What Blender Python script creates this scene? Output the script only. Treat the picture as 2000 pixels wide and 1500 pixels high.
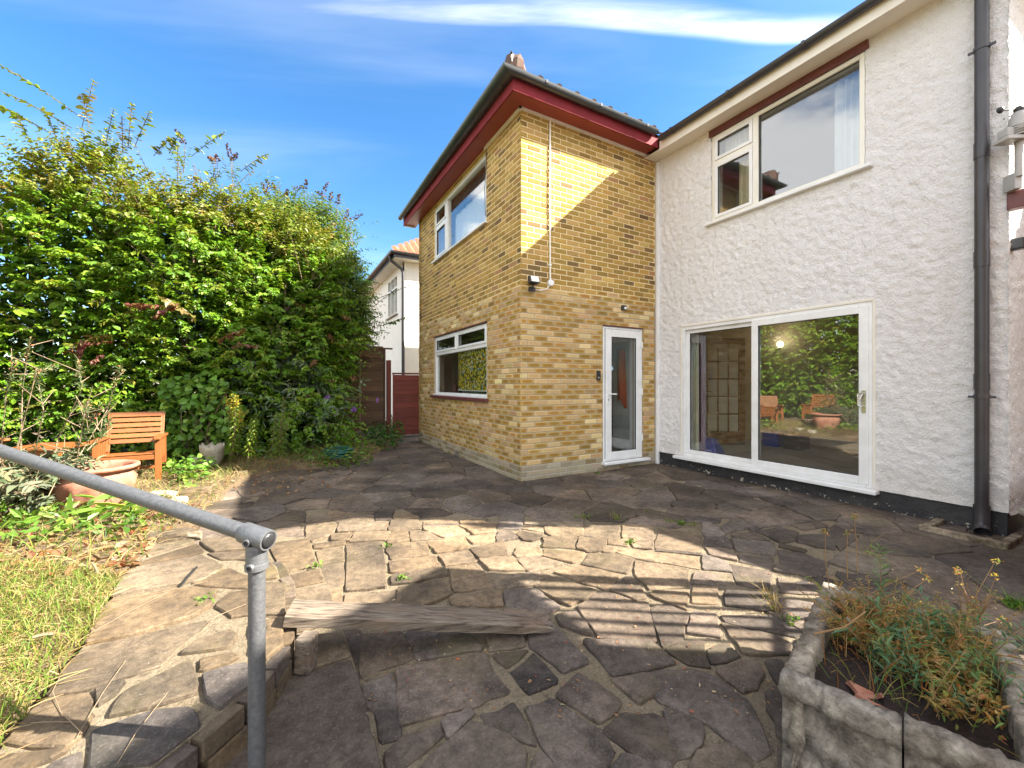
import bpy, bmesh, math, random
import numpy as np
from mathutils import Vector, Matrix

# ------------------------------------------------------------------ camera, sky, sun, exposure
for o in list(bpy.data.objects):
    bpy.data.objects.remove(o, do_unlink=True)
scene = bpy.context.scene
COL = scene.collection
EYE = 1.33
FPX = 810.0
RX, RY = 0.8705, -0.4922          # camera right, in world x / y
FX, FY = 0.4922, 0.8705           # camera forward

cam_data = bpy.data.cameras.new("camera")
cam = bpy.data.objects.new("camera", cam_data)
COL.objects.link(cam)
cam.location = (0, 0, EYE)
cam.rotation_euler = (math.radians(90), 0, -math.atan2(FX, FY))
cam_data.sensor_width = 36
cam_data.lens = FPX / 2000 * 36
cam_data.clip_start = 0.05
cam_data.clip_end = 2000
scene.camera = cam

SUN = Vector((1.0, -0.69, 0.936)).normalized()
SUN_EL = math.asin(SUN.z)
sun_data = bpy.data.lights.new("sun", 'SUN')
sun_data.energy = 4.0
sun_data.angle = math.radians(0.55)
sun_data.color = (1.0, 0.93, 0.80)
sun = bpy.data.objects.new("sun", sun_data)
COL.objects.link(sun)
sun.location = (20, -14, 20)
sun.rotation_euler = SUN.to_track_quat('Z', 'Y').to_euler()

world = bpy.data.worlds.new("World")
scene.world = world
world.use_nodes = True
wn = world.node_tree.nodes
wl = world.node_tree.links
wn.clear()
w_out = wn.new("ShaderNodeOutputWorld")
w_bg = wn.new("ShaderNodeBackground")
w_sky = wn.new("ShaderNodeTexSky")
w_sky.sky_type = 'NISHITA'
w_sky.sun_disc = False
w_sky.sun_elevation = SUN_EL
w_sky.sun_rotation = math.atan2(SUN.x, SUN.y)
w_sky.air_density = 1.0
w_sky.dust_density = 0.6
w_sky.ozone_density = 1.6
w_bg.inputs['Strength'].default_value = 0.07


def wmath(op, a=None, b=None, c=None, clamp=False):
    n = wn.new("ShaderNodeMath")
    n.operation = op
    n.use_clamp = clamp
    for i, v in enumerate((a, b, c)):
        if v is None:
            continue
        if isinstance(v, (int, float)):
            n.inputs[i].default_value = v
        else:
            wl.new(v, n.inputs[i])
    return n.outputs[0]


# thin cirrus and some broken cloud, laid out on a high flat layer (direction / height)
w_tc = wn.new("ShaderNodeTexCoord")
w_map = wn.new("ShaderNodeMapping")
w_map.inputs['Rotation'].default_value = (0, 0, math.atan2(FX, FY))
wl.new(w_tc.outputs['Generated'], w_map.inputs['Vector'])
w_sep = wn.new("ShaderNodeSeparateXYZ")
wl.new(w_map.outputs[0], w_sep.inputs[0])
zc = wmath('MAXIMUM', w_sep.outputs[2], 0.04)
lx = wmath('DIVIDE', w_sep.outputs[0], zc)
ly = wmath('DIVIDE', w_sep.outputs[1], zc)
w_comb = wn.new("ShaderNodeCombineXYZ")
wl.new(lx, w_comb.inputs[0])
wl.new(ly, w_comb.inputs[1])


def wnoise(scale_xy, detail, rough, dist=0.0, off=0.0):
    m = wn.new("ShaderNodeMapping")
    m.inputs['Scale'].default_value = (scale_xy[0], scale_xy[1], 1)
    m.inputs['Location'].default_value = (off, off * 1.7, off)
    wl.new(w_comb.outputs[0], m.inputs['Vector'])
    n = wn.new("ShaderNodeTexNoise")
    n.inputs['Scale'].default_value = 1
    n.inputs['Detail'].default_value = detail
    n.inputs['Roughness'].default_value = rough
    n.inputs['Distortion'].default_value = dist
    wl.new(m.outputs[0], n.inputs['Vector'])
    return n.outputs['Fac']


def wramp(v, a, b):
    n = wn.new("ShaderNodeMapRange")
    n.interpolation_type = 'SMOOTHERSTEP'
    wl.new(v, n.inputs[0])
    n.inputs[1].default_value = a
    n.inputs[2].default_value = b
    n.clamp = True
    return n.outputs[0]


# the long streak: a band in ly around 1.17 with a firm far edge and a soft near edge
wob = wmath('MULTIPLY', wmath('SUBTRACT', wnoise((0.9, 0.5), 2, 0.5, 0, 3.1), 0.5), 0.10)
bend = wmath('MULTIPLY', wmath('SUBTRACT', lx, 0.75), 0.075)
bend = wmath('MINIMUM', bend, 0.0)
lyy = wmath('SUBTRACT', wmath('ADD', ly, wob), bend)
band = wmath('MULTIPLY', wramp(lyy, 1.09, 1.175), wramp(lyy, 1.235, 1.19))
along = wmath('MULTIPLY', wramp(lx, -1.0, 0.25), wramp(lx, 2.2, 1.1))
fib = wramp(wnoise((1.3, 9.0), 5, 0.6, 0.4, 1.0), 0.25, 0.72)
streak = wmath('MULTIPLY', wmath('MULTIPLY', band, along), wmath('MULTIPLY_ADD', fib, 0.75, 0.25))
veil = wmath('MULTIPLY', wramp(wnoise((0.35, 1.3), 5, 0.55, 0.6, 7.7), 0.45, 0.80), 0.08)
puff = wmath('MULTIPLY', wramp(wnoise((0.9, 0.9), 6, 0.55, 0.3, 12.0), 0.36, 0.52), wmath('MAXIMUM', wramp(ly, 0.75, -0.1), wramp(wmath('DIVIDE', w_sep.outputs[0], wmath('MAXIMUM', w_sep.outputs[1], 0.02)), -1.24, -1.42)))
low = wramp(w_sep.outputs[2], 0.02, 0.16)
cloud = wmath('MULTIPLY', wmath('MAXIMUM', wmath('MAXIMUM', wmath('MULTIPLY', streak, 0.40), veil), wmath('MULTIPLY', puff, 0.85)), low, clamp=True)
w_hs = wn.new("ShaderNodeHueSaturation")
w_hs.inputs['Saturation'].default_value = 1.32
w_hs.inputs['Value'].default_value = 0.73
wl.new(w_sky.outputs[0], w_hs.inputs['Color'])
w_mix = wn.new("ShaderNodeMixRGB")
w_mix.inputs['Color2'].default_value = (6.6, 6.4, 6.2, 1)
wl.new(cloud, w_mix.inputs['Fac'])
wl.new(w_hs.outputs[0], w_mix.inputs['Color1'])
wl.new(w_mix.outputs[0], w_bg.inputs['Color'])
wl.new(w_bg.outputs[0], w_out.inputs['Surface'])

scene.view_settings.view_transform = 'Standard'
scene.view_settings.look = 'None'
scene.view_settings.gamma = 1
scene.view_settings.use_curve_mapping = False
scene.view_settings.exposure = 2.74
scene.cycles.max_bounces = 8
scene.cycles.transparent_max_bounces = 24

rng = np.random.default_rng(11)
random.seed(5)


# ------------------------------------------------------------------ helpers
def c2w(x, y, z=0.0):
    """camera-aligned metres (right, ahead) to world"""
    return Vector((RX * x + FX * y, RY * x + FY * y, z))


def at(px, py, depth):
    return c2w((px - 1000) / FPX * depth, depth, EYE + (750 - py) / FPX * depth)


def gnd(px, py, z=0.0):
    d = (EYE - z) * FPX / (py - 750)
    return c2w((px - 1000) / FPX * d, d, z)


def crop(pts, ox, oy, s=2000 / 700, z=0.0):
    return [gnd(ox + x / s, oy + y / s, z) for x, y in pts]


def tag(o, label=None, cat=None, group=None, kind=None):
    if label: o["label"] = label
    if cat: o["category"] = cat
    if group: o["group"] = group
    if kind: o["kind"] = kind
    return o


def thing(name, loc, label, cat, group=None, rz=0.0):
    o = bpy.data.objects.new(name, None)
    o.empty_display_size = 0.1
    COL.objects.link(o)
    o.location = loc
    o.rotation_euler = (0, 0, rz)
    return tag(o, label, cat, group)


def link(name, me, parent=None, world=True):
    o = bpy.data.objects.new(name, me)
    COL.objects.link(o)
    if parent is not None:
        o.parent = parent
        if world and parent.type == 'EMPTY':
            o.matrix_parent_inverse = (Matrix.Translation(parent.location) @ parent.rotation_euler.to_matrix().to_4x4()).inverted()
    return o


def copy_tree(o, parent=None):
    c = o.copy()
    COL.objects.link(c)
    if parent is not None:
        c.parent = parent
        c.matrix_parent_inverse = o.matrix_parent_inverse.copy()
    for ch in list(o.children):
        copy_tree(ch, c)
    return c


def np_mesh(name, V, F, mat, cols=None, uvs=None, smooth=False):
    V = np.ascontiguousarray(V, dtype=np.float32)
    F = np.ascontiguousarray(F, dtype=np.int32)
    n, k = F.shape
    me = bpy.data.meshes.new(name)
    me.vertices.add(len(V))
    me.vertices.foreach_set("co", V.ravel())
    me.loops.add(n * k)
    me.loops.foreach_set("vertex_index", F.ravel())
    me.polygons.add(n)
    me.polygons.foreach_set("loop_start", np.arange(0, n * k, k, dtype=np.int32))
    try:
        me.polygons.foreach_set("loop_total", np.full(n, k, dtype=np.int32))
    except Exception:
        pass
    me.polygons.foreach_set("use_smooth", np.full(n, smooth, dtype=bool))
    if cols is not None:
        a = me.attributes.new("tint", 'FLOAT_COLOR', 'POINT')
        a.data.foreach_set("color", np.ascontiguousarray(cols, dtype=np.float32).ravel())
    if uvs is not None:
        uv = me.uv_layers.new(name="UVMap")
        uv.data.foreach_set("uv", np.ascontiguousarray(uvs, dtype=np.float32).ravel())
    me.update(calc_edges=True)
    if mat: me.materials.append(mat)
    return me


class MB:
    """collects simple shapes, then links them as ONE mesh object"""
    def __init__(self):
        self.v = []
        self.f = []

    def add(self, vs, fs):
        b = len(self.v)
        self.v += [tuple(p) for p in vs]
        self.f += [tuple(i + b for i in f) for f in fs]
        return self

    def hexa(self, p):
        return self.add(p, [(0, 3, 2, 1), (4, 5, 6, 7), (0, 1, 5, 4), (1, 2, 6, 5), (2, 3, 7, 6), (3, 0, 4, 7)])

    def box(self, x0, x1, y0, y1, z0, z1):
        return self.hexa([(x0, y0, z0), (x1, y0, z0), (x1, y1, z0), (x0, y1, z0), (x0, y0, z1), (x1, y0, z1), (x1, y1, z1), (x0, y1, z1)])

    def fb(self, F, s0, s1, z0, z1, d0, d1):
        """box in a wall frame: s along the wall, z up, d out of the wall"""
        return self.hexa([F(s0, z0, d0), F(s1, z0, d0), F(s1, z0, d1), F(s0, z0, d1), F(s0, z1, d0), F(s1, z1, d0), F(s1, z1, d1), F(s0, z1, d1)])

    def bar(self, a, b, w, h, up=(0, 0, 1)):
        a, b, up = Vector(a), Vector(b), Vector(up)
        d = (b - a).normalized()
        s = d.cross(up)
        if s.length < 1e-4: s = d.cross(Vector((1, 0, 0)))
        s.normalize()
        u = s.cross(d)
        s *= w / 2
        u *= h / 2
        return self.hexa([a - s - u, b - s - u, b + s - u, a + s - u, a - s + u, b - s + u, b + s + u, a + s + u])

    def tube(self, pts, r, n=10, cap=True):
        pts = [Vector(p) for p in pts]
        rs = r if isinstance(r, (list, tuple)) else [r] * len(pts)
        base = len(self.v)
        u = None
        for i, p in enumerate(pts):
            t = (pts[min(i + 1, len(pts) - 1)] - pts[max(i - 1, 0)]).normalized()
            if u is None:
                u = t.cross(Vector((0, 0, 1)))
                if u.length < 1e-3: u = t.cross(Vector((1, 0, 0)))
            else:
                u = u - t * u.dot(t)
            u.normalize()
            w = t.cross(u)
            for k in range(n):
                a = 2 * math.pi * k / n
                self.v.append(tuple(p + (u * math.cos(a) + w * math.sin(a)) * rs[i]))
        for i in range(len(pts) - 1):
            for k in range(n):
                k2 = (k + 1) % n
                self.f.append((base + i * n + k, base + i * n + k2, base + (i + 1) * n + k2, base + (i + 1) * n + k))
        if cap:
            self.f.append(tuple(base + k for k in range(n))[::-1])
            e = base + (len(pts) - 1) * n
            self.f.append(tuple(e + k for k in range(n)))
        return self

    def lathe(self, c, prof, n=24, axis=None):
        c = Vector(c)
        base = len(self.v)
        if axis is None:
            ex, ey, ez = Vector((1, 0, 0)), Vector((0, 1, 0)), Vector((0, 0, 1))
        else:
            ez = Vector(axis).normalized()
            ex = ez.cross(Vector((0, 0, 1)))
            if ex.length < 1e-3: ex = Vector((1, 0, 0))
            ex.normalize()
            ey = ez.cross(ex)
        for r, z in prof:
            for k in range(n):
                a = 2 * math.pi * k / n
                self.v.append(tuple(c + ex * (r * math.cos(a)) + ey * (r * math.sin(a)) + ez * z))
        for i in range(len(prof) - 1):
            for k in range(n):
                k2 = (k + 1) % n
                self.f.append((base + i * n + k, base + i * n + k2, base + (i + 1) * n + k2, base + (i + 1) * n + k))
        return self

    def prism(self, poly, z0, z1):
        n = len(poly)
        vs = [(p[0], p[1], z0) for p in poly] + [(p[0], p[1], z1) for p in poly]
        fs = [tuple(range(n))[::-1], tuple(range(n, 2 * n))] + [(i, (i + 1) % n, n + (i + 1) % n, n + i) for i in range(n)]
        return self.add(vs, fs)

    def build(self, name, mat, parent=None, smooth=False, bevel=0.0, world=True):
        me = bpy.data.meshes.new(name)
        me.from_pydata(self.v, [], self.f)
        if bevel or True:
            bm = bmesh.new()
            bm.from_mesh(me)
            bmesh.ops.recalc_face_normals(bm, faces=bm.faces)
            if bevel:
                bmesh.ops.bevel(bm, geom=list(bm.edges), offset=bevel, segments=2, affect='EDGES', profile=0.5, clamp_overlap=True)
            bm.to_mesh(me)
            bm.free()
        if smooth:
            me.polygons.foreach_set("use_smooth", [True] * len(me.polygons))
            if smooth != 'all':
                me.set_sharp_from_angle(angle=math.radians(40))
        me.materials.append(mat)
        return link(name, me, parent, world)


def frame(O, a, n):
    O, a, n = Vector(O), Vector(a), Vector(n)
    return lambda s, z, d=0.0: O + a * s + n * d + Vector((0, 0, z))


# ------------------------------------------------------------------ materials
def newmat(name):
    m = bpy.data.materials.new(name)
    m.use_nodes = True
    nt = m.node_tree
    nt.nodes.clear()
    out = nt.nodes.new("ShaderNodeOutputMaterial")
    b = nt.nodes.new("ShaderNodeBsdfPrincipled")
    nt.links.new(b.outputs[0], out.inputs[0])
    return m, nt, b, out


def nmath(nt, op, a, b=None, c=None, clamp=False):
    n = nt.nodes.new("ShaderNodeMath")
    n.operation = op
    n.use_clamp = clamp
    for i, v in enumerate((a, b, c)):
        if v is None: continue
        if isinstance(v, (int, float)): n.inputs[i].default_value = v
        else: nt.links.new(v, n.inputs[i])
    return n.outputs[0]


def nnoise(nt, vec, scale, detail=4, rough=0.55, dist=0.0, sc=None):
    if sc is not None:
        mp = nt.nodes.new("ShaderNodeMapping")
        mp.inputs['Scale'].default_value = sc
        nt.links.new(vec, mp.inputs['Vector'])
        vec = mp.outputs[0]
    n = nt.nodes.new("ShaderNodeTexNoise")
    n.inputs['Scale'].default_value = scale
    n.inputs['Detail'].default_value = detail
    n.inputs['Roughness'].default_value = rough
    n.inputs['Distortion'].default_value = dist
    nt.links.new(vec, n.inputs['Vector'])
    return n.outputs['Fac']


def nramp(nt, v, a, b, lo=0.0, hi=1.0):
    n = nt.nodes.new("ShaderNodeMapRange")
    n.clamp = True
    nt.links.new(v, n.inputs[0])
    n.inputs[1].default_value, n.inputs[2].default_value = a, b
    n.inputs[3].default_value, n.inputs[4].default_value = lo, hi
    return n.outputs[0]


def nmix(nt, fac, a, b, mode='MIX'):
    n = nt.nodes.new("ShaderNodeMixRGB")
    n.blend_type = mode
    for i, v in enumerate((fac, a, b)):
        if isinstance(v, (int, float)): n.inputs[i].default_value = v if i == 0 else (v, v, v, 1)
        elif isinstance(v, tuple): n.inputs[i].default_value = (*v[:3], 1)
        else: nt.links.new(v, n.inputs[i])
    return n.outputs[0]


def coords(nt, which='Object'):
    return nt.nodes.new("ShaderNodeTexCoord").outputs[which]


def nbump(nt, b, h, strength, dist):
    n = nt.nodes.new("ShaderNodeBump")
    n.inputs['Strength'].default_value = strength
    n.inputs['Distance'].default_value = dist
    nt.links.new(h, n.inputs['Height'])
    nt.links.new(n.outputs[0], b.inputs['Normal'])


def mat(name, c1, c2=None, scale=8, rough=0.6, bump=0.0, bscale=40, metal=0.0, spec=0.5, sc=None, rnd=0.0):
    m, nt, b, out = newmat(name)
    tc = coords(nt)
    c2 = c2 or tuple(x * 0.8 for x in c1)
    f = nramp(nt, nnoise(nt, tc, scale, 6, 0.6, 0.2, sc), 0.3, 0.7)
    col = nmix(nt, f, c1, c2)
    if rnd:
        oi = nt.nodes.new("ShaderNodeObjectInfo")
        col = nmix(nt, 1.0, col, nramp(nt, oi.outputs['Random'], 0, 1, 1 - rnd, 1 + rnd), 'MULTIPLY')
    nt.links.new(col, b.inputs['Base Color'])
    b.inputs['Roughness'].default_value = rough
    b.inputs['Metallic'].default_value = metal
    b.inputs['Specular IOR Level'].default_value = spec
    if bump:
        nbump(nt, b, nnoise(nt, tc, bscale, 5, 0.6, 0, sc), bump, 0.01)
    return m


def leaf_mat(name, trans=0.3, rough=0.45, tcol=(1.25, 1.2, 0.5)):
    m, nt, b, out = newmat(name)
    a = nt.nodes.new("ShaderNodeAttribute")
    a.attribute_name = "tint"
    nt.links.new(a.outputs['Color'], b.inputs['Base Color'])
    b.inputs['Roughness'].default_value = rough
    b.inputs['Specular IOR Level'].default_value = 0.35
    t = nt.nodes.new("ShaderNodeBsdfTranslucent")
    nt.links.new(nmix(nt, 1.0, a.outputs['Color'], tcol, 'MULTIPLY'), t.inputs[0])
    mx = nt.nodes.new("ShaderNodeMixShader")
    mx.inputs[0].default_value = trans
    nt.links.new(b.outputs[0], mx.inputs[1])
    nt.links.new(t.outputs[0], mx.inputs[2])
    nt.links.new(mx.outputs[0], out.inputs[0])
    return m


def glass_mat(name, f0=0.085, tint=(0.93, 0.95, 0.94)):
    m, nt, b, out = newmat(name)
    nt.nodes.remove(b)
    tr = nt.nodes.new("ShaderNodeBsdfTransparent")
    tr.inputs[0].default_value = (*tint, 1)
    gl = nt.nodes.new("ShaderNodeBsdfGlossy")
    gl.inputs['Roughness'].default_value = 0.003
    geo = nt.nodes.new("ShaderNodeNewGeometry")
    dt = nt.nodes.new("ShaderNodeVectorMath")
    dt.operation = 'DOT_PRODUCT'
    nt.links.new(geo.outputs['Normal'], dt.inputs[0])
    nt.links.new(geo.outputs['Incoming'], dt.inputs[1])
    om = nmath(nt, 'SUBTRACT', 1.0, nmath(nt, 'ABSOLUTE', dt.outputs['Value']), None, True)
    fres = nmath(nt, 'MULTIPLY_ADD', nmath(nt, 'POWER', om, 4.0), 1 - f0, f0)
    tc = coords(nt)
    nb = nt.nodes.new("ShaderNodeBump")
    nb.inputs['Strength'].default_value = 0.06
    nb.inputs['Distance'].default_value = 0.02
    nt.links.new(nnoise(nt, tc, 1.3, 1, 0.4), nb.inputs['Height'])
    nt.links.new(nb.outputs[0], gl.inputs['Normal'])
    mx = nt.nodes.new("ShaderNodeMixShader")
    nt.links.new(fres, mx.inputs[0])
    nt.links.new(tr.outputs[0], mx.inputs[1])
    nt.links.new(gl.outputs[0], mx.inputs[2])
    nt.links.new(mx.outputs[0], out.inputs[0])
    return m


def emis(name, c, s):
    m, nt, b, out = newmat(name)
    b.inputs['Base Color'].default_value = (*c, 1)
    b.inputs['Emission Color'].default_value = (*c, 1)
    b.inputs['Emission Strength'].default_value = s
    return m


def stone_mat(name, c_lo, c_hi, moss=0.35, speck=0.5, rnd=0.22, bsc=2.3, bmp=0.55, warm_amt=0.4):
    m, nt, b, out = newmat(name)
    tc = coords(nt)
    oi = nt.nodes.new("ShaderNodeObjectInfo")
    blot = nramp(nt, nnoise(nt, tc, bsc, 7, 0.62, 0.6), 0.32, 0.70)
    col = nmix(nt, blot, c_lo, c_hi)
    warm = nramp(nt, nnoise(nt, tc, 1.1, 3, 0.5), 0.35, 0.7)
    col = nmix(nt, nmath(nt, 'MULTIPLY', warm, warm_amt), col, (0.145, 0.103, 0.068))
    mid = nnoise(nt, tc, 19, 6, 0.75, 0.4)
    col = nmix(nt, 1.0, col, nramp(nt, mid, 0.32, 0.68, 0.55, 1.5), 'MULTIPLY')
    hue = nmix(nt, nramp(nt, nmath(nt, 'FRACT', nmath(nt, 'MULTIPLY', oi.outputs['Random'], 7.31)), 0, 1), (1.12, 1.02, 0.88), (1.0, 1.0, 1.0))
    col = nmix(nt, 1.0, col, hue, 'MULTIPLY')
    fine = nnoise(nt, tc, 95, 5, 0.85)
    col = nmix(nt, nramp(nt, fine, 0.55, 0.72, 0, speck * .75), col, (0.30, 0.265, 0.225))
    big = nramp(nt, nnoise(nt, tc, .9, 5, 0.6, 1.0), 0.35, 0.68, 0.72, 1.3)
    col = nmix(nt, 1.0, col, big, 'MULTIPLY')
    col = nmix(nt, nramp(nt, fine, 0.45, 0.30, 0, 0.65), col, (0.025, 0.021, 0.02))
    dark = nramp(nt, nnoise(nt, tc, 5.5, 8, 0.7, 0.8), 0.56, 0.72, 0, 0.75)
    col = nmix(nt, dark, col, (0.034, 0.028, 0.025))
    lich = nramp(nt, nnoise(nt, tc, 17, 5, 0.7, 0.3), 0.69, 0.74, 0, 0.8)
    col = nmix(nt, lich, col, (0.42, 0.40, 0.36))
    if moss:
        mo = nramp(nt, nnoise(nt, tc, 1.7, 6, 0.65, 0.5), 0.56, 0.72, 0, moss)
        col = nmix(nt, mo, col, (0.085, 0.078, 0.018))
    col = nmix(nt, 1.0, col, nramp(nt, oi.outputs['Random'], 0, 1, 1 - rnd, 1 + rnd), 'MULTIPLY')
    nt.links.new(col, b.inputs['Base Color'])
    b.inputs['Roughness'].default_value = 0.88
    b.inputs['Specular IOR Level'].default_value = 0.3
    h = nmath(nt, 'ADD', nmath(nt, 'MULTIPLY', fine, 0.35), nmath(nt, 'MULTIPLY', nnoise(nt, tc, 12, 6, 0.65), 1.0))
    nbump(nt, b, h, bmp, 0.014)
    return m


def mortar_mat(name, c1, c2, c3):
    m, nt, b, out = newmat(name)
    tc = coords(nt)
    col = nmix(nt, nramp(nt, nnoise(nt, tc, 1.6, 6, 0.65, 0.5), 0.35, 0.65), c1, c2)
    col = nmix(nt, nramp(nt, nnoise(nt, tc, 24, 5, 0.7), 0.52, 0.66, 0, 0.7), col, c3)
    fine = nnoise(nt, tc, 75, 4, 0.8)
    col = nmix(nt, nramp(nt, fine, 0.46, 0.32, 0, 0.75), col, tuple(x * 0.35 for x in c1))
    col = nmix(nt, nramp(nt, fine, 0.56, 0.68, 0, 0.6), col, tuple(min(1, x * 1.9) for x in c2))
    nt.links.new(col, b.inputs['Base Color'])
    b.inputs['Roughness'].default_value = 0.95
    nbump(nt, b, nmath(nt, 'ADD', fine, nnoise(nt, tc, 22, 5, 0.7)), 1.0, 0.02)
    return m


def brick_mat():
    m, nt, b, out = newmat("stock_brick")
    a = nt.nodes.new("ShaderNodeAttribute")
    a.attribute_name = "tint"
    uv = nt.nodes.new("ShaderNodeUVMap")
    sp = nt.nodes.new("ShaderNodeSeparateXYZ")
    nt.links.new(uv.outputs[0], sp.inputs[0])
    tc = coords(nt, 'Generated')
    geo = nt.nodes.new("ShaderNodeNewGeometry").outputs['Position']
    # frog-like darker oval panel fired into the face of many bricks
    ex = nmath(nt, 'MULTIPLY', nmath(nt, 'SUBTRACT', sp.outputs[0], 0.5), 2.25)
    ey = nmath(nt, 'MULTIPLY', nmath(nt, 'SUBTRACT', sp.outputs[1], 0.5), 2.7)
    ex = nmath(nt, 'POWER', nmath(nt, 'ABSOLUTE', ex), 3.0)
    ey = nmath(nt, 'POWER', nmath(nt, 'ABSOLUTE', ey), 2.2)
    d = nmath(nt, 'ADD', nmath(nt, 'ADD', ex, ey), nmath(nt, 'MULTIPLY', nmath(nt, 'SUBTRACT', nnoise(nt, geo, 28, 3, 0.6), 0.5), 0.9))
    oval = nmath(nt, 'MULTIPLY', nramp(nt, d, 0.95, 0.45), a.outputs['Alpha'], None, True)
    col = nmix(nt, oval, a.outputs['Color'], nmix(nt, 1.0, a.outputs['Color'], (0.72, 0.60, 0.40), 'MULTIPLY'))
    n1 = nnoise(nt, geo, 55, 6, 0.7, 0.4)
    col = nmix(nt, nramp(nt, n1, 0.5, 0.72, 0, 0.55), col, nmix(nt, 1.0, col, (0.55, 0.48, 0.40), 'MULTIPLY'))
    col = nmix(nt, nramp(nt, n1, 0.46, 0.3, 0, 0.45), col, nmix(nt, 1.0, col, (1.3, 1.3, 1.35), 'MULTIPLY'))
    nt.links.new(col, b.inputs['Base Color'])
    b.inputs['Roughness'].default_value = 0.9
    b.inputs['Specular IOR Level'].default_value = 0.25
    nbump(nt, b, nnoise(nt, geo, 120, 5, 0.7), 0.5, 0.006)
    return m


M = {}
M['brick'] = brick_mat()
M['mortar_wall'] = None


def wall_mortar():
    m, nt, b, out = newmat("brick_mortar")
    geo = nt.nodes.new("ShaderNodeNewGeometry").outputs['Position']
    sp = nt.nodes.new("ShaderNodeSeparateXYZ")
    nt.links.new(geo, sp.inputs[0])
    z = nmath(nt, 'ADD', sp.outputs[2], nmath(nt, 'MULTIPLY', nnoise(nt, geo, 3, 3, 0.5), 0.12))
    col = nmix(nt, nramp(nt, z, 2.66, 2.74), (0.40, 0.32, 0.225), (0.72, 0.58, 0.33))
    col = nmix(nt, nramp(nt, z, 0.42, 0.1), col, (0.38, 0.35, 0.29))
    col = nmix(nt, nramp(nt, nnoise(nt, geo, 40, 5, 0.7), 0.5, 0.7, 0, 0.5), col, nmix(nt, 1.0, col, 0.6, 'MULTIPLY'))
    nt.links.new(col, b.inputs['Base Color'])
    b.inputs['Roughness'].default_value = 0.95
    nbump(nt, b, nnoise(nt, geo, 200, 3, 0.6), 0.4, 0.005)
    return m


M['mortar_wall'] = wall_mortar()


def roughcast_mat():
    m, nt, b, out = newmat("painted_roughcast")
    geo = nt.nodes.new("ShaderNodeNewGeometry").outputs['Position']
    h1 = nnoise(nt, geo, 42, 5, 0.62, 0.4)
    h2 = nnoise(nt, geo, 95, 4, 0.6)
    stain = nramp(nt, nnoise(nt, geo, 1.2, 6, 0.6, 0.3), 0.45, 0.75, 0, 0.30)
    col = nmix(nt, stain, (0.885, 0.866, 0.86), (0.76, 0.725, 0.70))
    pit = nramp(nt, nnoise(nt, geo, 34, 5, 0.65, 0.8), 0.62, 0.70, 0, 0.34)
    col = nmix(nt, pit, col, (0.42, 0.37, 0.30))
    spz = nt.nodes.new('ShaderNodeSeparateXYZ')
    nt.links.new(geo, spz.inputs[0])
    run = nramp(nt, nnoise(nt, geo, 1, 5, 0.6, 0.2, (9, 9, .5)), 0.52, 0.75, 0, 0.30)
    col = nmix(nt, nmath(nt, 'MULTIPLY', run, nramp(nt, nnoise(nt, geo, .8, 2, .5), .4, .6)), col, (0.52, 0.46, 0.37))
    col = nmix(nt, nramp(nt, nmath(nt, 'ADD', spz.outputs[2], nmath(nt, 'MULTIPLY', nnoise(nt, geo, 6, 4, .6), .25)), .62, .33, 0, .35), col, (0.55, 0.49, 0.40))
    nt.links.new(col, b.inputs['Base Color'])
    b.inputs['Roughness'].default_value = 0.85
    nbump(nt, b, nmath(nt, 'ADD', h1, nmath(nt, 'MULTIPLY', h2, 0.55)), 0.9, 0.030)
    return m


M['roughcast'] = roughcast_mat()


def plinth_mat():
    m, nt, b, out = newmat("black_plinth_paint")
    geo = nt.nodes.new("ShaderNodeNewGeometry").outputs['Position']
    sp = nt.nodes.new("ShaderNodeSeparateXYZ")
    nt.links.new(geo, sp.inputs[0])
    n = nnoise(nt, geo, 15, 7, 0.65, 0.6)
    low = nramp(nt, sp.outputs[2], 0.16, 0.0, 0, 0.16)
    peel = nramp(nt, nmath(nt, 'ADD', n, low), 0.705, 0.725)
    col = nmix(nt, nramp(nt, nnoise(nt, geo, 3, 4, 0.6), 0.4, 0.7), (0.022, 0.021, 0.024), (0.05, 0.047, 0.048))
    col = nmix(nt, peel, col, (0.46, 0.42, 0.35))
    nt.links.new(col, b.inputs['Base Color'])
    b.inputs['Roughness'].default_value = 0.6
    nbump(nt, b, nmath(nt, 'ADD', nnoise(nt, geo, 20, 4, 0.6), nmath(nt, 'MULTIPLY', peel, -0.5)), 0.6, 0.02)
    return m


M['plinth'] = plinth_mat()
M['upvc'] = mat("white_plastic_frame", (0.82, 0.825, 0.83), (0.70, 0.695, 0.68), 5, 0.3)
M['station'] = mat("shaded_white_plastic", (0.40, 0.39, 0.38), (0.32, 0.31, 0.30), 6, 0.5)  # white plastic greyed so its colour carries the partial shade
M['upvc_old'] = mat("cream_plastic_frame", (0.80, 0.78, 0.70), (0.72, 0.69, 0.60), 3, 0.35)
M['white_paint'] = mat("white_gloss_paint", (0.80, 0.76, 0.68), (0.70, 0.65, 0.56), 2.5, 0.5, 0.1, 30)
M['red_fascia'] = mat("dark_red_paint", (0.24, 0.032, 0.042), (0.17, 0.024, 0.03), 6, 0.7, 0.1, 40, spec=0.12)
M['red_soffit'] = mat("brick_red_paint", (0.30, 0.055, 0.035), (0.24, 0.04, 0.03), 3, 0.5)
M['maroon'] = mat("maroon_sill_paint", (0.16, 0.05, 0.045), (0.10, 0.03, 0.03), 6, 0.5)
M['gutter'] = mat("black_gutter_plastic", (0.030, 0.036, 0.042), (0.05, 0.056, 0.06), 5, 0.3, spec=0.6)
M['pipe'] = mat("black_downpipe_plastic", (0.030, 0.028, 0.032), (0.05, 0.047, 0.052), 5, 0.35)
M['rubber'] = mat("black_rubber_seal", (0.015, 0.015, 0.017), None, 5, 0.6)
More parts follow.
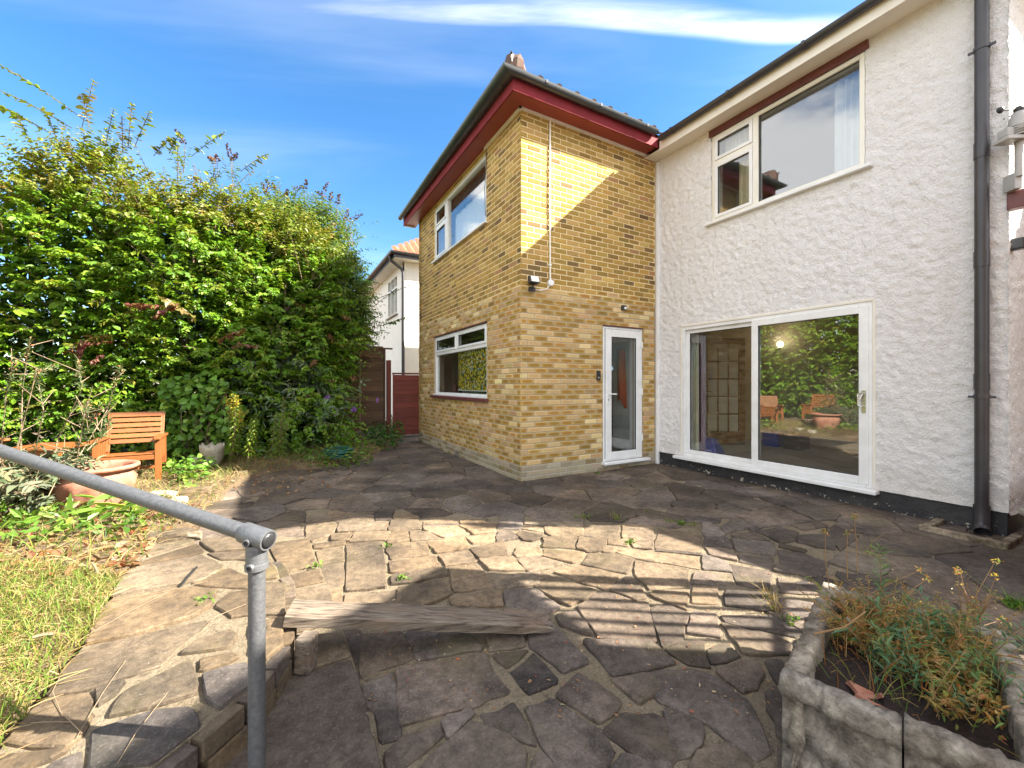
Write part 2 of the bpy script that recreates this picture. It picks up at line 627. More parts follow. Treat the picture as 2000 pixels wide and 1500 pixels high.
M['black'] = mat("black_plastic", (0.02, 0.02, 0.022), (0.03, 0.03, 0.033), 9, 0.35)
M['glass'] = glass_mat("window_glass", 0.10)
M['glass_refl'] = glass_mat("bright_door_glass", 0.17, (0.90, 0.92, 0.91))
M['glass_hi'] = glass_mat("bright_window_glass", 0.17, (0.88, 0.91, 0.92))
M['galv'] = mat("galvanised_steel", (0.095, 0.098, 0.105), (0.155, 0.158, 0.165), 75, 0.48, 0.25, 120, metal=0.45)
M['galv_fit'] = mat("cast_galvanised_fitting", (0.14, 0.145, 0.155), (0.20, 0.205, 0.215), 40, 0.5, 0.25, 120, metal=0.6)
M['steel'] = mat("brushed_metal", (0.6, 0.58, 0.52), (0.5, 0.48, 0.42), 10, 0.25, metal=0.9)
M['teak'] = mat("oiled_teak", (0.25, 0.082, 0.018), (0.18, 0.055, 0.013), 5, 0.5, 0.15, 40, sc=(4, 4, 14), rnd=0.1)
M['grey_wood'] = mat("weathered_wood", (0.36, 0.30, 0.235), (0.16, 0.125, 0.095), 3.0, 0.85, 0.9, 3.0, sc=(1, 9, 16))
M['fence_wood'] = mat("brown_fence_wood", (0.17, 0.095, 0.05), (0.075, 0.042, 0.026), 4, 0.85, 0.5, 6, sc=(1, 6, 18), rnd=0.3)
M['red_wood'] = mat("red_stained_wood", (0.20, 0.045, 0.03), (0.13, 0.03, 0.022), 4, 0.75, 0.4, 6, sc=(1, 6, 18), rnd=0.18)
M['pale_wood'] = mat("bare_batten_wood", (0.26, 0.18, 0.11), (0.17, 0.11, 0.07), 4, 0.85, 0.3, 20, sc=(6, 6, 1))
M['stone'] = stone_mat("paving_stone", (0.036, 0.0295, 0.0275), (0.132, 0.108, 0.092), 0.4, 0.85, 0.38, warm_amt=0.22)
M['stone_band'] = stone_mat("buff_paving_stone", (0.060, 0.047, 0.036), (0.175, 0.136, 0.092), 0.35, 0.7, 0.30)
M['stone_pale'] = stone_mat("terrace_stone", (0.050, 0.040, 0.029), (0.122, 0.094, 0.062), 0.3, 0.7)
M['stone_dark'] = stone_mat("dark_slate_stone", (0.036, 0.033, 0.034), (0.085, 0.076, 0.074), 0.1, 0.8)
M['mortar'] = mortar_mat("paving_mortar", (0.180, 0.140, 0.088), (0.245, 0.195, 0.130), (0.085, 0.062, 0.034))
M['soil'] = mortar_mat("garden_soil", (0.11, 0.075, 0.042), (0.18, 0.125, 0.07), (0.05, 0.035, 0.02))
M['compost'] = mortar_mat("wet_compost", (0.026, 0.015, 0.011), (0.045, 0.026, 0.018), (0.010, 0.007, 0.006))
M['concrete'] = stone_mat("weathered_concrete", (0.060, 0.050, 0.039), (0.42, 0.38, 0.32), 0.3, 0.9, 0.03, 11, 1.0)
M['terracotta'] = mat("terracotta", (0.30, 0.095, 0.05), (0.34, 0.18, 0.125), 9, 0.8, 0.7, 14)
M['tile'] = mat("clay_roof_tile", (0.15, 0.075, 0.05), (0.07, 0.05, 0.04), 9, 0.8, 0.4, 30, rnd=0.25)
M['tile_orange'] = mat("orange_roof_tile", (0.30, 0.10, 0.045), (0.22, 0.07, 0.035), 7, 0.8, 0.3, 30)
M['white_rock'] = mat("white_rock", (0.42, 0.385, 0.32), (0.24, 0.20, 0.15), 9, 0.9, 1.0, 12)
M['render_white'] = mat("white_render", (0.80, 0.78, 0.72), (0.74, 0.71, 0.64), 2, 0.85, 0.2, 60)
M['render_yellow'] = mat("cream_render", (0.75, 0.66, 0.40), None, 2, 0.85)
M['plaster'] = mat("room_plaster", (0.62, 0.55, 0.43), (0.55, 0.48, 0.37), 1.0, 0.9)
M['plaster_white'] = mat("room_white_plaster", (0.72, 0.74, 0.76), (0.66, 0.68, 0.70), 1.0, 0.9)
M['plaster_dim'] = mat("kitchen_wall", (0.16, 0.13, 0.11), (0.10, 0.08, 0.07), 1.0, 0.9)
M['carpet'] = mat("beige_carpet", (0.42, 0.36, 0.28), (0.34, 0.29, 0.23), 60, 1.0, 0.5, 200)
M['mahogany'] = mat("mahogany_wood", (0.16, 0.06, 0.03), (0.10, 0.035, 0.02), 4, 0.4, 0, sc=(6, 6, 1))
M['cream_cloth'] = mat("cream_curtain", (0.70, 0.65, 0.48), (0.62, 0.56, 0.40), 3, 0.95)
M['white_cloth'] = mat("white_net_curtain", (0.80, 0.82, 0.84), (0.72, 0.74, 0.76), 4, 0.95)
M['magenta_cloth'] = mat("magenta_curtain", (0.20, 0.025, 0.09), (0.12, 0.015, 0.055), 3, 0.95)
M['orange_cloth'] = mat("orange_cloth", (0.70, 0.10, 0.02), (0.55, 0.07, 0.015), 5, 0.9)
M['blue'] = mat("blue_plastic", (0.02, 0.06, 0.36), (0.015, 0.045, 0.27), 5, 0.35)
M['hose'] = mat("dark_green_hose", (0.012, 0.11, 0.075), (0.008, 0.07, 0.05), 20, 0.4)
M['sticker'] = mat("blue_sticker", (0.10, 0.38, 0.70), (0.55, 0.75, 0.85), 60, 0.4)
M['rail_brick'] = mat("orange_brick_face", (0.42, 0.17, 0.08), (0.30, 0.12, 0.07), 18, 0.9, 0.5, 60)
M['stem_brown'] = mat("dead_brown_stem", (0.26, 0.14, 0.055), (0.17, 0.10, 0.04), 30, 0.8)
M['bark'] = mat("grey_brown_bark", (0.16, 0.11, 0.07), (0.09, 0.06, 0.04), 20, 0.9, 0.6, 40)
M['stem_pale'] = mat("pale_dry_stem", (0.27, 0.20, 0.125), (0.17, 0.115, 0.07), 30, 0.8)
M['leaf'] = leaf_mat("shrub_leaf", 0.34)
M['leaf_dull'] = leaf_mat("felted_leaf", 0.18, 0.8, (1.1, 1.15, 0.8))
M['grass'] = leaf_mat("grass_blade", 0.3, 0.6, (1.2, 1.15, 0.6))
M['seedhead'] = leaf_mat("dry_seedhead", 0.1, 0.9, (1.1, 1.0, 0.8))

# ------------------------------------------------------------------ wall frames
BX, BY = 2.879, 4.852            # brick corner
BEND = 9.52                      # far end of the brick flank
WX = 5.53                        # white wall plane
WY = 1.02                        # white house corner
FRONT = frame((0, BY, 0), (1, 0, 0), (0, -1, 0))      # s = world x
FLANK = frame((BX, 0, 0), (0, 1, 0), (-1, 0, 0))      # s = world y
WHITE = frame((WX, 0, 0), (0, 1, 0), (-1, 0, 0))      # s = world y
RETURN = frame((0, WY, 0), (1, 0, 0), (0, -1, 0))     # s = world x


def holed_wall(mb, F, s0, s1, z0, z1, holes, th, ends=True):
    ss = sorted({s0, s1} | {h[0] for h in holes} | {h[1] for h in holes})
    zs = sorted({z0, z1} | {h[2] for h in holes} | {h[3] for h in holes})
    solid = {}
    for i in range(len(ss) - 1):
        for j in range(len(zs) - 1):
            cs, cz = (ss[i] + ss[i + 1]) / 2, (zs[j] + zs[j + 1]) / 2
            solid[i, j] = not any(h[0] < cs < h[1] and h[2] < cz < h[3] for h in holes)
    for (i, j), ok in solid.items():
        if not ok: continue
        a, b, c, d = ss[i], ss[i + 1], zs[j], zs[j + 1]
        mb.add([F(a, c), F(b, c), F(b, d), F(a, d)], [(0, 1, 2, 3)])
        mb.add([F(a, c, -th), F(b, c, -th), F(b, d, -th), F(a, d, -th)], [(3, 2, 1, 0)])
        for di, dj, (p, q) in ((-1, 0, ((a, c), (a, d))), (1, 0, ((b, c), (b, d))), (0, -1, ((a, c), (b, c))), (0, 1, ((a, d), (b, d)))):
            nb = solid.get((i + di, j + dj))
            if nb is True or (nb is None and not ends): continue
            mb.add([F(*p), F(*q), F(*q, -th), F(*p, -th)], [(0, 1, 2, 3)])


# ------------------------------------------------------------------ brick house
brick_house = thing("brick_house", (BX, BY, 0), "yellow brick two-storey house extension with dark red eaves and black gutter", "house")
DOOR = (4.35, 5.195, 0.13, 2.225)
KWIN = (5.90, 8.43, 1.10, 2.31)
UWIN = (5.93, 8.42, 3.90, 5.0)
SOFF = 5.09

mb = MB()
holed_wall(mb, FRONT, BX + 0.012, WX + 0.1, -0.1, SOFF + 0.05, [DOOR], 0.22)
holed_wall(mb, FLANK, BY + 0.012, BEND, -0.1, SOFF + 0.05, [KWIN, UWIN], 0.22)
mb.box(BX, WX + 2, BEND - 0.2, BEND, -0.1, SOFF)
# set the mortar face back a little behind the brick faces
for i, p in enumerate(mb.v):
    x, y, z = p
    if abs(y - BY) < 1e-5: y = BY + 0.0045
    if abs(x - BX) < 1e-5: x = BX + 0.0045
    mb.v[i] = (x, y, z)
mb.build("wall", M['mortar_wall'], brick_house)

LOWER = [(.64, .52, .28), (.50, .36, .15), (.44, .30, .10), (.42, .29, .09), (.52, .37, .20), (.36, .25, .075), (.47, .33, .12), (.58, .44, .22), (.40, .30, .10), (.48, .32, .17), (.45, .31, .11)]
LOW_A = [0.15, 1.0, 1.0, 0.9, 0.35, 0.9, 1.0, 0.25, 1.0, 0.4, 0.8]
UPPER = [(.42, .28, .085), (.36, .235, .07), (.31, .20, .06), (.24, .155, .05), (.46, .32, .12), (.17, .11, .055), (.34, .20, .10), (.39, .26, .08), (.44, .29, .09)]
UP_W = [.18, .18, .16, .10, .10, .05, .06, .12, .05]
BASE = [(.34, .29, .20), (.28, .235, .15), (.38, .32, .22), (.25, .19, .10)]


LOWER = [(a * .92 + .065, b * .88 + .045, c * .85 + .022) for a, b, c in LOWER]
UPPER = [(a * .96 + .015, b * .91 + .010, c * .85) for a, b, c in UPPER]


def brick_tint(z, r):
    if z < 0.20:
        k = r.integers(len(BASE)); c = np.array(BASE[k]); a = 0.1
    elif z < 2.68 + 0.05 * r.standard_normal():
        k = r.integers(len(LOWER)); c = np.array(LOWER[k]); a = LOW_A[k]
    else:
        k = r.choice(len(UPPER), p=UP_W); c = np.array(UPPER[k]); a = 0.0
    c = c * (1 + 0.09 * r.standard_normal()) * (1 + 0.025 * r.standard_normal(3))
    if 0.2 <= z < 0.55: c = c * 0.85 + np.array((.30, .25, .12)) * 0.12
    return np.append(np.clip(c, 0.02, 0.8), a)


def brick_geo(w, h, r):
    """front-facing brick in (s,z,d): outer rim at d=0, chamfered face standing proud"""
    j = lambda k=.0025: r.uniform(-k, k)
    c = 0.006
    p = 0.012 + j(.0012)
    v = [(0 + j(), 0 + j(), 0), (w + j(), 0 + j(), 0), (w + j(), h + j(), 0), (0 + j(), h + j(), 0)]
    v = [(a, b, 0) for a, b, _ in v]
    q = [(v[0][0], v[0][1], p * .6), (v[1][0], v[1][1], p * .6), (v[2][0], v[2][1], p * .6), (v[3][0], v[3][1], p * .6)]
    t = [(v[0][0] + c, v[0][1] + c, p), (v[1][0] - c, v[1][1] + c, p + j(.001)), (v[2][0] - c, v[2][1] - c, p), (v[3][0] + c, v[3][1] - c, p + j(.001))]
    vs = v + q + t
    fs = []
    for o in (0, 4):
        for i in range(4):
            k = (i + 1) % 4
            fs.append((o + i, o + k, o + 4 + k, o + 4 + i))
    fs.append((8, 9, 10, 11))
    return np.array(vs), np.array(fs)


def brick_uv(vs, fs, w, h):
    u = vs[fs.ravel(), 0] / w
    v = vs[fs.ravel(), 1] / h
    return np.stack([u, v], 1)


def lay(s0, s1, z0, z1, holes, corner_at_s0):
    """stretcher bond; returns (s, z, w, h)"""
    out = []
    n = int(round((z1 - z0) / 0.075))
    for k in range(n):
        z = z0 + k * 0.075 + 0.005
        odd = k % 2
        s = s0
        first = True
        off = (0.1025 + 0.01 if odd else 0) if corner_at_s0 else (0 if odd else 0.1125)
        segs = []
        if off > 0:
            segs.append((s0, s0 + off - 0.01))
            s = s0 + off
        else:
            s = s0
        while s < s1 - 0.03:
            e = min(s + 0.2135, s1)
            segs.append((s, e))
            s += 0.225
        zc = z + 0.0325
        for a, b in segs:
            parts = [(a, b)]
            for h in holes:
                if h[2] - 0.02 < zc < h[3] + 0.02:
                    np_ = []
                    for p, q in parts:
                        if q <= h[0] or p >= h[1]: np_.append((p, q)); continue
                        if p < h[0] - 0.03: np_.append((p, h[0] - 0.004))
                        if q > h[1] + 0.03: np_.append((h[1] + 0.004, q))
                    parts = np_
            for p, q in parts:
                if q - p > 0.03: out.append((p, z, q - p, 0.0635))
    return out


bricks = []
for s, z, w, h in lay(BX, WX - 0.045, -0.02, SOFF + 0.02, [DOOR], True):
    bricks.append((FRONT, 'f', s, z, w, h))
for s, z, w, h in lay(BY, BEND, -0.02, SOFF + 0.02, [KWIN, UWIN], False):
    bricks.append((FLANK, 'l', s, z, w, h))


def seen_size(b):
    F, k, s, z, w, h = b
    c = F(s + w / 2, z + h / 2)
    x, y = c.x * RX + c.y * RY, c.x * FX + c.y * FY
    e = F(s + w, z + h / 2)
    x2, y2 = e.x * RX + e.y * RY, e.x * FX + e.y * FY
    return abs(x2 / y2 - x / y) * h / y


bricks.sort(key=seen_size, reverse=True)
variants = {}
V_all, F_all, C_all, U_all, nv = [], [], [], [], 0
rb = np.random.default_rng(3)
count = 0
for b in bricks:
    F, kind, s, z, w, h = b
    ex = F(1, 0) - F(0, 0)
    n = F(0, 0, 1) - F(0, 0)
    if count < 300 and abs(w - 0.2135) < 0.002:
        zone = 'base' if z < 0.2 else ('low' if z < 2.68 else 'up')
        key = (zone, int(rb.integers(18)))
        if key not in variants:
            vs, fs = brick_geo(w, h, rb)
            col = brick_tint({'base': 0.1, 'low': 1.0, 'up': 3.5}[zone], rb)
            variants[key] = np_mesh("brick", vs[:, [0, 2, 1]] * np.array((1, -1, 1)), fs, M['brick'], np.tile(col, (len(vs), 1)), brick_uv(vs, fs, w, h))
        o = link("brick", variants[key], brick_house)
        # mesh: x along wall, -y out of wall, z up
        p = F(s, z, -0.012)
        R = Matrix((ex, -n, Vector((0, 0, 1)))).transposed().to_4x4()
        o.matrix_parent_inverse = Matrix.Translation(-brick_house.location)
        o.matrix_basis = Matrix.Translation(p) @ R
        count += 1
    else:
        vs, fs = brick_geo(w, h, rb)
        O = np.array(F(s, z, -0.012))
        W = O + vs[:, :1] * np.array(ex) + vs[:, 2:3] * np.array(n) + vs[:, 1:2] * np.array((0, 0, 1))
        V_all.append(W); F_all.append(fs + nv); nv += len(vs)
        C_all.append(np.tile(brick_tint(z, rb), (len(vs), 1)))
        U_all.append(brick_uv(vs, fs, w, h))
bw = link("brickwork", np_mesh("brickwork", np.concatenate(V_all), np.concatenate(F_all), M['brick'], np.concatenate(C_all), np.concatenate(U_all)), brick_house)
tag(bw, kind="stuff")


def win_frame(F, s0, s1, z0, z1, d0, d1, w, mb=None):
    mb = mb or MB()
    mb.fb(F, s0, s0 + w, z0, z1, d0, d1)
    mb.fb(F, s1 - w, s1, z0, z1, d0, d1)
    mb.fb(F, s0 + w, s1 - w, z0, z0 + w, d0, d1)
    mb.fb(F, s0 + w, s1 - w, z1 - w, z1, d0, d1)
    return mb


def sash(F, s0, s1, z0, z1, d, parent, w=0.05, glass='glass', fm='upvc', name="sash", th=0.05):
    o = win_frame(F, s0, s1, z0, z1, d - th, d, w).build(name, M[fm], parent, bevel=0.006)
    g = MB().fb(F, s0 + w - 0.004, s1 - w + 0.004, z0 + w - 0.004, z1 - w + 0.004, d - 0.034, d - 0.028)
    g.build("glass_pane", M[glass], parent)
    bead = win_frame(F, s0 + w - 0.002, s1 - w + 0.002, z0 + w - 0.002, z1 - w + 0.002, d - 0.027, d - 0.012, 0.007)
    bead.build("glazing_seal", M['rubber'], parent)
    return o


# kitchen window
kw = win_frame(FLANK, KWIN[0] + .005, KWIN[1] - .005, KWIN[2] + .005, KWIN[3] - .005, -0.10, -0.025, 0.055)
kw.fb(FLANK, KWIN[0] + .06, KWIN[1] - .06, 1.925, 1.995, -0.10, -0.025)
kw.fb(FLANK, 7.17, 7.25, 1.995, 2.25, -0.10, -0.025)
kwin = kw.build("window", M['upvc'], brick_house, bevel=0.006)
sash(FLANK, KWIN[0] + .062, 7.168, 1.985, 2.265, -0.008, kwin, 0.042)
sash(FLANK, 7.252, KWIN[1] - .062, 1.985, 2.265, -0.008, kwin, 0.042)
MB().fb(FLANK, KWIN[0] + .06, KWIN[1] - .06, 1.16, 1.925, -0.068, -0.060).build("glass_pane", M['glass'], kwin)
MB().fb(FLANK, KWIN[0] - .07, KWIN[1] + .07, 1.045, 1.098, -0.1, 0.055).build("sill", M['maroon'], kwin, bevel=0.008)
MB().fb(FLANK, KWIN[0], KWIN[1], 1.099, 1.13, -0.02, 0.03).build("cill_strip", M['upvc'], kwin, bevel=0.005)
MB().fb(FLANK, KWIN[0] - .01, KWIN[1] + .01, KWIN[3], KWIN[3] + .018, -0.03, 0.014).build("lintel_strip", M['maroon'], kwin)

# upper flank window
uw = win_frame(FLANK, UWIN[0] + .005, UWIN[1] - .005, UWIN[2] + .005, UWIN[3] - .005, -0.10, -0.02, 0.055)
uw.fb(FLANK, 7.70, 7.77, UWIN[2] + .06, UWIN[3] - .06, -0.10, -0.02)
uw.fb(FLANK, 7.77, UWIN[1] - .06, 4.56, 4.62, -0.10, -0.02)
uwin = uw.build("window", M['upvc'], brick_house, bevel=0.006)
MB().fb(FLANK, UWIN[0] + .06, 7.70, UWIN[2] + .06, UWIN[3] - .06, -0.068, -0.060).build("glass_pane", M['glass'], uwin)
sash(FLANK, 7.772, UWIN[1] - .062, UWIN[2] + .062, 4.558, -0.006, uwin, 0.042, 'glass')
sash(FLANK, 7.772, UWIN[1] - .062, 4.622, UWIN[3] - .062, -0.006, uwin, 0.042, 'glass')
MB().fb(FLANK, UWIN[0] - .05, UWIN[1] + .06, UWIN[2] - .03, UWIN[2], -0.05, 0.05).build("sill", M['upvc'], uwin, bevel=0.006)
c = MB()
c.tube([FLANK(5.905, 5.09, .012), FLANK(5.90, 4.75, .012), FLANK(5.915, 4.4, .03), FLANK(5.93, 4.1, .012), FLANK(5.905, 3.98, .02)], 0.006, 6)
c.build("loose_cable", M['pipe'], uwin)

# front door (glazed, white)
fd = win_frame(FRONT, DOOR[0] + .004, DOOR[1] - .004, DOOR[2] + .004, DOOR[3] - .004, -0.09, -0.006, 0.035)
door = fd.build("door", M['upvc'], brick_house, bevel=0.005)
sash(FRONT, DOOR[0] + .05, DOOR[1] - .03, DOOR[2] + .03, DOOR[3] - .045, 0.010, door, 0.115, 'glass', 'upvc', "door_leaf", 0.06)
win_frame(FRONT, DOOR[0] + .036, DOOR[1] - .036, DOOR[2] + .036, DOOR[3] - .036, -0.06, -0.012, 0.016).build("door_seal", M['rubber'], door)
h = MB()
h.fb(FRONT, 4.425, 4.450, 1.02, 1.25, .010, .022)
h.tube([FRONT(4.4375, 1.175, .018), FRONT(4.4375, 1.175, .06), FRONT(4.455, 1.175, .066), FRONT(4.565, 1.172, .066)], 0.0095, 8)
h.build("handle", M['upvc'], door, smooth=True)
MB().fb(FRONT, 4.432, 4.443, 1.075, 1.10, .0222, .025).build("key_slot", M['black'], door)
for zz in (0.42, 1.16, 1.92):
    MB().fb(FRONT, 5.135, 5.165, zz, zz + .085, .008, .022).tube([FRONT(5.172, zz - .015, .016), FRONT(5.172, zz + .10, .016)], .010, 8).build("hinge", M['upvc'], door)
MB().fb(FRONT, DOOR[0] - .03, DOOR[1] + .10, DOOR[2] - .04, DOOR[2], -0.05, 0.085).build("sill", M['upvc'], door, bevel=0.008)
MB().lathe(FRONT(4.535, 1.575, -0.0165), [(0.001, .0), (.034, .0), (.034, .002), (.001, .002)], 20, (0, -1, 0)).build("sticker", M['sticker'], door)
MB().fb(FRONT, DOOR[0] - .005, DOOR[1] + .005, DOOR[3], DOOR[3] + .016, -0.05, 0.018).build("drip_strip", M['maroon'], door)

# things fixed to the brickwork (they move with the house)
MB().lathe(FRONT(3.365, 2.76, 0), [(0.001, .035), (.040, .035), (.047, .028), (.047, 0)], 20, (0, -1, 0)).build("junction_box", M['upvc'], brick_house, smooth=True)
pp = MB().tube([FRONT(3.352, 5.08, .018), FRONT(3.348, 4.0, .018), FRONT(3.354, 2.80, .018)], 0.0115, 8)
for zz in (4.35, 3.75, 3.0): pp.fb(FRONT, 3.33, 3.372, zz, zz + .02, 0, .032)
pp.build("conduit", M['upvc_old'], brick_house, smooth=True)
cb = [FRONT(3.35, 2.73, .02), FRONT(3.29, 2.66, .02), FRONT(3.19, 2.635, .015), FRONT(3.10, 2.635, .015), FRONT(3.03, 2.66, .02)]
MB().tube(cb, 0.006, 6).build("cable", M['upvc'], brick_house, smooth=True)
fl = thing("floodlight", FRONT(3.03, 2.66, 0), "small black security floodlight fixed near the corner of the brick wall", "floodlight")
hd = MB()
p0 = FRONT(3.0, 2.72, .10)
hd.add([FRONT(2.965, 2.685, .05), FRONT(3.095, 2.685, .05), FRONT(3.105, 2.70, .14), FRONT(2.955, 2.70, .14),
        FRONT(2.965, 2.785, .04), FRONT(3.095, 2.785, .04), FRONT(3.105, 2.80, .105), FRONT(2.955, 2.80, .105)],
       [(0, 1, 2, 3), (4, 5, 6, 7), (0, 1, 5, 4), (1, 2, 6, 5), (2, 3, 7, 6), (3, 0, 4, 7)])
hd.build("housing", M['black'], fl, bevel=0.005)
MB().add([FRONT(2.967, 2.712, .1405), FRONT(3.093, 2.712, .1405), FRONT(3.093, 2.79, .1135), FRONT(2.967, 2.79, .1135),
          FRONT(2.967, 2.712, .1445), FRONT(3.093, 2.712, .1445), FRONT(3.093, 2.79, .1175), FRONT(2.967, 2.79, .1175)],
         [(0, 1, 2, 3), (7, 6, 5, 4), (0, 1, 5, 4), (1, 2, 6, 5), (2, 3, 7, 6), (3, 0, 4, 7)]).build("lens", M['steel'], fl)
MB().tube([FRONT(3.03, 2.63, 0), FRONT(3.03, 2.635, .06), FRONT(3.03, 2.69, .09)], .013, 8).fb(FRONT, 3.0, 3.09, 2.61, 2.66, 0, .045).build("bracket", M['black'], fl)
sn = thing("motion_sensor", FRONT(4.754, 2.53, 0), "little black sensor with pale lens on the bricks above the glazed door", "sensor")
MB().fb(FRONT, 4.715, 4.795, 2.49, 2.57, 0, .05).build("housing", M['black'], sn, bevel=.008)
MB().lathe(FRONT(4.765, 2.522, .045), [(.001, .02), (.018, .014), (.024, 0)], 12, (0, -1, 0)).build("lens", M['white_cloth'], sn, smooth=True)
db = thing("doorbell", FRONT(4.247, 1.46, 0), "black video doorbell on the brickwork beside the door", "doorbell")
MB().fb(FRONT, 4.215, 4.282, 1.385, 1.535, 0, .026).build("housing", M['black'], db, bevel=.007)
MB().lathe(FRONT(4.248, 1.425, .026), [(.001, .004), (.016, .003), (.018, 0)], 16, (0, -1, 0)).build("button", M['steel'], db)
MB().lathe(FRONT(4.248, 1.50, .026), [(.001, .003), (.008, .002), (.009, 0)], 12, (0, -1, 0)).build("camera_lens", M['glass'], db)
ab = MB()
for k in range(4): ab.fb(FLANK, 7.06, 7.26, .02 + k * .02, .034 + k * .02, 0, .014)
ab.fb(FLANK, 7.05, 7.27, .01, .10, -.01, .004).build("air_brick", M['concrete'], brick_house)

# eaves of the brick house
OV = 0.285
EX0, EY0, EY1 = BX - OV, BY - OV, BEND + OV
s = MB()
s.box(EX0 + .02, BX + .01, EY0 + .02, EY1 - .02, SOFF, SOFF + .018)
s.box(BX + .01, WX - .28, EY0 + .02, BY + .01, SOFF, SOFF + .018)
s.build("soffit", M['red_soffit'], brick_house)
MB().box(EX0, EX0 + .02, EY0, EY1, SOFF - .03, SOFF + .13).build("fascia", M['red_fascia'], brick_house)
MB().box(EX0 + .02, WX - .29, EY0, EY0 + .02, SOFF - .03, SOFF + .13).build("fascia", M['red_fascia'], brick_house)
MB().box(EX0, BX, EY1 - .02, EY1, SOFF - .03, SOFF + .13).build("fascia", M['white_paint'], brick_house)
t = MB()
t.fb(FRONT, BX - .03, WX - .05, SOFF - .035, SOFF - .002, .0, .03)
t.fb(FLANK, BY - .03, 5.95, SOFF - .05, SOFF - .002, .0, .03)
t.build("cornice_strip", M['white_paint'], brick_house)


def gutter(pts, r, name, parent, m='gutter', inner=None, clips=1.0):
    """half-round gutter along a polyline (open top), clips and joints as rings"""
    mbg = MB()
    pts = [Vector(p) for p in pts]
    n = 9
    rings = []
    for i, p in enumerate(pts):
        t = (pts[min(i + 1, len(pts) - 1)] - pts[max(i - 1, 0)]).normalized()
        sd = t.cross(Vector((0, 0, 1))).normalized()
        k = 1.0
        if 0 < i < len(pts) - 1:
            d1 = (pts[i] - pts[i - 1]).normalized(); k = 1 / max(0.3, t.dot(d1))
        for rr in (r, r - .006):
            for a in range(n):
                ang = math.pi + math.pi * a / (n - 1)
                q = p + sd * (math.cos(ang) * rr * k) + Vector((0, 0, math.sin(ang) * rr))
                mbg.v.append(tuple(q))
    for i in range(len(pts) - 1):
        b0, b1 = i * 2 * n, (i + 1) * 2 * n
        for a in range(n - 1):
            mbg.f.append((b0 + a, b0 + a + 1, b1 + a + 1, b1 + a))
            mbg.f.append((b0 + n + a, b1 + n + a, b1 + n + a + 1, b0 + n + a + 1))
        mbg.f.append((b0, b1, b1 + n, b0 + n))
        mbg.f.append((b0 + n - 1, b0 + 2 * n - 1, b1 + 2 * n - 1, b1 + n - 1))
    g = mbg.build(name, M[m], parent, smooth=True)
    for i in range(len(pts) - 1):
        L = (pts[i + 1] - pts[i]).length
        t = (pts[i + 1] - pts[i]).normalized()
        sd = t.cross(Vector((0, 0, 1))).normalized()
        x = 0.22
        while x < L - 0.1:
            cm = MB()
            prof = []
            for e in (0, .035):
                for a in range(n):
                    ang = math.pi + math.pi * a / (n - 1)
                    cm.v.append(tuple(pts[i] + t * (x + e) + sd * (math.cos(ang) * (r + .007)) + Vector((0, 0, math.sin(ang) * (r + .007) + (.008 if a in (0, n - 1) else 0)))))
            cm.f += [(a, a + 1, n + a + 1, n + a) for a in range(n - 1)]
            cm.build("gutter_clip", M[m], g)
            x += clips
    return g


GZ = SOFF + .165
gutter([(WX - .42, EY0 - .06, GZ), (EX0 - .06, EY0 - .06, GZ), (EX0 - .06, EY1 + .02, GZ)], .066, "gutter", brick_house, clips=0.92)


def slope_patch(mb, a, b, c, d):
    mb.add([a, b, c, d] if d is not None else [a, b, c], [(0, 1, 2, 3)] if d is not None else [(0, 1, 2)])


RZ = SOFF + .17
TAN = math.tan(math.radians(31))
run = (EY1 - EY0) / 2
rt = MB()
A, B_ = Vector((EX0, EY0, RZ)), Vector((12, EY0, RZ))
Cc, D_ = Vector((EX0, EY1, RZ)), Vector((12, EY1, RZ))
R0, R1 = Vector((EX0 + run, EY0 + run, RZ + run * TAN)), Vector((12, EY0 + run, RZ + run * TAN))
slope_patch(rt, A, B_, R1, R0)
slope_patch(rt, Cc, A, R0, None)
slope_patch(rt, D_, Cc, R0, R1)
rt.add([A - Vector((0, 0, .05)), B_ - Vector((0, 0, .05)), D_ - Vector((0, 0, .05)), Cc - Vector((0, 0, .05))], [(0, 1, 2, 3)])
roof = rt.build("roof", M['tile'], brick_house)


def pantile_mesh():
    """one interlocking tile 0.3 wide x 0.36 up the slope, with a roll; local x across, y up-slope, z off the roof"""
    xs = np.linspace(0, .30, 9)
    zz = np.where(xs < .15, .045 * np.sin(xs / .15 * math.pi), -.012 * np.sin((xs - .15) / .15 * math.pi))
    V, F = [], []
    for y, dz in ((-.04, .028), (.36, .0)):
        for x, z in zip(xs, zz): V.append((x, y, z + dz + .02))
        for x, z in zip(xs, zz): V.append((x, y, z + dz))
    n = len(xs)
    for i in range(n - 1):
        F.append((i, i + 1, 2 * n + i + 1, 2 * n + i))
        F.append((n + i, 3 * n + i, 3 * n + i + 1, n + i + 1))
        F.append((i, n + i, n + i + 1, i + 1))
    F.append((0, 2 * n, 3 * n, n)); F.append((n - 1, 2 * n - 1, 4 * n - 1, 3 * n - 1))
    return np_mesh("roof_tile", np.array(V), np.array(F), M['tile'], smooth=False)


PT = pantile_mesh()
ca, sa = math.cos(math.radians(31)), math.sin(math.radians(31))


def lay_tiles(org, along, up_h, n_across, rows, parent, me, skip):
    al, uh = Vector(along).normalized(), Vector(up_h).normalized()
    up = uh * ca + Vector((0, 0, sa))
    nm = al.cross(up)
    if nm.z < 0: nm = -nm
    R = Matrix((al, up, nm)).transposed().to_4x4()
    base = parent.matrix_parent_inverse
    for j in range(rows):
        for i in range(n_across):
            p = Vector(org) + al * (i * .30) + up * (j * .32) + nm * .006
            if skip(i * .30, j * .32 * ca): continue
            o = link("roof_tile", me, parent, world=False)
            o.matrix_basis = Matrix.Translation(p) @ R @ Matrix.Rotation(random.uniform(-.012, .012), 4, 'Z')


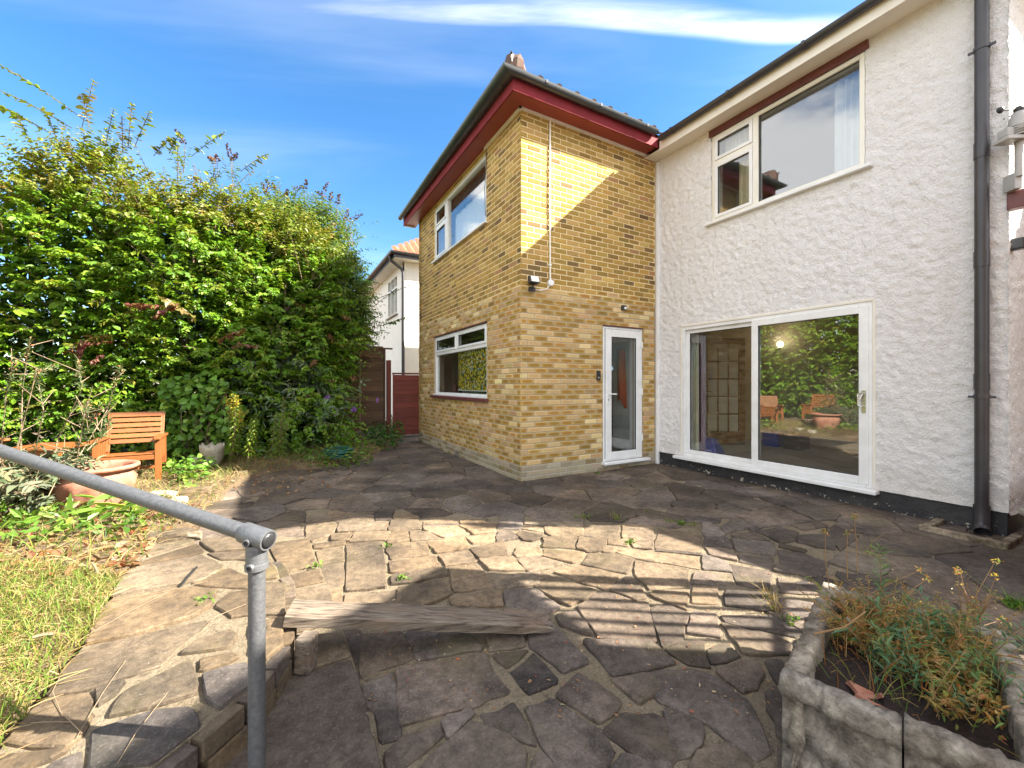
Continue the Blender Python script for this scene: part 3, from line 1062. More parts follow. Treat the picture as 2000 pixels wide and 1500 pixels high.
lay_tiles(A, (1, 0, 0), (0, 1, 0), 9, 2, roof, PT, lambda x, y: x < y + 0.02)
lay_tiles(A + Vector((0, .02, 0)), (0, 1, 0), (1, 0, 0), 17, 2, roof, PT, lambda x, y: x < y + .02 or x > 5.0 - y)
# hip end tile with its iron, and the lump of mortar at the far hip
hm = MB()
for (px_, py_, sx, sy) in ((EX0, EY0, 1, 1), (EX0, EY1, 1, -1)):
    c0 = Vector((px_ + .05 * sx, py_ + .05 * sy, RZ + .07))
    d = Vector((sx, sy, TAN)).normalized()
    sd = Vector((-sy, sx, 0)).normalized()
    ring = []
    for k in range(4):
        for a in range(8):
            ang = math.pi * a / 7
            q = c0 + d * (k * .42) + sd * (math.cos(ang) * .11) + Vector((0, 0, math.sin(ang) * .12 + (.02 if k % 2 else 0) - .02))
            ring.append(q)
    b0 = len(hm.v)
    hm.v += [tuple(q) for q in ring]
    for k in range(3):
        for a in range(7): hm.f.append((b0 + k * 8 + a, b0 + k * 8 + a + 1, b0 + k * 8 + 9 + a, b0 + k * 8 + 8 + a))
    hm.f.append(tuple(b0 + a for a in range(8)))
hm.build("hip_tile", M['tile'], roof)
lump = MB()
lump.lathe((EX0 + .06, EY0 + .07, RZ + .0), [(.125, -.02), (.15, .06), (.14, .17), (.10, .25), (.01, .28)], 10)
for i, p in enumerate(lump.v): lump.v[i] = tuple(np.array(p) + rng.normal(0, .009, 3))
lump.build("hip_mortar", M['tile'], roof)
MB().tube([(EX0 - .02, EY0 - .02, RZ - .02), (EX0 - .03, EY0 - .03, RZ + .17), (EX0 - .03, EY0 - .03, RZ + .21), (EX0 - .045, EY0 - .045, RZ + .235), (EX0 - .055, EY0 - .055, RZ + .215)], .011, 6).build("hip_iron", M['pipe'], roof)

# rooms behind the brick openings
rm = MB()
rm.add([(3.12, 5.08, .12), (5.4, 5.08, .12), (5.4, 9.3, .12), (3.12, 9.3, .12), (3.12, 5.08, 2.45), (5.4, 5.08, 2.45), (5.4, 9.3, 2.45), (3.12, 9.3, 2.45)],
       [(0, 1, 2, 3), (4, 5, 6, 7), (1, 2, 6, 5), (2, 3, 7, 6)])
rm.add([(3.12, 5.08, 2.6), (5.4, 5.08, 2.6), (5.4, 9.3, 2.6), (3.12, 9.3, 2.6), (3.12, 5.08, 5.05), (5.4, 5.08, 5.05), (5.4, 9.3, 5.05), (3.12, 9.3, 5.05)],
       [(0, 1, 2, 3), (4, 5, 6, 7), (1, 2, 6, 5), (2, 3, 7, 6)])
rm.build("room_wall", M['plaster'], brick_house)
# tiled side wall seen through the front door
tw = MB()
for j in range(10):
    for i in range(3):
        tw.box(5.35, 5.368, 5.10 + i * .2, 5.295 + i * .2, .16 + j * .2, .355 + j * .2)
tw.build("wall_tiles", M['plaster_white'], brick_house)
MB().box(3.2, 5.3, 5.75, 5.77, .13, .36).build("skirting", M['white_paint'], brick_house)
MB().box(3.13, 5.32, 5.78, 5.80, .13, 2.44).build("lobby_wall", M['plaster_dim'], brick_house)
oc = MB()
for k in range(9):
    a = k / 8
    oc.v += [(5.22 + .10 * a, 5.40 + .05 * math.sin(a * 12), 1.95 - .05 * abs(a - .5)), (5.20 + .13 * a, 5.36 + .05 * math.sin(a * 12 + 1), 1.0 + .1 * math.sin(a * 5)),
             (5.22 + .10 * a, 5.43 + .05 * math.sin(a * 12), 1.95 - .05 * abs(a - .5)), (5.20 + .13 * a, 5.39 + .05 * math.sin(a * 12 + 1), 1.0 + .1 * math.sin(a * 5))]
for k in range(8):
    b = 4 * k
    oc.f += [(b, b + 4, b + 5, b + 1), (b + 2, b + 3, b + 7, b + 6)]
tag(oc.build("hanging_coat", M['orange_cloth'], smooth=True), "orange coat hanging inside behind the glazed white door", "coat")


# mosaic-patterned blind in the kitchen window
def blind_mat():
    m, nt, b, out = newmat("mosaic_print_blind")
    tc = coords(nt)
    mp = nt.nodes.new("ShaderNodeMapping"); mp.inputs['Scale'].default_value = (1, 26, 30)
    nt.links.new(tc, mp.inputs[0])
    v = nt.nodes.new("ShaderNodeTexVoronoi"); v.inputs['Scale'].default_value = 1
    nt.links.new(mp.outputs[0], v.inputs['Vector'])
    sp = nt.nodes.new("ShaderNodeSeparateColor"); nt.links.new(v.outputs['Color'], sp.inputs[0])
    r = nt.nodes.new("ShaderNodeValToRGB"); r.color_ramp.interpolation = 'CONSTANT'
    els = [(0, (.80, .62, .03)), (.24, (.85, .72, .05)), (.44, (.42, .46, .05)), (.56, (.75, .26, .03)), (.64, (.10, .26, .16)), (.74, (.80, .65, .08)), (.88, (.32, .42, .50)), (.94, (.85, .82, .65))]
    r.color_ramp.elements[0].position = 0; r.color_ramp.elements[0].color = (*els[0][1], 1)
    r.color_ramp.elements[1].position = els[1][0]; r.color_ramp.elements[1].color = (*els[1][1], 1)
    for p, c in els[2:]:
        e = r.color_ramp.elements.new(p); e.color = (*c, 1)
    nt.links.new(sp.outputs[0], r.inputs[0])
    nt.links.new(nmix(nt, nramp(nt, v.outputs['Distance'], .45, .62), r.outputs[0], (.10, .10, .03)), b.inputs['Base Color'])
    b.inputs['Roughness'].default_value = .6
    return m


bl = thing("window_blind", FLANK(6.6, 1.9, -.15), "yellow and green mosaic-patterned blind hanging in the ground-floor kitchen window", "blind")
M['blind'] = blind_mat()
MB().fb(FLANK, 5.96, 7.33, 1.22, 1.92, -.104, -.100).build("fabric", M['blind'], bl)
MB().tube([FLANK(5.95, 1.93, -.125), FLANK(7.34, 1.93, -.125)], .02, 8).build("roller", M['upvc'], bl)
MB().fb(FLANK, 5.96, 7.33, 1.205, 1.222, -.110, -.095).build("bottom_bar", M['upvc'], bl)
for k, (yy, hh, rr, mm, nm, lb) in enumerate(((7.75, .20, .04, 'maroon', 'bottle', "dark red bottle standing on the inner ledge of the kitchen window"), (7.5, .12, .05, 'black', 'mug', "dark mug on the inner ledge of the kitchen window"))):
    o = MB().lathe(FLANK(yy, 1.165, -.2), [(.001, 0), (rr, 0), (rr, hh * .6), (rr * (.4 if nm == 'bottle' else 1), hh * .75), (rr * (.4 if nm == 'bottle' else 1), hh), (rr * .3, hh)], 14).build(nm, M[mm], None, smooth=True)
    tag(o, lb, nm)
MB().fb(FLANK, KWIN[0] + .06, KWIN[1] - .06, 1.13, 1.163, -.5, -.11).build("inner_ledge", M['upvc_old'], brick_house)
cv = MB()
for k in range(60):
    a = k / 59
    y = 5.99 + 1.70 * a
    cv.v += [tuple(FLANK(y, 4.93, -.16 + .02 * math.sin(k * 1.1))), tuple(FLANK(y, 4.66 + .01 * math.sin(k * .7), -.16 + .03 * math.sin(k * 1.1)))]
cv.f += [(2 * k, 2 * k + 2, 2 * k + 3, 2 * k + 1) for k in range(59)]
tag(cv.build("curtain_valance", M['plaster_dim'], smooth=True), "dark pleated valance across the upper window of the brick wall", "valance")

# ------------------------------------------------------------------ white house
white_house = thing("white_house", (WX, WY, 0), "white roughcast two-storey house with big sliding glass doors", "house")
PDOOR = (1.957, 4.347, 0.21, 2.215)
BWIN = (2.02, 3.84, 3.68, 4.93)
WS = 5.03
PL = 0.235
XE = 11.0

body = MB()
holed_wall(body, WHITE, WY + .03, 4.87, -.1, WS + .1, [PDOOR, BWIN], .25)
body.box(WX + .25, XE, WY + .03, WY + .28, -.1, WS + .1)
body.box(XE - .2, XE, WY + .28, BEND, -.1, WS + .1)
body.box(WX + .25, XE, 6.7, 6.9, -.1, WS + .1)
for i, p in enumerate(body.v):
    x, y, z = p
    if abs(x - WX) < 1e-5: body.v[i] = (WX + .03, y, z)
body.build("wall", M['roughcast'], white_house)


def rough_sheet(F, s0, s1, z0, z1, holes, step, seed, flare=0.0):
    r = np.random.default_rng(seed)
    ns, nz = int((s1 - s0) / step) + 1, int((z1 - z0) / step) + 1

    def field(k):
        a = r.standard_normal((nz + 1, ns + 1))
        for _ in range(k):
            a = (a + np.roll(a, 1, 0) + np.roll(a, 1, 1) + np.roll(a, -1, 0) + np.roll(a, -1, 1)) / 5
        return a / a.std()
    H = .0046 * field(1) + .0016 * field(2) + .0006 * field(12)
    ss, zs = np.linspace(s0, s1, ns + 1), np.linspace(z0, z1, nz + 1)
    # snap grid lines on opening edges
    for h in holes:
        for v in h[:2]: ss[np.abs(ss - v).argmin()] = v
        for v in h[2:]: zs[np.abs(zs - v).argmin()] = v
    S, Z = np.meshgrid(ss, zs)
    Dp = H + .006 + flare * np.clip(1 - (Z - z0) / .06, 0, 1) ** 2
    ex, n = np.array(F(1, 0) - F(0, 0)), np.array(F(0, 0, 1) - F(0, 0))
    P = np.array(F(0, 0)) + S[..., None] * ex + Z[..., None] * np.array((0, 0, 1)) + Dp[..., None] * n
    keep = np.ones((nz, ns), bool)
    sc, zc_ = (ss[:-1] + ss[1:]) / 2, (zs[:-1] + zs[1:]) / 2
    for h in holes:
        keep &= ~(((sc > h[0]) & (sc < h[1]))[None, :] & ((zc_ > h[2]) & (zc_ < h[3]))[:, None])
    I = np.arange((nz + 1) * (ns + 1)).reshape(nz + 1, ns + 1)
    Q = np.stack([I[:-1, :-1], I[:-1, 1:], I[1:, 1:], I[1:, :-1]], -1)[keep]
    # edge skirt so the sheet has thickness at the openings
    return P.reshape(-1, 3), Q


V1, Q1 = rough_sheet(WHITE, WY - .012, 4.83, PL, WS + .02, [PDOOR, BWIN], .019, 21, .02)
link("roughcast", np_mesh("roughcast", V1, Q1, M['roughcast'], smooth=True), white_house)
V2, Q2 = rough_sheet(RETURN, WX - .012, 8.0, PL - .05, WS + .02, [], .022, 22, .02)
link("roughcast", np_mesh("roughcast", V2, Q2, M['roughcast'], smooth=True), white_house)
pm = MB()
pm.fb(WHITE, WY, PDOOR[0] - .02, -.05, PL, -.02, .002)
pm.fb(WHITE, PDOOR[0] - .02, PDOOR[1] + .02, -.05, PDOOR[2] - .05, -.02, .002)
pm.fb(WHITE, PDOOR[1] + .02, 4.851, -.05, PL, -.02, .002)
pm.fb(RETURN, WX + .02, 8.0, -.05, PL - .05, -.02, .002)
pm.build("plinth", M['plinth'], white_house)
MB().fb(WHITE, 4.79, 4.845, .0, WS - .01, 0, .045).build("corner_strip", M['upvc'], white_house, bevel=.008)

# sliding patio doors
pd = win_frame(WHITE, PDOOR[0], PDOOR[1], PDOOR[2], PDOOR[3], -.13, .012, .05).build("patio_door", M['upvc'], white_house, bevel=.006)
MID = 3.20
sash(WHITE, MID - .03, PDOOR[1] - .05, PDOOR[2] + .05, PDOOR[3] - .05, -.03, pd, .055, 'glass', 'upvc', "fixed_panel", .04)
sash(WHITE, PDOOR[0] + .03, MID + .045, PDOOR[2] + .035, PDOOR[3] - .035, .030, pd, .085, 'glass_refl', 'upvc', "sliding_panel", .05)
MB().fb(WHITE, PDOOR[0] - .06, PDOOR[1] + .10, PDOOR[2] - .045, PDOOR[2] - .001, -.1, .11).build("sill", M['upvc'], pd, bevel=.008)
MB().fb(WHITE, PDOOR[0] - .01, PDOOR[1] + .02, PDOOR[3] - .001, PDOOR[3] + .03, -.05, .022).build("head_trim", M['white_paint'], pd, bevel=.006)
MB().fb(WHITE, PDOOR[0] - .028, PDOOR[0] - .001, PDOOR[2], PDOOR[3], -.05, .018).fb(WHITE, PDOOR[1] + .001, PDOOR[1] + .028, PDOOR[2], PDOOR[3], -.05, .018).build("side_trim", M['white_paint'], pd, bevel=.005)
hs = MB()
hs.fb(WHITE, 2.005, 2.04, 1.02, 1.26, .030, .042)
hs.tube([WHITE(2.022, 1.23, .04), WHITE(2.03, 1.23, .085), WHITE(2.055, 1.22, .09), WHITE(2.055, 1.10, .09), WHITE(2.03, 1.09, .085), WHITE(2.022, 1.09, .04)], .009, 8)
hs.tube([WHITE(2.022, 1.23, .05), WHITE(2.045, 1.165, .08), WHITE(2.022, 1.15, .05)], .006, 6)
hs.build("handle", M['steel'], pd, smooth=True)

# upstairs window
bw_ = win_frame(WHITE, BWIN[0] + .004, BWIN[1] - .004, BWIN[2] + .004, BWIN[3] - .004, -.10, .006, .05)
bw_.fb(WHITE, 3.17, 3.24, BWIN[2] + .05, BWIN[3] - .05, -.10, .006)
bw_.fb(WHITE, 3.24, BWIN[1] - .05, 4.50, 4.56, -.10, .006)
bwin = bw_.build("window", M['upvc_old'], white_house, bevel=.006)
MB().fb(WHITE, BWIN[0] + .05, 3.17, BWIN[2] + .05, BWIN[3] - .05, -.045, -.037).build("glass_pane", M['glass_hi'], bwin)
win_frame(WHITE, BWIN[0] + .05, 3.17, BWIN[2] + .05, BWIN[3] - .05, -.036, -.02, .008).build("glazing_seal", M['rubber'], bwin)
sash(WHITE, 3.242, BWIN[1] - .052, BWIN[2] + .052, 4.498, .018, bwin, .045, 'glass', 'upvc')
sash(WHITE, 3.242, BWIN[1] - .052, 4.562, BWIN[3] - .052, .018, bwin, .045, 'glass', 'upvc')
MB().fb(WHITE, BWIN[0] - .07, BWIN[1] + .08, BWIN[2] - .035, BWIN[2], -.05, .075).build("sill", M['upvc'], bwin, bevel=.007)
MB().fb(WHITE, BWIN[0] - .03, BWIN[1] + .03, BWIN[3] + .001, WS - .004, -.02, .03).build("lintel_board", M['maroon'], bwin)

# eaves, gutter, roof
WO = .30
MB().box(WX - WO + .02, WX + .1, WY - .32, BY - .001, WS, WS + .015).build("soffit", M['white_paint'], white_house)
MB().box(WX - WO, WX - WO + .02, WY - .34, BY - OV - .03, WS - .03, WS + .14).build("fascia", M['white_paint'], white_house)
MB().box(WX - .3 + .02, XE, WY - .34, WY + .02, WS, WS + .015).build("soffit", M['white_paint'], white_house)
MB().box(WX - .3 + .02, XE, WY - .34, WY - .32, WS - .03, WS + .14).build("fascia", M['white_paint'], white_house)
gutter([(WX - WO - .055, BY - OV - .09, WS + .135), (WX - WO - .055, WY - .40, WS + .135), (XE, WY - .40, WS + .135)], .058, "gutter", white_house, 'pipe', clips=.9)
WRZ = WS + .155
wr = MB()
ex0, ey0 = WX - WO - .02, WY - .36
run2 = 3.2
T2 = math.tan(math.radians(33))
A2 = Vector((ex0, ey0, WRZ)); B2 = Vector((ex0, 9.8, WRZ)); C2 = Vector((ex0 + run2, 9.8, WRZ + run2 * T2)); D2 = Vector((ex0 + run2, ey0 + run2, WRZ + run2 * T2))
E2 = Vector((XE + .3, ey0, WRZ)); F2 = Vector((XE + .3, ey0 + run2, WRZ + run2 * T2))
slope_patch(wr, A2, B2, C2, D2)
slope_patch(wr, A2, E2, F2, D2)
slope_patch(wr, D2, F2, Vector((XE + .3, 9.8, WRZ + run2 * T2)), C2)
wr.add([A2 - Vector((0, 0, .04)), B2 - Vector((0, 0, .04)), Vector((XE + .3, 9.8, WRZ - .04)), E2 - Vector((0, 0, .04))], [(0, 1, 2, 3)])
wr.build("roof", M['tile'], white_house)

# downpipe with its shoe, clips and joints
px, py = WX - .075, 1.155
dp = MB().tube([(px, py, WS + .02), (px, py, .19)], .047, 14).build("downpipe", M['pipe'], white_house, smooth=True)
MB().tube([(px - .1, py, WS + .12), (px - .06, py, WS + .0), (px, py, WS - .12)], .05, 12).build("swan_neck", M['pipe'], dp, smooth=True)
for zz in (3.34, 2.37, 1.28):
    MB().tube([(px, py, zz), (px, py, zz + .14)], .052, 14).build("socket", M['pipe'], dp, smooth=True)
for zz in (1.20, 4.3):
    MB().tube([(px, py, zz), (px, py, zz + .035)], .0535, 14).box(px - .008, px + .008, py - .085, py + .085, zz + .005, zz + .025).build("clip", M['pipe'], dp)
MB().tube([(px, py, .25), (px, py, .10), (px - .02, py - .005, .05), (px - .07, py - .02, .025)], .055, 14, cap=False).build("shoe", M['pipe'], dp, smooth=True)
gl_ = MB()
gl_.box(5.06, 5.13, .93, 1.46, -.03, .055)
gl_.box(5.13, 5.5, .93, .99, -.03, .055)
gl_.box(5.13, 5.5, 1.40, 1.46, -.03, .05)
for i, p in enumerate(gl_.v): gl_.v[i] = tuple(np.array(p) + rng.normal(0, .006, 3))
tag(gl_.build("gully_surround", M['concrete'], None, bevel=.01), "rough concrete kerb round the drain under the black downpipe", "gully kerb")

# living room behind the sliding doors, bedroom above it
XB = 8.5
YB = 6.6
lr = MB()
lr.add([(WX + .25, 1.32, .2), (XB, 1.32, .2), (XB, YB, .2), (WX + .25, YB, .2), (WX + .25, 1.32, 2.55), (XB, 1.32, 2.55), (XB, YB, 2.55), (WX + .25, YB, 2.55)],
       [(4, 5, 6, 7), (0, 1, 5, 4), (1, 2, 6, 5), (2, 3, 7, 6)])
lr.build("room_wall", M['plaster'], white_house)
MB().box(WX + .13, XB, 1.32, YB, .17, .205).build("carpet", M['carpet'], white_house)
ur = MB()
ur.add([(WX + .25, 1.32, 2.8), (XB, 1.32, 2.8), (XB, YB, 2.8), (WX + .25, YB, 2.8), (WX + .25, 1.32, 5.0), (XB, 1.32, 5.0), (XB, YB, 5.0), (WX + .25, YB, 5.0)],
       [(0, 1, 2, 3), (4, 5, 6, 7), (0, 1, 5, 4), (1, 2, 6, 5), (2, 3, 7, 6)])
ur.build("room_wall", M['plaster_white'], white_house)


def curtain(F, s0, s1, z0, z1, d, mkey, name, label, cat, waves=7, amp=.03):
    mbc = MB()
    n = waves * 8
    for k in range(n + 1):
        a = k / n
        s = s0 + (s1 - s0) * a
        w = amp * math.sin(a * waves * 2 * math.pi) + .4 * amp * math.sin(a * waves * 4.7)
        mbc.v += [tuple(F(s, z1, d + w * .8)), tuple(F(s0 + (s1 - s0) * (a * 1.04 - .02), z0, d + w * 1.3)), tuple(F(s, z1, d + w * .8 - .006)), tuple(F(s0 + (s1 - s0) * (a * 1.04 - .02), z0, d + w * 1.3 - .006))]
    for k in range(n):
        b = 4 * k
        mbc.f += [(b, b + 4, b + 5, b + 1), (b + 2, b + 3, b + 7, b + 6)]
    return tag(mbc.build(name, M[mkey], None, smooth=True), label, cat)


curtain(FLANK, 5.98, 7.72, 3.93, 4.68, -.20, 'white_cloth', "net_curtain", "plain white net curtain filling the upper window of the brick wall", "net curtain", 16, .008)
curtain(WHITE, 4.28, 4.45, .24, 2.16, -.30, 'cream_cloth', "curtain", "cream curtain drawn back at the edge of the sliding doors", "curtain", 3, .03)
curtain(WHITE, 4.33, 4.60, .24, 2.12, -.52, 'magenta_cloth', "curtain", "dark magenta curtain behind the broom inside the sliding doors", "curtain", 4, .035)
curtain(WHITE, 2.06, 2.40, 3.75, 4.86, -.22, 'white_cloth', "curtain", "white curtain at the side of the large upstairs pane", "curtain", 5, .03)
curtain(WHITE, 3.27, 3.55, 3.75, 4.48, -.20, 'cream_cloth', "curtain", "cream curtain behind the small upstairs casement", "curtain", 4, .03)
curtain(WHITE, 3.27, 3.76, 4.57, 4.88, -.19, 'white_cloth', "net_curtain", "white net curtain in the small top light upstairs", "curtain", 9, .01)

# glazed interior door standing ajar
idr = thing("interior_door", (7.2, 4.8, .205), "dark wooden interior door with fifteen small panes standing ajar", "door")
DI = frame((6.85, 4.97, .207), Vector((RX, RY, 0)), Vector((-FX, -FY, 0)))
dfm = MB()
W_, H_ = .80, 1.98
dfm.fb(DI, 0, .11, 0, H_, -.02, .02); dfm.fb(DI, W_ - .11, W_, 0, H_, -.02, .02)
dfm.fb(DI, .11, W_ - .11, 0, .24, -.02, .02); dfm.fb(DI, .11, W_ - .11, H_ - .11, H_, -.02, .02)
dleaf = dfm.build("door_leaf", M['mahogany'], idr)
bars = MB()
for k in (1, 2): bars.fb(DI, .11 + k * .58 / 3 - .011, .11 + k * .58 / 3 + .011, .24, H_ - .11, -.015, .015)
for k in range(1, 5): bars.fb(DI, .11, W_ - .11, .24 + k * 1.63 / 5 - .011, .24 + k * 1.63 / 5 + .011, -.0145, .0145)
bars.build("glazing_bars", M['mahogany'], idr)
gm = bpy.data.materials.new("reeded_pane")
M['frosted'] = mat("frosted_pane", (.62, .60, .52), (.54, .52, .45), 3, .3)
for i in range(3):
    for j in range(5):
        MB().fb(DI, .125 + i * .58 / 3, .095 + (i + 1) * .58 / 3, .255 + j * 1.63 / 5, .225 + (j + 1) * 1.63 / 5, -.003, .003).build("pane", M['frosted'], idr)
MB().tube([DI(.06, .98, .02), DI(.06, .98, .06), DI(.17, .98, .065)], .01, 8).build("handle", M['steel'], idr)

# lit wall lamp
lampm = emis("lit_lamp_glass", (1.0, .86, .62), 0.8)
lp = Vector((XB - .13, 4.40, 2.09))
wlp = thing("wall_lamp", lp, "lit wall lamp with round white shade in the living room", "lamp")
MB().lathe(lp + Vector((0, -.02, 0)), [(.001, .06), (.035, .055), (.055, .02), (.058, -.02), (.04, -.055), (.001, -.06)], 16).build("shade", lampm, wlp, smooth=True)
MB().tube([lp + Vector((.12, .10, -.10)), lp + Vector((.03, .10, -.10)), lp + Vector((0, -.02, -.09)), lp + Vector((0, -.02, -.05))], .012, 8).build("bracket", M['black'], wlp)
pl_ = bpy.data.lights.new("lamp_light", 'POINT')
pl_.energy = 0.5
pl_.color = (1.0, .80, .52)
pl_.shadow_soft_size = .07
plo = bpy.data.objects.new("lamp_light", pl_)
COL.objects.link(plo)
plo.parent = wlp
plo.location = (-.12, -.02, .08)
pnd = Vector((7.0, 2.55, 4.55))
pn = thing("pendant_lamp", pnd, "white dish pendant lamp hanging in the upstairs room", "lamp")
MB().lathe(pnd, [(.03, .07), (.06, .065), (.20, .0), (.215, -.015), (.20, -.012), (.055, .055)], 24).build("shade", M['white_cloth'], pn, smooth=True)
MB().tube([pnd + Vector((0, 0, .06)), pnd + Vector((0, 0, .44))], .006, 6).build("cord", M['upvc'], pn)

bm_ = thing("broom", (6.2, 4.36, .2), "blue broom with pale handle leaning inside the sliding doors", "broom")
MB().tube([(6.2, 4.33, .40), (6.22, 4.47, 1.05), (6.23, 4.56, 1.58)], .011, 8).build("handle", M['stem_pale'], bm_)
MB().tube([(6.205, 4.50, 1.17), (6.21, 4.52, 1.27), (6.215, 4.55, 1.46)], [.03, .055, .03], 8).build("dustpan_clip", M['blue'], bm_)
MB().add([(6.06, 4.12, .21), (6.3, 4.12, .21), (6.3, 4.55, .21), (6.06, 4.55, .21), (6.12, 4.24, .44), (6.24, 4.24, .44), (6.24, 4.50, .46), (6.12, 4.50, .46)],
         [(0, 1, 2, 3), (4, 5, 6, 7), (0, 1, 5, 4), (1, 2, 6, 5), (2, 3, 7, 6), (3, 0, 4, 7)]).build("head", M['blue'], bm_, bevel=.02)
for (x, y, mm, lb) in ((7.9, 4.22, 'blue', "blue storage crate on the living room carpet"), (7.85, 3.84, 'black', "black storage crate beside the blue one on the carpet")):
    cr = thing("storage_crate", (x, y, .205), lb, "crate")
    b_ = MB()
    w, d_, hh = .17, .13, .26
    for (a0, a1, c0, c1) in ((-w, w, -d_, -d_ + .012), (-w, w, d_ - .012, d_), (-w, -w + .012, -d_ + .012, d_ - .012), (w - .012, w, -d_ + .012, d_ - .012)):
        b_.box(x + a0, x + a1, y + c0, y + c1, .207, .207 + hh)
    b_.box(x - w + .012, x + w - .012, y - d_ + .012, y + d_ - .012, .207, .22)
    b_.build("box", M[mm], cr)
    MB().box(x - w - .012, x + w + .012, y - d_ - .014, y - d_ - .001, .207 + hh - .03, .207 + hh + .003).build("rim", M[mm], cr)

# weather station on its wall bracket, and the lamp box below it
wc = Vector((5.44, .94, 3.5))
ws = thing("weather_station", wc, "white weather station with spinning cups on a mast at the house corner", "weather station")
U = Vector((RX, RY, 0)); Nn = Vector((-FX, -FY, 0))
MB().tube([wc + Vector((0, 0, -.42)), wc + Vector((0, 0, -.08))], .026, 12).build("mast", M['station'], ws, smooth=True)
MB().lathe(wc, [(.001, -.09), (.085, -.09), (.085, -.05), (.06, -.045), (.064, .03), (.055, .08), (.035, .12), (.001, .122)], 16).build("body", M['station'], ws, smooth=True)
for k in range(4):
    MB().lathe(wc + Vector((0, 0, -.075 + k * .018)), [(.088, 0), (.10, .004), (.10, .008), (.088, .010)], 16).build("louvre", M['station'], ws)
MB().bar(wc - U * .16 + Vector((0, 0, -.12)), wc + U * .16 + Vector((0, 0, -.10)), .12, .035).build("tray", M['station'], ws, bevel=.008)
MB().bar(wc - U * .14 + Vector((0, 0, -.06)), wc - U * .08 + Vector((0, 0, -.06)), .08, .07).build("rain_gauge", M['station'], ws, bevel=.008)
hub = wc + Vector((0, 0, .145))
MB().lathe(hub, [(.001, -.025), (.03, -.025), (.034, .0), (.02, .022), (.001, .025)], 14).build("hub", M['black'], ws, smooth=True)
for ang in (math.pi + .1, .9, -1.2):
    dv = U * math.cos(ang) + Nn * math.sin(ang)
    MB().tube([hub, hub + dv * .12], .005, 6).build("cup_arm", M['black'], ws)
    MB().lathe(hub + dv * .145, [(.001, -.028), (.018, -.022), (.028, 0), (.024, 0), (.014, -.017)], 12, dv.cross(Vector((0, 0, 1)))).build("cup", M['black'], ws, smooth=True)
MB().bar(wc + Vector((0, .0, -.45)), wc + Vector((.06, .08, -.45)), .055, .14).build("mast_foot", M['station'], ws, bevel=.005)
MB().box(5.50, 5.60, .90, WY - .001, 2.84, 2.99).build("wall_block", M['maroon'], ws, bevel=.006)
wl2 = thing("wall_light", (5.62, .95, 2.55), "small black lantern on the white corner wall under the weather station", "light")
MB().box(5.58, 5.66, .93, WY - .001, 2.50, 2.60).build("housing", M['black'], wl2, bevel=.012)
MB().box(5.59, 5.65, .915, .929, 2.51, 2.585).build("lens", M['steel'], wl2)

# ------------------------------------------------------------------ ground, bed, patio
def poly_area(p):
    return 0.5 * sum(p[i][0] * p[(i + 1) % len(p)][1] - p[(i + 1) % len(p)][0] * p[i][1] for i in range(len(p)))


def inside(x, y, poly):
    c = False
    n = len(poly)
    for i in range(n):
        x1, y1 = poly[i][0], poly[i][1]
        x2, y2 = poly[(i + 1) % n][0], poly[(i + 1) % n][1]
        if (y1 > y) != (y2 > y) and x < (x2 - x1) * (y - y1) / (y2 - y1) + x1: c = not c
    return c


ground = MB()
ground.add([(-400, -400, -.12), (400, -400, -.12), (400, 400, -.12), (-400, 400, -.12)], [(0, 1, 2, 3)])
tag(ground.build("ground", M['soil']), kind="structure")

patio = thing("patio", (0, 0, 0), None, None)
patio["kind"] = "structure"
pb = MB()
g = 90
xs = np.linspace(-7, 9, 161); ys = np.linspace(-2.5, 13.5, 161)
PX, PY = np.meshgrid(xs, ys)
PZ = -.010 + .004 * np.sin(PX * 2.1 + PY) + .0035 * rng.standard_normal(PX.shape)
I = np.arange(PX.size).reshape(PX.shape)
Q = np.stack([I[:-1, :-1], I[:-1, 1:], I[1:, 1:], I[1:, :-1]], -1).reshape(-1, 4)
link("mortar_bed", np_mesh("mortar_bed", np.stack([PX, PY, PZ], -1).reshape(-1, 3), Q, M['mortar'], smooth=True), patio)

BORDER_T = [gnd(*p, z=.2) for p in ((-60, 1560), (0, 1462), (88, 1362), (142, 1290), (176, 1241), (218, 1171), (252, 1115), (296, 1076))]
BORDER_P = [gnd(*p, z=.03) for p in ((345, 1052), (385, 1038), (400, 1008), (440, 958), (500, 926), (560, 915), (640, 911), (726, 893), (752, 874), (776, 862))]
BED = BORDER_T + BORDER_P + [gnd(790, 848, .03), Vector((2.4, 10.4, 0)), Vector((3.0, 10.9, 0)), Vector((3.0, 14, 0)), Vector((-14, 14, 0)), Vector((-14, -4, 0)), c2w(-1.7, -1.0), c2w(-1.75, .6)]


def seg_dist(x, y, chain):
    best = 1e9
    for i in range(len(chain) - 1):
        ax, ay = chain[i][0], chain[i][1]
        bx, by = chain[i + 1][0] - ax, chain[i + 1][1] - ay
        t = max(0, min(1, ((x - ax) * bx + (y - ay) * by) / (bx * bx + by * by + 1e-9)))
        best = min(best, math.hypot(x - ax - bx * t, y - ay - by * t))
    return best


def bed_z(x, y):
    dp_ = seg_dist(x, y, BORDER_P)
    dt = seg_dist(x, y, BORDER_T)
    z = .025 + .20 * min(1, dp_ / 0.9)
    if dt < 1.2: z = max(z, .20 - .02 * dt)
    d = x * FX + y * FY
    if d > 3.6: z = min(z, .16 - .10 * min(1, (d - 3.6) / 1.2))
    return min(z, .205) + .018 * math.sin(x * 3.1 + y) * math.sin(y * 2.7)


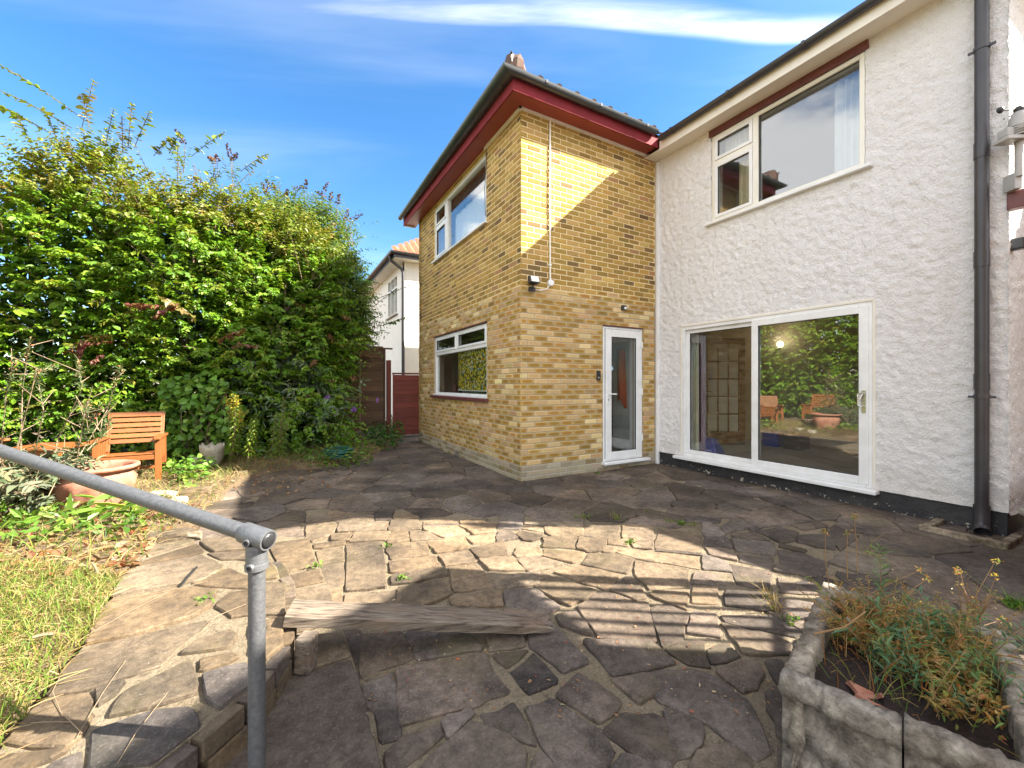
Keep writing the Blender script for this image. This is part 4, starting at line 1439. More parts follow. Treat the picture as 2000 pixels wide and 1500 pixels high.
st = 0.11
nx, ny = int(17 / st), int(18 / st)
bv, idx = [], {}
bz = []
for j in range(ny + 1):
    for i in range(nx + 1):
        x, y = -14 + i * st, -4 + j * st
        ins = inside(x, y, BED)
        bz.append((x, y, bed_z(x, y) + rng.normal(0, .007) if ins else -.07))
bz = np.array(bz)
I = np.arange(len(bz)).reshape(ny + 1, nx + 1)
Q = np.stack([I[:-1, :-1], I[:-1, 1:], I[1:, 1:], I[1:, :-1]], -1).reshape(-1, 4)
Q = Q[(bz[Q][:, :, 2] > -.05).any(1)]
tag(link("garden_bed", np_mesh("garden_bed", bz, Q, M['soil'], smooth=True)), kind="structure")

# ---- paving stones, outlines measured on the ground plane
P1 = lambda pts, z=0.0: crop(pts, 600, 900, 5, z)
P2 = lambda pts, z=0.0: crop(pts, 1000, 900, 5, z)
P3 = lambda pts, z=0.0: crop(pts, 700, 975, 2.857, z)
P4 = lambda pts, z=0.0: crop(pts, 1300, 975, 2.857, z)
P5 = lambda pts, z: crop(pts, 0, 975, 2.857, z)
SET1 = [
    [(0, 500), (190, 530), (230, 580), (0, 600)], [(210, 490), (330, 490), (375, 510), (200, 570)],
    [(390, 500), (620, 500), (640, 570), (420, 600), (280, 590)], [(320, 605), (770, 590), (760, 670), (305, 690)],
    [(0, 620), (265, 605), (285, 640), (230, 715), (50, 785), (0, 740)], [(250, 720), (430, 710), (400, 770), (240, 770)],
    [(470, 700), (800, 690), (770, 770), (420, 790)], [(830, 580), (1080, 565), (1110, 655), (805, 680)],
    [(860, 520), (980, 500), (1090, 555), (850, 568)], [(1140, 590), (1350, 560), (1490, 600), (1150, 620)],
    [(1140, 640), (1470, 630), (1380, 660), (1200, 690), (1150, 665)], [(830, 700), (960, 685), (990, 770), (785, 798), (800, 740)],
    [(1005, 680), (1190, 695), (1280, 750), (1020, 770)], [(1215, 695), (1475, 640), (1580, 710), (1340, 740)],
    [(1490, 635), (1850, 612), (1825, 690), (1625, 715)], [(1500, 582), (1750, 572), (1690, 620), (1510, 625)],
    [(70, 812), (350, 785), (360, 812), (85, 850)], [(95, 875), (340, 832), (350, 968), (112, 1008)], [(115, 1042), (340, 992), (358, 1200), (210, 1248)],
    [(385, 810), (730, 787), (768, 1220), (382, 1258)], [(795, 812), (1150, 792), (1180, 900), (822, 948), (785, 880)],
    [(1172, 790), (1530, 742), (1568, 850), (1262, 888)], [(1555, 742), (1840, 722), (1825, 782), (1622, 800)],
    [(1595, 862), (1900, 795), (1940, 915), (1680, 942)], [(1285, 928), (1570, 868), (1648, 975), (1362, 1018)],
    [(822, 982), (1240, 928), (1298, 1038), (832, 1078)], [(842, 1120), (900, 1092), (1328, 1052), (1368, 1110), (1000, 1178), (832, 1190)],
    [(1385, 1042), (1640, 1002), (1862, 1200), (1450, 1268)], [(382, 1300), (858, 1262), (868, 1430), (372, 1430)],
    [(902, 1240), (1368, 1155), (1388, 1300), (1100, 1405), (892, 1398)], [(1400, 1332), (1878, 1255), (1888, 1408), (1450, 1418)],
    [(215, 1285), (338, 1215), (338, 1380), (240, 1380)], [(1690, 962), (1990, 930), (2130, 1068), (1790, 1055)],
]
SET2 = [
    [(140, 592), (400, 592), (412, 632), (125, 620)], [(425, 602), (685, 602), (680, 652), (432, 640)], [(112, 632), (308, 648), (300, 692), (104, 662)],
    [(322, 648), (688, 662), (678, 732), (400, 738), (355, 712)], [(722, 612), (1038, 617), (1038, 742), (960, 762), (712, 728)],
    [(1084, 618), (1378, 642), (1368, 768), (1084, 752)], [(1442, 658), (1838, 722), (1848, 898), (1402, 848)],
    [(82, 682), (318, 732), (200, 772), (122, 768), (52, 718)], [(312, 748), (618, 742), (600, 848), (312, 842)],
    [(662, 748), (925, 768), (888, 878), (742, 886), (642, 848)], [(955, 772), (1128, 768), (1128, 836), (944, 812)], [(1165, 774), (1368, 782), (1368, 856), (1192, 842)],
    [(62, 852), (268, 852), (288, 918), (62, 938), (24, 910)], [(322, 862), (698, 892), (648, 968), (600, 986), (312, 928)], [(895, 852), (1018, 848), (1012, 892), (902, 888)],
    [(1042, 852), (1820, 932), (1838, 1056), (1202, 948), (1032, 902)], [(762, 912), (1000, 908), (1178, 960), (1108, 1096), (692, 1010)],
    [(1204, 974), (1716, 1062), (1678, 1226), (1332, 1250), (1212, 1100)], [(62, 962), (258, 942), (490, 1000), (322, 1046), (162, 1078)],
    [(424, 1086), (652, 1024), (1048, 1104), (928, 1254), (742, 1198)], [(290, 1085), (822, 1270), (560, 1404), (232, 1228)], [(-210, 1128), (256, 1084), (256, 1188), (-140, 1240)],
    [(966, 1250), (1102, 1134), (1186, 1134), (1304, 1326), (1202, 1346)], [(1364, 1302), (1424, 1274), (1704, 1284), (1694, 1454), (1402, 1330)], [(1772, 1234), (1998, 1234), (1998, 1384), (1764, 1376)],
]
SET3 = [
    [(1232, 602), (1332, 562), (1608, 578), (1664, 786), (1344, 758)], [(822, 504), (982, 498), (1120, 598), (1022, 634), (834, 596)], [(1104, 652), (1216, 634), (1304, 748), (1144, 698)],
    [(20, 764), (238, 748), (304, 878), (182, 916), (20, 990)], [(272, 744), (596, 744), (684, 828), (332, 886)], [(722, 752), (908, 752), (916, 816), (744, 836)],
    [(954, 752), (1062, 686), (1274, 898), (1132, 950), (974, 818)], [(764, 862), (932, 844), (830, 934)], [(856, 972), (978, 866), (1104, 1008), (954, 1066)],
    [(224, 954), (696, 864), (824, 1078), (622, 1146), (254, 1254)], [(30, 1044), (178, 966), (206, 1090), (214, 1154), (70, 1164)], [(96, 1186), (216, 1184), (230, 1326), (128, 1342)],
    [(686, 1202), (866, 1136), (974, 1362), (742, 1256)], [(1116, 1090), (1240, 976), (1444, 1120), (1436, 1166), (1340, 1232)], [(1266, 784), (1636, 794), (1752, 908), (1422, 974)],
    [(1274, 952), (1318, 944), (1384, 996), (1332, 996)], [(1424, 1012), (1598, 984), (1682, 1040), (1570, 1124)], [(946, 1162), (1086, 1116), (1354, 1290), (1412, 1386), (1300, 1600), (1130, 1560)],
    [(350, 1500), (622, 1250), (700, 1264), (924, 1400), (880, 1620), (420, 1640)], [(170, 1500), (166, 1430), (242, 1346), (446, 1266), (454, 1328), (240, 1500)], [(985, 1490), (1022, 1406), (1104, 1530), (1060, 1600)],
    [(1376, 1292), (1482, 1196), (1656, 1204), (1868, 1302), (1744, 1452), (1600, 1446)], [(1420, 1500), (1494, 1426), (1734, 1484), (1680, 1600), (1400, 1600)],
]
SET4 = [
    [(12, 832), (100, 804), (200, 796), (234, 926), (120, 900)], [(246, 834), (338, 804), (402, 868), (264, 906)], [(294, 952), (420, 904), (514, 912), (534, 980), (496, 1044), (430, 1064)],
    [(-150, 980), (4, 958), (150, 956), (276, 994), (444, 1124), (574, 1394), (488, 1434), (352, 1336), (222, 1226), (0, 1130)], [(566, 1082), (622, 1056), (762, 1154), (774, 1364), (720, 1384), (622, 1286)],
    [(566, 904), (636, 894), (676, 988), (624, 1014)], [(646, 1396), (786, 1406), (800, 1540), (640, 1540)], [(150, 1500), (206, 1404), (350, 1356), (464, 1456), (440, 1540), (180, 1560)],
    [(0, 1176), (184, 1244), (204, 1296), (146, 1394), (40, 1436)], [(156, 634), (278, 646), (296, 758), (124, 736)], [(324, 696), (600, 764), (696, 810), (676, 856), (442, 846)],
    [(316, 652), (600, 654), (752, 740), (690, 760), (340, 690)], [(344, 504), (578, 532), (594, 618), (342, 586)], [(644, 554), (826, 584), (798, 656), (644, 628)],
    [(364, 364), (586, 404), (578, 496), (404, 476)], [(166, 414), (366, 418), (366, 478), (154, 468)], [(214, 314), (328, 354), (362, 398), (214, 388)], [(634, 444), (736, 484), (846, 532), (642, 518)],
    [(226, 274), (368, 294), (396, 338), (250, 310)], [(226, 208), (348, 218), (366, 268), (224, 258)], [(376, 224), (598, 248), (606, 312), (402, 288)], [(412, 308), (598, 328), (588, 382), (424, 348)],
    [(634, 284), (768, 304), (896, 352), (866, 428), (642, 366)], [(314, 152), (390, 104), (504, 150), (332, 188)], [(516, 177), (638, 154), (736, 182), (718, 228), (642, 238)],
    [(374, 192), (488, 184), (574, 230), (384, 214)], [(754, 204), (898, 194), (946, 212), (938, 276), (746, 240)], [(646, 252), (776, 280), (758, 293), (644, 268)],
    [(406, 92), (620, 34), (804, 110), (522, 156)], [(716, 142), (858, 124), (896, 150), (784, 168)], [(4, 70), (42, 44), (298, 62), (364, 104), (134, 94)], [(114, 92), (308, 102), (288, 128), (124, 124)],
    [(884, 164), (950, 154), (1074, 202), (974, 284)],
]


def grow(p, d):
    cx_, cy_ = sum(q.x for q in p) / len(p), sum(q.y for q in p) / len(p)
    out = []
    for q in p:
        L = math.hypot(q.x - cx_, q.y - cy_) + 1e-9
        out.append((q.x + (q.x - cx_) / L * d, q.y + (q.y - cy_) / L * d))
    return out


traced = [grow(P1(p), .011) for p in SET1] + [grow(P2(p), .011) for p in SET2] + [grow(P3(p), .011) for p in SET3] + [grow(P4(p), .012) for p in SET4]
traced = [p if poly_area(p) > 0 else p[::-1] for p in traced]


def clip_half(poly, p, n):
    """keep the side where (q-p).n <= 0"""
    out = []
    for i in range(len(poly)):
        a, b = poly[i], poly[(i + 1) % len(poly)]
        da = (a[0] - p[0]) * n[0] + (a[1] - p[1]) * n[1]
        db_ = (b[0] - p[0]) * n[0] + (b[1] - p[1]) * n[1]
        if da <= 0: out.append(a)
        if (da < 0 < db_) or (db_ < 0 < da):
            t = da / (da - db_)
            out.append((a[0] + (b[0] - a[0]) * t, a[1] + (b[1] - a[1]) * t))
    return out


def centroid(p):
    return (sum(q[0] for q in p) / len(p), sum(q[1] for q in p) / len(p))


STEP = [gnd(*p, z=.05) for p in ((517, 1044), (602, 1046), (621, 1094), (652, 1170), (692, 1290), (747, 1482), (765, 1560))]
STEP_POLY = STEP + [gnd(430, 1600, .05), gnd(400, 1350, .05), gnd(500, 1200, .05)]
TERR_EDGE = [gnd(*p, z=.21) for p in ((381, 1059), (420, 1083), (486, 1094), (520, 1088), (541, 1103), (547, 1125), (557, 1140), (558, 1200), (547, 1250), (490, 1332), (430, 1388), (388, 1420), (294, 1493), (180, 1580))]
TERR_POLY = TERR_EDGE + [gnd(20, 1600, .21)] + BORDER_T[::1]
RAIL_TOP = Vector((0, 0, 0))

rp = np.random.default_rng(8)
seeds = []
cand = rp.uniform((-4.6, -.4), (5.6, 11.2), (9000, 2))
keepers = []
tc_ = [centroid(p) for p in traced]
for x, y in cand:
    cx, cy = x * RX + y * RY, x * FX + y * FY
    if cy < 1.0 or abs(cx) > 1.30 * cy: continue
    if x > WX - .05 and y > WY: continue
    if x > BX - .02 and y > BY - .02: continue
    if inside(x, y, BED) and seg_dist(x, y, BORDER_P) > .12: continue
    if inside(x, y, TERR_POLY) or inside(x, y, STEP_POLY): continue
    if any(inside(x, y, p) for p in traced): continue
    md = .30 + .16 * rp.random()
    if any((x - a) ** 2 + (y - b) ** 2 < md * md for a, b in keepers): continue
    if any((x - a) ** 2 + (y - b) ** 2 < (.15) ** 2 for a, b in tc_): continue
    keepers.append((x, y))
keepers = np.array(keepers)
vor = []
for i, (x, y) in enumerate(keepers):
    poly = [(x - .6, y - .6), (x + .6, y - .6), (x + .6, y + .6), (x - .6, y + .6)]
    d2 = ((keepers - (x, y)) ** 2).sum(1)
    for j in np.argsort(d2)[1:18]:
        ox, oy = keepers[j]
        poly = clip_half(poly, ((x + ox) / 2, (y + oy) / 2), (ox - x, oy - y))
        if len(poly) < 3: break
    for t in traced:
        if len(poly) < 3: break
        tcx, tcy = centroid(t)
        if (tcx - x) ** 2 + (tcy - y) ** 2 > 2.2: continue
        best, bn, bp = -1e9, None, None
        for k in range(len(t)):
            a, b = t[k], t[(k + 1) % len(t)]
            ex, ey = b[0] - a[0], b[1] - a[1]
            L = math.hypot(ex, ey) + 1e-9
            nrm = (ey / L, -ex / L)
            s_ = (x - a[0]) * nrm[0] + (y - a[1]) * nrm[1]
            if s_ > best: best, bn, bp = s_, nrm, a
        if best > 0: poly = clip_half(poly, bp, (-bn[0], -bn[1]))
        else: poly = []
    if len(poly) >= 3: vor.append(poly)


def shrink(poly, d):
    """inset a convex-ish polygon"""
    out = list(poly)
    src = list(poly)
    for k in range(len(src)):
        a, b = src[k], src[(k + 1) % len(src)]
        ex, ey = b[0] - a[0], b[1] - a[1]
        L = math.hypot(ex, ey)
        if L < 1e-5: continue
        n = (ey / L, -ex / L)
        out = clip_half(out, (a[0] - n[0] * d, a[1] - n[1] * d), n)
        if len(out) < 3: return []
    return out


def stone_mesh(poly, ztop, thick, r, rough=.008, tilt=.004):
    """irregular slab: outline subdivided and worn, rounded upper edge"""
    if poly_area(poly) < 0: poly = poly[::-1]
    pts = []
    n = len(poly)
    # knock the corners off
    for i in range(n):
        a, b, c = np.array(poly[i - 1][:2]), np.array(poly[i][:2]), np.array(poly[(i + 1) % n][:2])
        k = min(.010, .16 * np.linalg.norm(b - a), .22 * np.linalg.norm(c - b))
        u, v = (a - b) / (np.linalg.norm(a - b) + 1e-9), (c - b) / (np.linalg.norm(c - b) + 1e-9)
        pts += [b + u * k, b + v * k]
    out = []
    for i in range(len(pts)):
        a, b = pts[i], pts[(i + 1) % len(pts)]
        L = np.linalg.norm(b - a)
        m = 1 if L < .09 else (2 if L < .2 else 4)
        for t in range(m):
            q = a + (b - a) * t / m
            out.append(q + r.normal(0, rough * (.6 if t else .35), 2))
    out = np.array(out)
    c = out.mean(0)
    N = len(out)
    tx, ty = r.normal(0, tilt, 2)
    dz = r.normal(0, .0025)
    def ring(shr, z):
        d = c - out
        L = np.linalg.norm(d, axis=1, keepdims=True) + 1e-9
        q = out + d / L * np.minimum(shr, L * .45)
        zz = z + dz + (q[:, 0] - c[0]) * tx * 3 + (q[:, 1] - c[1]) * ty * 3
        return np.column_stack([q, zz])
    rings = [ring(-.008, ztop - thick), ring(-.006, ztop - .006), ring(0.0, ztop), ring(.05, ztop + .0005)]
    V = np.concatenate(rings + [np.array([[c[0], c[1], ztop + .001 + dz]])])
    F = []
    for k in range(3):
        for i in range(N):
            j = (i + 1) % N
            F.append((k * N + i, k * N + j, (k + 1) * N + j, (k + 1) * N + i))
    tri = [(3 * N + i, 3 * N + (i + 1) % N, 4 * N) for i in range(N)]
    me = bpy.data.meshes.new("paving_stone")
    me.from_pydata(V.tolist(), [], F + tri)
    me.polygons.foreach_set("use_smooth", [True] * len(me.polygons))
    me.set_sharp_from_angle(angle=math.radians(22))
    return me


rs = np.random.default_rng(77)
stones = [(p, 0) for p in traced] + [(shrink(p, .008 + .008 * rs.random()), 1) for p in vor]
stones = [(p, k) for p, k in stones if len(p) >= 3 and abs(poly_area(p)) > .006]
nst = 0
for p, k in stones:
    if nst >= 296: break
    me = stone_mesh(p, .004 + (.002 * rs.standard_normal()), .04, rs, .0085 if k == 0 else .011)
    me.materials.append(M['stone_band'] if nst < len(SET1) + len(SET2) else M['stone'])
    link("paving_stone", me, patio)
    nst += 1
print("paving stones", nst, "of", len(stones))

# ---- low step and raised terrace with crazy paving
terrace = thing("terrace", (0, 0, 0), None, None)
terrace["kind"] = "structure"
stp = [(q.x, q.y) for q in STEP_POLY]
step = thing("step", (0, 0, 0), None, None)
step["kind"] = "structure"
MB().prism(stp if poly_area(stp) > 0 else stp[::-1], -.04, .034).build("step_base", M['mortar'], step)
tp = [(q.x, q.y) for q in TERR_POLY]
tpo = tp if poly_area(tp) > 0 else tp[::-1]
tin = []
cxm, cym = centroid(tpo)
MB().prism(tpo, -.04, .196).build("terrace_base", M['mortar'], terrace)
TS = [
    [(822, 290), (862, 252), (1070, 222), (1078, 236), (900, 284), (752, 330)], [(792, 342), (1096, 246), (1134, 290), (722, 368)], [(1112, 236), (1318, 206), (1376, 224), (1376, 268), (1190, 288)],
    [(1156, 294), (1376, 284), (1386, 330), (1230, 328)], [(624, 530), (702, 402), (782, 374), (1130, 304), (1254, 370), (1120, 446), (900, 478)], [(1066, 460), (1278, 376), (1386, 422), (1386, 488), (1220, 478)],
    [(504, 738), (572, 602), (622, 556), (1000, 492), (1204, 502), (1178, 586), (1080, 646), (762, 746), (476, 796)], [(1204, 590), (1264, 522), (1386, 504), (1386, 636), (1282, 646)],
    [(1404, 350), (1482, 334), (1530, 372), (1552, 430), (1404, 446)], [(1404, 462), (1584, 470), (1594, 640), (1404, 640)], [(256, 1088), (402, 884), (562, 804), (1146, 664), (1166, 690), (962, 846), (918, 908), (702, 976), (482, 1048)],
    [(1012, 850), (1102, 784), (1288, 724), (1316, 760), (1278, 818)], [(1104, 890), (1308, 852), (1328, 880), (1122, 946)], [(1400, 690), (1580, 652), (1572, 800), (1480, 880), (1400, 860)],
    [(602, 1198), (702, 1062), (1058, 892), (1098, 1030), (1088, 1078), (882, 1136)], [(524, 1060), (602, 1030), (694, 1002), (642, 1076), (542, 1138)], [(1134, 972), (1380, 912), (1388, 1026), (1232, 1152), (1152, 1098)],
    [(512, 1288), (880, 1164), (1068, 1152), (1116, 1246), (842, 1452), (506, 1496)], [(60, 1316), (212, 1134), (488, 1072), (498, 1178), (516, 1200), (458, 1298), (382, 1364), (40, 1340)],
    [(-60, 1430), (376, 1388), (240, 1456), (-20, 1540), (-120, 1540)], [(262, 1482), (456, 1406), (436, 1520), (300, 1600), (200, 1580)],
]
for i, p in enumerate(TS):
    q = [(v.x, v.y) for v in P5(p, .212)]
    me = stone_mesh(q, .212 + rs.normal(0, .002), .03, rs, .007, .003)
    me.materials.append(M['stone_dark'] if i in (16, 17, 20) else M['stone_pale'])
    link("paving_stone", me, terrace)
SS = [[(1500, 242), (1720, 217), (1768, 360), (1566, 408), (1542, 340)], [(1582, 430), (1780, 382), (1808, 450), (1604, 488)], [(1606, 512), (1830, 464), (1858, 570), (1800, 700), (1606, 740)],
      [(1560, 764), (1908, 742), (1948, 868), (1620, 966), (1540, 1000)], [(1560, 1010), (1958, 894), (1998, 1000), (2050, 1200), (2128, 1496), (2100, 1620), (1050, 1620), (1250, 1400), (1470, 1160)]]
for i, p in enumerate(SS):
    q = [(v.x, v.y) for v in P5(p, .05)]
    me = stone_mesh(q, .05, .05, rs, .006, .002)
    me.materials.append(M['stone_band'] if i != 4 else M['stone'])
    link("paving_stone", me, step)
# stone-faced riser of the terrace
ed = [np.array((v.x, v.y)) for v in TERR_EDGE[3:]]
segs = [(ed[i], ed[i + 1]) for i in range(len(ed) - 1)]
Ls = [np.linalg.norm(b - a) for a, b in segs]
tot = sum(Ls)


def along_edge(s):
    for (a, b), L in zip(segs, Ls):
        if s <= L: return a + (b - a) * s / L, (b - a) / L
        s -= L
    a, b = segs[-1]
    return b, (b - a) / Ls[-1]


for row, (z0, z1) in enumerate(((.035, .108), (.118, .192))):
    s_ = .02 + .06 * row
    while s_ < tot - .05:
        L = rs.uniform(.09, .20)
        a, ta = along_edge(s_)
        b, tb = along_edge(min(s_ + L - .012, tot))
        if np.linalg.norm(b - a) > .05:
            t = (b - a) / np.linalg.norm(b - a)
            nrm = np.array((t[1], -t[0]))
            if np.dot(nrm, -(a - np.array((cxm, cym)))) < 0: nrm = -nrm
            o_ = .002 + rs.uniform(0, .008)
            zj0, zj1 = z0 + rs.normal(0, .003), z1 + rs.normal(0, .004)
            P_ = [(*(a - nrm * .05), zj0), (*(b - nrm * .05), zj0), (*(b + nrm * o_), zj0), (*(a + nrm * (o_ + .004)), zj0),
                  (*(a - nrm * .05), zj1), (*(b - nrm * .05), zj1), (*(b + nrm * (o_ - .004)), zj1), (*(a + nrm * o_), zj1)]
            MB().hexa(P_).build("riser_stone", M['stone_pale'] if rs.random() < .5 else M['stone'], terrace, bevel=.005)
        s_ += L

# ---- handrail
post = c2w(-.80, 1.30)
hr = thing("handrail", (post.x, post.y, .05), "grey galvanised tube handrail with a clamp fitting on one upright post", "handrail")
top = Vector((post.x, post.y, .852))
far = c2w(-2.09, 1.69, 1.06)
rd = (far - top).normalized()
MB().tube([Vector((post.x, post.y, .05)), top - Vector((0, 0, .02))], .0242, 20).build("post", M['galv'], hr, smooth=True)
MB().tube([top - rd * .035, top + rd * 4.2], .0242, 20).build("rail", M['galv'], hr, smooth=True)
MB().tube([top + rd * 4.0, top + rd * 4.0 + Vector((0, 0, -1.9))], .0242, 16).build("post", M['galv'], hr, smooth=True)
ft = MB().lathe(top, [(.026, -.048), (.031, -.048), (.0315, -.044), (.0315, .050), (.029, .054), (.025, .054)], 24, rd)
fit = ft.build("clamp_fitting", M['galv_fit'], hr, smooth=True)
MB().lathe(top, [(.0308, -.022), (.0308, -.082), (.0335, -.083), (.0335, -.100), (.025, -.101)], 24).build("clamp_sleeve", M['galv_fit'], hr, smooth=True)
MB().lathe(top - rd * .036, [(.001, -.018), (.018, -.018), (.0225, -.015), (.0255, -.008), (.0255, .0), (.02, .001)], 24, rd).build("end_cap", M['black'], hr, smooth=True)
tocam = (Vector((0, 0, 0)) - Vector((post.x, post.y, 0))).normalized()
tl = (tocam + Vector((-RX, -RY, 0)) * .55).normalized()
for pos in (top + rd * .012 - Vector((0, 0, .012)), Vector((post.x, post.y, .852 - .086))):
    sc_ = MB().lathe(pos + tl * .027, [(.0125, 0), (.0115, .012), (.0085, .0125), (.0085, .005), (.004, .005), (.004, .001), (.001, .001)], 14, tl)
    sc_.build("grub_screw", M['galv_fit'], fit, smooth=True)
    MB().lathe(pos + tl * .0345, [(.001, 0), (.006, 0), (.006, .002), (.001, .002)], 6, tl).build("screw_socket", M['black'], fit)

# ---- weathered timber propped on a block
tk0, tk1 = c2w(-1.06, 1.97, .245), c2w(.20, 2.26, .028)
ax = (tk1 - tk0)
Lp = ax.length
ax.normalize()
sd = Vector((-ax.y, ax.x, 0)).normalized()      # away from the eye
upv = ax.cross(sd) if ax.cross(sd).z > 0 else -ax.cross(sd)
plank = MB()
n = 26
r_ = np.random.default_rng(5)
for i in range(n + 1):
    t = i / n
    w0, w1, h = -.075, .085, .026
    if t > .72:
        k = (t - .72) / .28
        w1 = .085 - .135 * k ** 1.7
        w0 = -.075 + .004 * k
        h = .026 * (1 - .55 * k * k)
    c0 = tk0 + ax * (t * Lp)
    wv = lambda s=.0022: r_.normal(0, s)
    ringp = [(w0, -h), (w0 - .002, h * .7), (w0 + .012, h), ((w0 + w1) / 2, h + wv()), (w1 - .012, h), (w1, h * .7), (w1, -h), ((w0 + w1) / 2, -h)]
    for a, b in ringp: plank.v.append(tuple(c0 + sd * (a + wv()) + upv * (b + wv(.0015))))
for i in range(n):
    for k in range(8):
        plank.f.append((i * 8 + k, i * 8 + (k + 1) % 8, i * 8 + 8 + (k + 1) % 8, i * 8 + 8 + k))
plank.f += [tuple(range(8)), tuple(n * 8 + k for k in range(8))]


def plank_mat():
    m, nt, b, out = newmat("weathered_beam")
    tc = coords(nt, 'Object')
    mp = nt.nodes.new("ShaderNodeMapping")
    mp.inputs['Rotation'].default_value = (0, 0, -math.atan2(ax.y, ax.x))
    nt.links.new(tc, mp.inputs[0])
    v = mp.outputs[0]
    g1 = nnoise(nt, v, 1, 6, .6, .3, (5, 70, 45))
    g2 = nnoise(nt, v, 1, 4, .5, .2, (2.5, 16, 14))
    col = nmix(nt, nramp(nt, g1, .35, .65), (.075, .054, .040), (.20, .16, .12))
    col = nmix(nt, nramp(nt, g2, .5, .75, 0, .7), col, (.15, .085, .045))
    crack = nramp(nt, g1, .42, .33, 0, .9)
    col = nmix(nt, crack, col, (.04, .028, .02))
    nt.links.new(col, b.inputs['Base Color'])
    b.inputs['Roughness'].default_value = .9
    nbump(nt, b, g1, 1.0, .012)
    return m


M['beam'] = plank_mat()
tag(plank.build("timber_beam", M['beam'], None, smooth=True), "long weathered grey timber beam with pointed end lying across the paving", "beam")
bk = MB()
bc = c2w(-.93, 1.86)
bx, by_ = Vector((RX, RY, 0)), Vector((FX, FY, 0))
bp_ = [bc - bx * .032 - by_ * .04, bc + bx * .04 - by_ * .05, bc + bx * .045 + by_ * .03, bc - bx * .03 + by_ * .04]
for i, p in enumerate(bp_): pass
bk.hexa([(p.x, p.y, .052) for p in bp_] + [(p.x * 1.0 + .006, p.y, .205) for p in bp_])
tag(bk.build("wooden_block", M['beam'], None, bevel=.008), "short wooden block propping up the left end of the beam", "block")

# ---- concrete trough planter
A0, B0, C0 = c2w(.905, 1.40), c2w(1.545, 2.055), c2w(2.03, 1.70)
e1 = (B0 - A0).normalized()
e2 = Vector((e1.y, -e1.x, 0))
LA, LB = (B0 - A0).length, 0.60
pl = thing("planter_trough", (A0 + e1 * LA / 2 + e2 * LB / 2), "weathered concrete trough planter with shell-fluted front and dying plants", "planter")
TH = .345


def TR(a, b, z): return A0 + e1 * a + e2 * b + Vector((0, 0, z))


def wall_run(fn, L, name, seed, lip=.075, depth=.075, shells=True):
    """one side of the trough; fn(s, out, z) -> world. Profile from foot, body, rolled rim to the inside wall"""
    r = np.random.default_rng(seed)
    ns = max(12, int(L / .014))
    prof = [(-.024, .0), (-.024, .045), (-.040, .05), (-.038, .10), (-.035, .16), (-.032, .22), (-.028, .272), (-.002, .279), (.003, .30), (.001, .338), (-.006, .347), (-.030, .349), (-.055, .348), (-.062, .340), (-.066, .24), (-.07, .16)]
    V, F = [], []
    m = len(prof)
    for i in range(ns + 1):
        s = L * i / ns
        for k, (o, z) in enumerate(prof):
            oo, zz = o + r.normal(0, .0034), z + r.normal(0, .0034)
            if k >= 7: zz += .0025 * math.sin(s * 17 + seed) * (z > .26); oo += .0015 * math.sin(s * 31)
            if shells and 2 <= k <= 6:
                c = (s % .24) - .12
                rr = math.hypot(c, (z - .04) * .9)
                ang = math.atan2(c, max(z - .03, .01))
                env = max(0, 1 - (rr / .20) ** 4)
                oo += env * (.012 + .014 * math.cos(ang * 10))
            V.append(tuple(fn(s, oo, zz)))
    for i in range(ns):
        for k in range(m - 1):
            F.append((i * m + k, (i + 1) * m + k, (i + 1) * m + k + 1, i * m + k + 1))
    F.append(tuple(range(m)))
    F.append(tuple(ns * m + k for k in range(m)))
    mbw = MB()
    mbw.add(V, F)
    return mbw.build(name, M['concrete'], pl, smooth='all')


wall_run(lambda s, o, z: TR(0 - o, s, z), .299, "front_wall", 1)
wall_run(lambda s, o, z: TR(.004 - o, .304 + s, z + .004), LB - .304, "front_wall", 2)
wall_run(lambda s, o, z: TR(LA + o, s, z), LB, "back_wall", 3)
wall_run(lambda s, o, z: TR(s, 0 - o, z - .003), LA, "side_wall", 4)
wall_run(lambda s, o, z: TR(s, LB + o, z - .003), LA, "side_wall", 5)
cp = MB()
nn = 22
for i in range(nn + 1):
    for j in range(nn + 1):
        a, b = .05 + (LA - .10) * i / nn, .05 + (LB - .10) * j / nn
        cp.v.append(tuple(TR(a, b, .255 + .018 * math.sin(a * 7) * math.cos(b * 9) + rng.normal(0, .007))))
for i in range(nn):
    for j in range(nn):
        q = i * (nn + 1) + j
        cp.f.append((q, q + 1, q + nn + 2, q + nn + 1))
cp.build("compost", M['compost'], pl, smooth='all')
for k, (a, b, rz, sz) in enumerate(((.27, .26, .3, .085), (.33, .20, 1.2, .07))):
    sh = MB()
    for i in range(7):
        an = -.8 + 1.6 * i / 6
        for (rr, zz) in ((.07, 0), (.07, sz), (.058, sz), (.058, 0)):
            q = Vector((math.cos(an) * rr, math.sin(an) * rr, zz * (1 - .35 * (i % 3) / 3)))
            q = Matrix.Rotation(1.15, 3, 'Y') @ q
            q = Matrix.Rotation(rz + 2.2, 3, 'Z') @ q
            sh.v.append(tuple(TR(a, b, .285) + q))
    for i in range(6):
        for c_ in range(4): sh.f.append((i * 4 + c_, i * 4 + (c_ + 1) % 4, i * 4 + 4 + (c_ + 1) % 4, i * 4 + 4 + c_))
    sh.f += [(0, 1, 2, 3), (24, 25, 26, 27)]
    tag(sh.build("terracotta_shard", M['terracotta']), ("larger orange flowerpot shard on the dark compost of the trough", "smaller orange flowerpot shard tucked beside the larger one in the trough")[k], "pot shard")
sn_ = MB().lathe(TR(.66, .12, .31), [(.001, .016), (.010, .012), (.016, .002), (.012, -.010), (.001, -.014)], 12)
tag(sn_.build("snail_shell", M['white_rock'], None, smooth=True), "pale snail shell near the back of the trough compost", "snail shell")

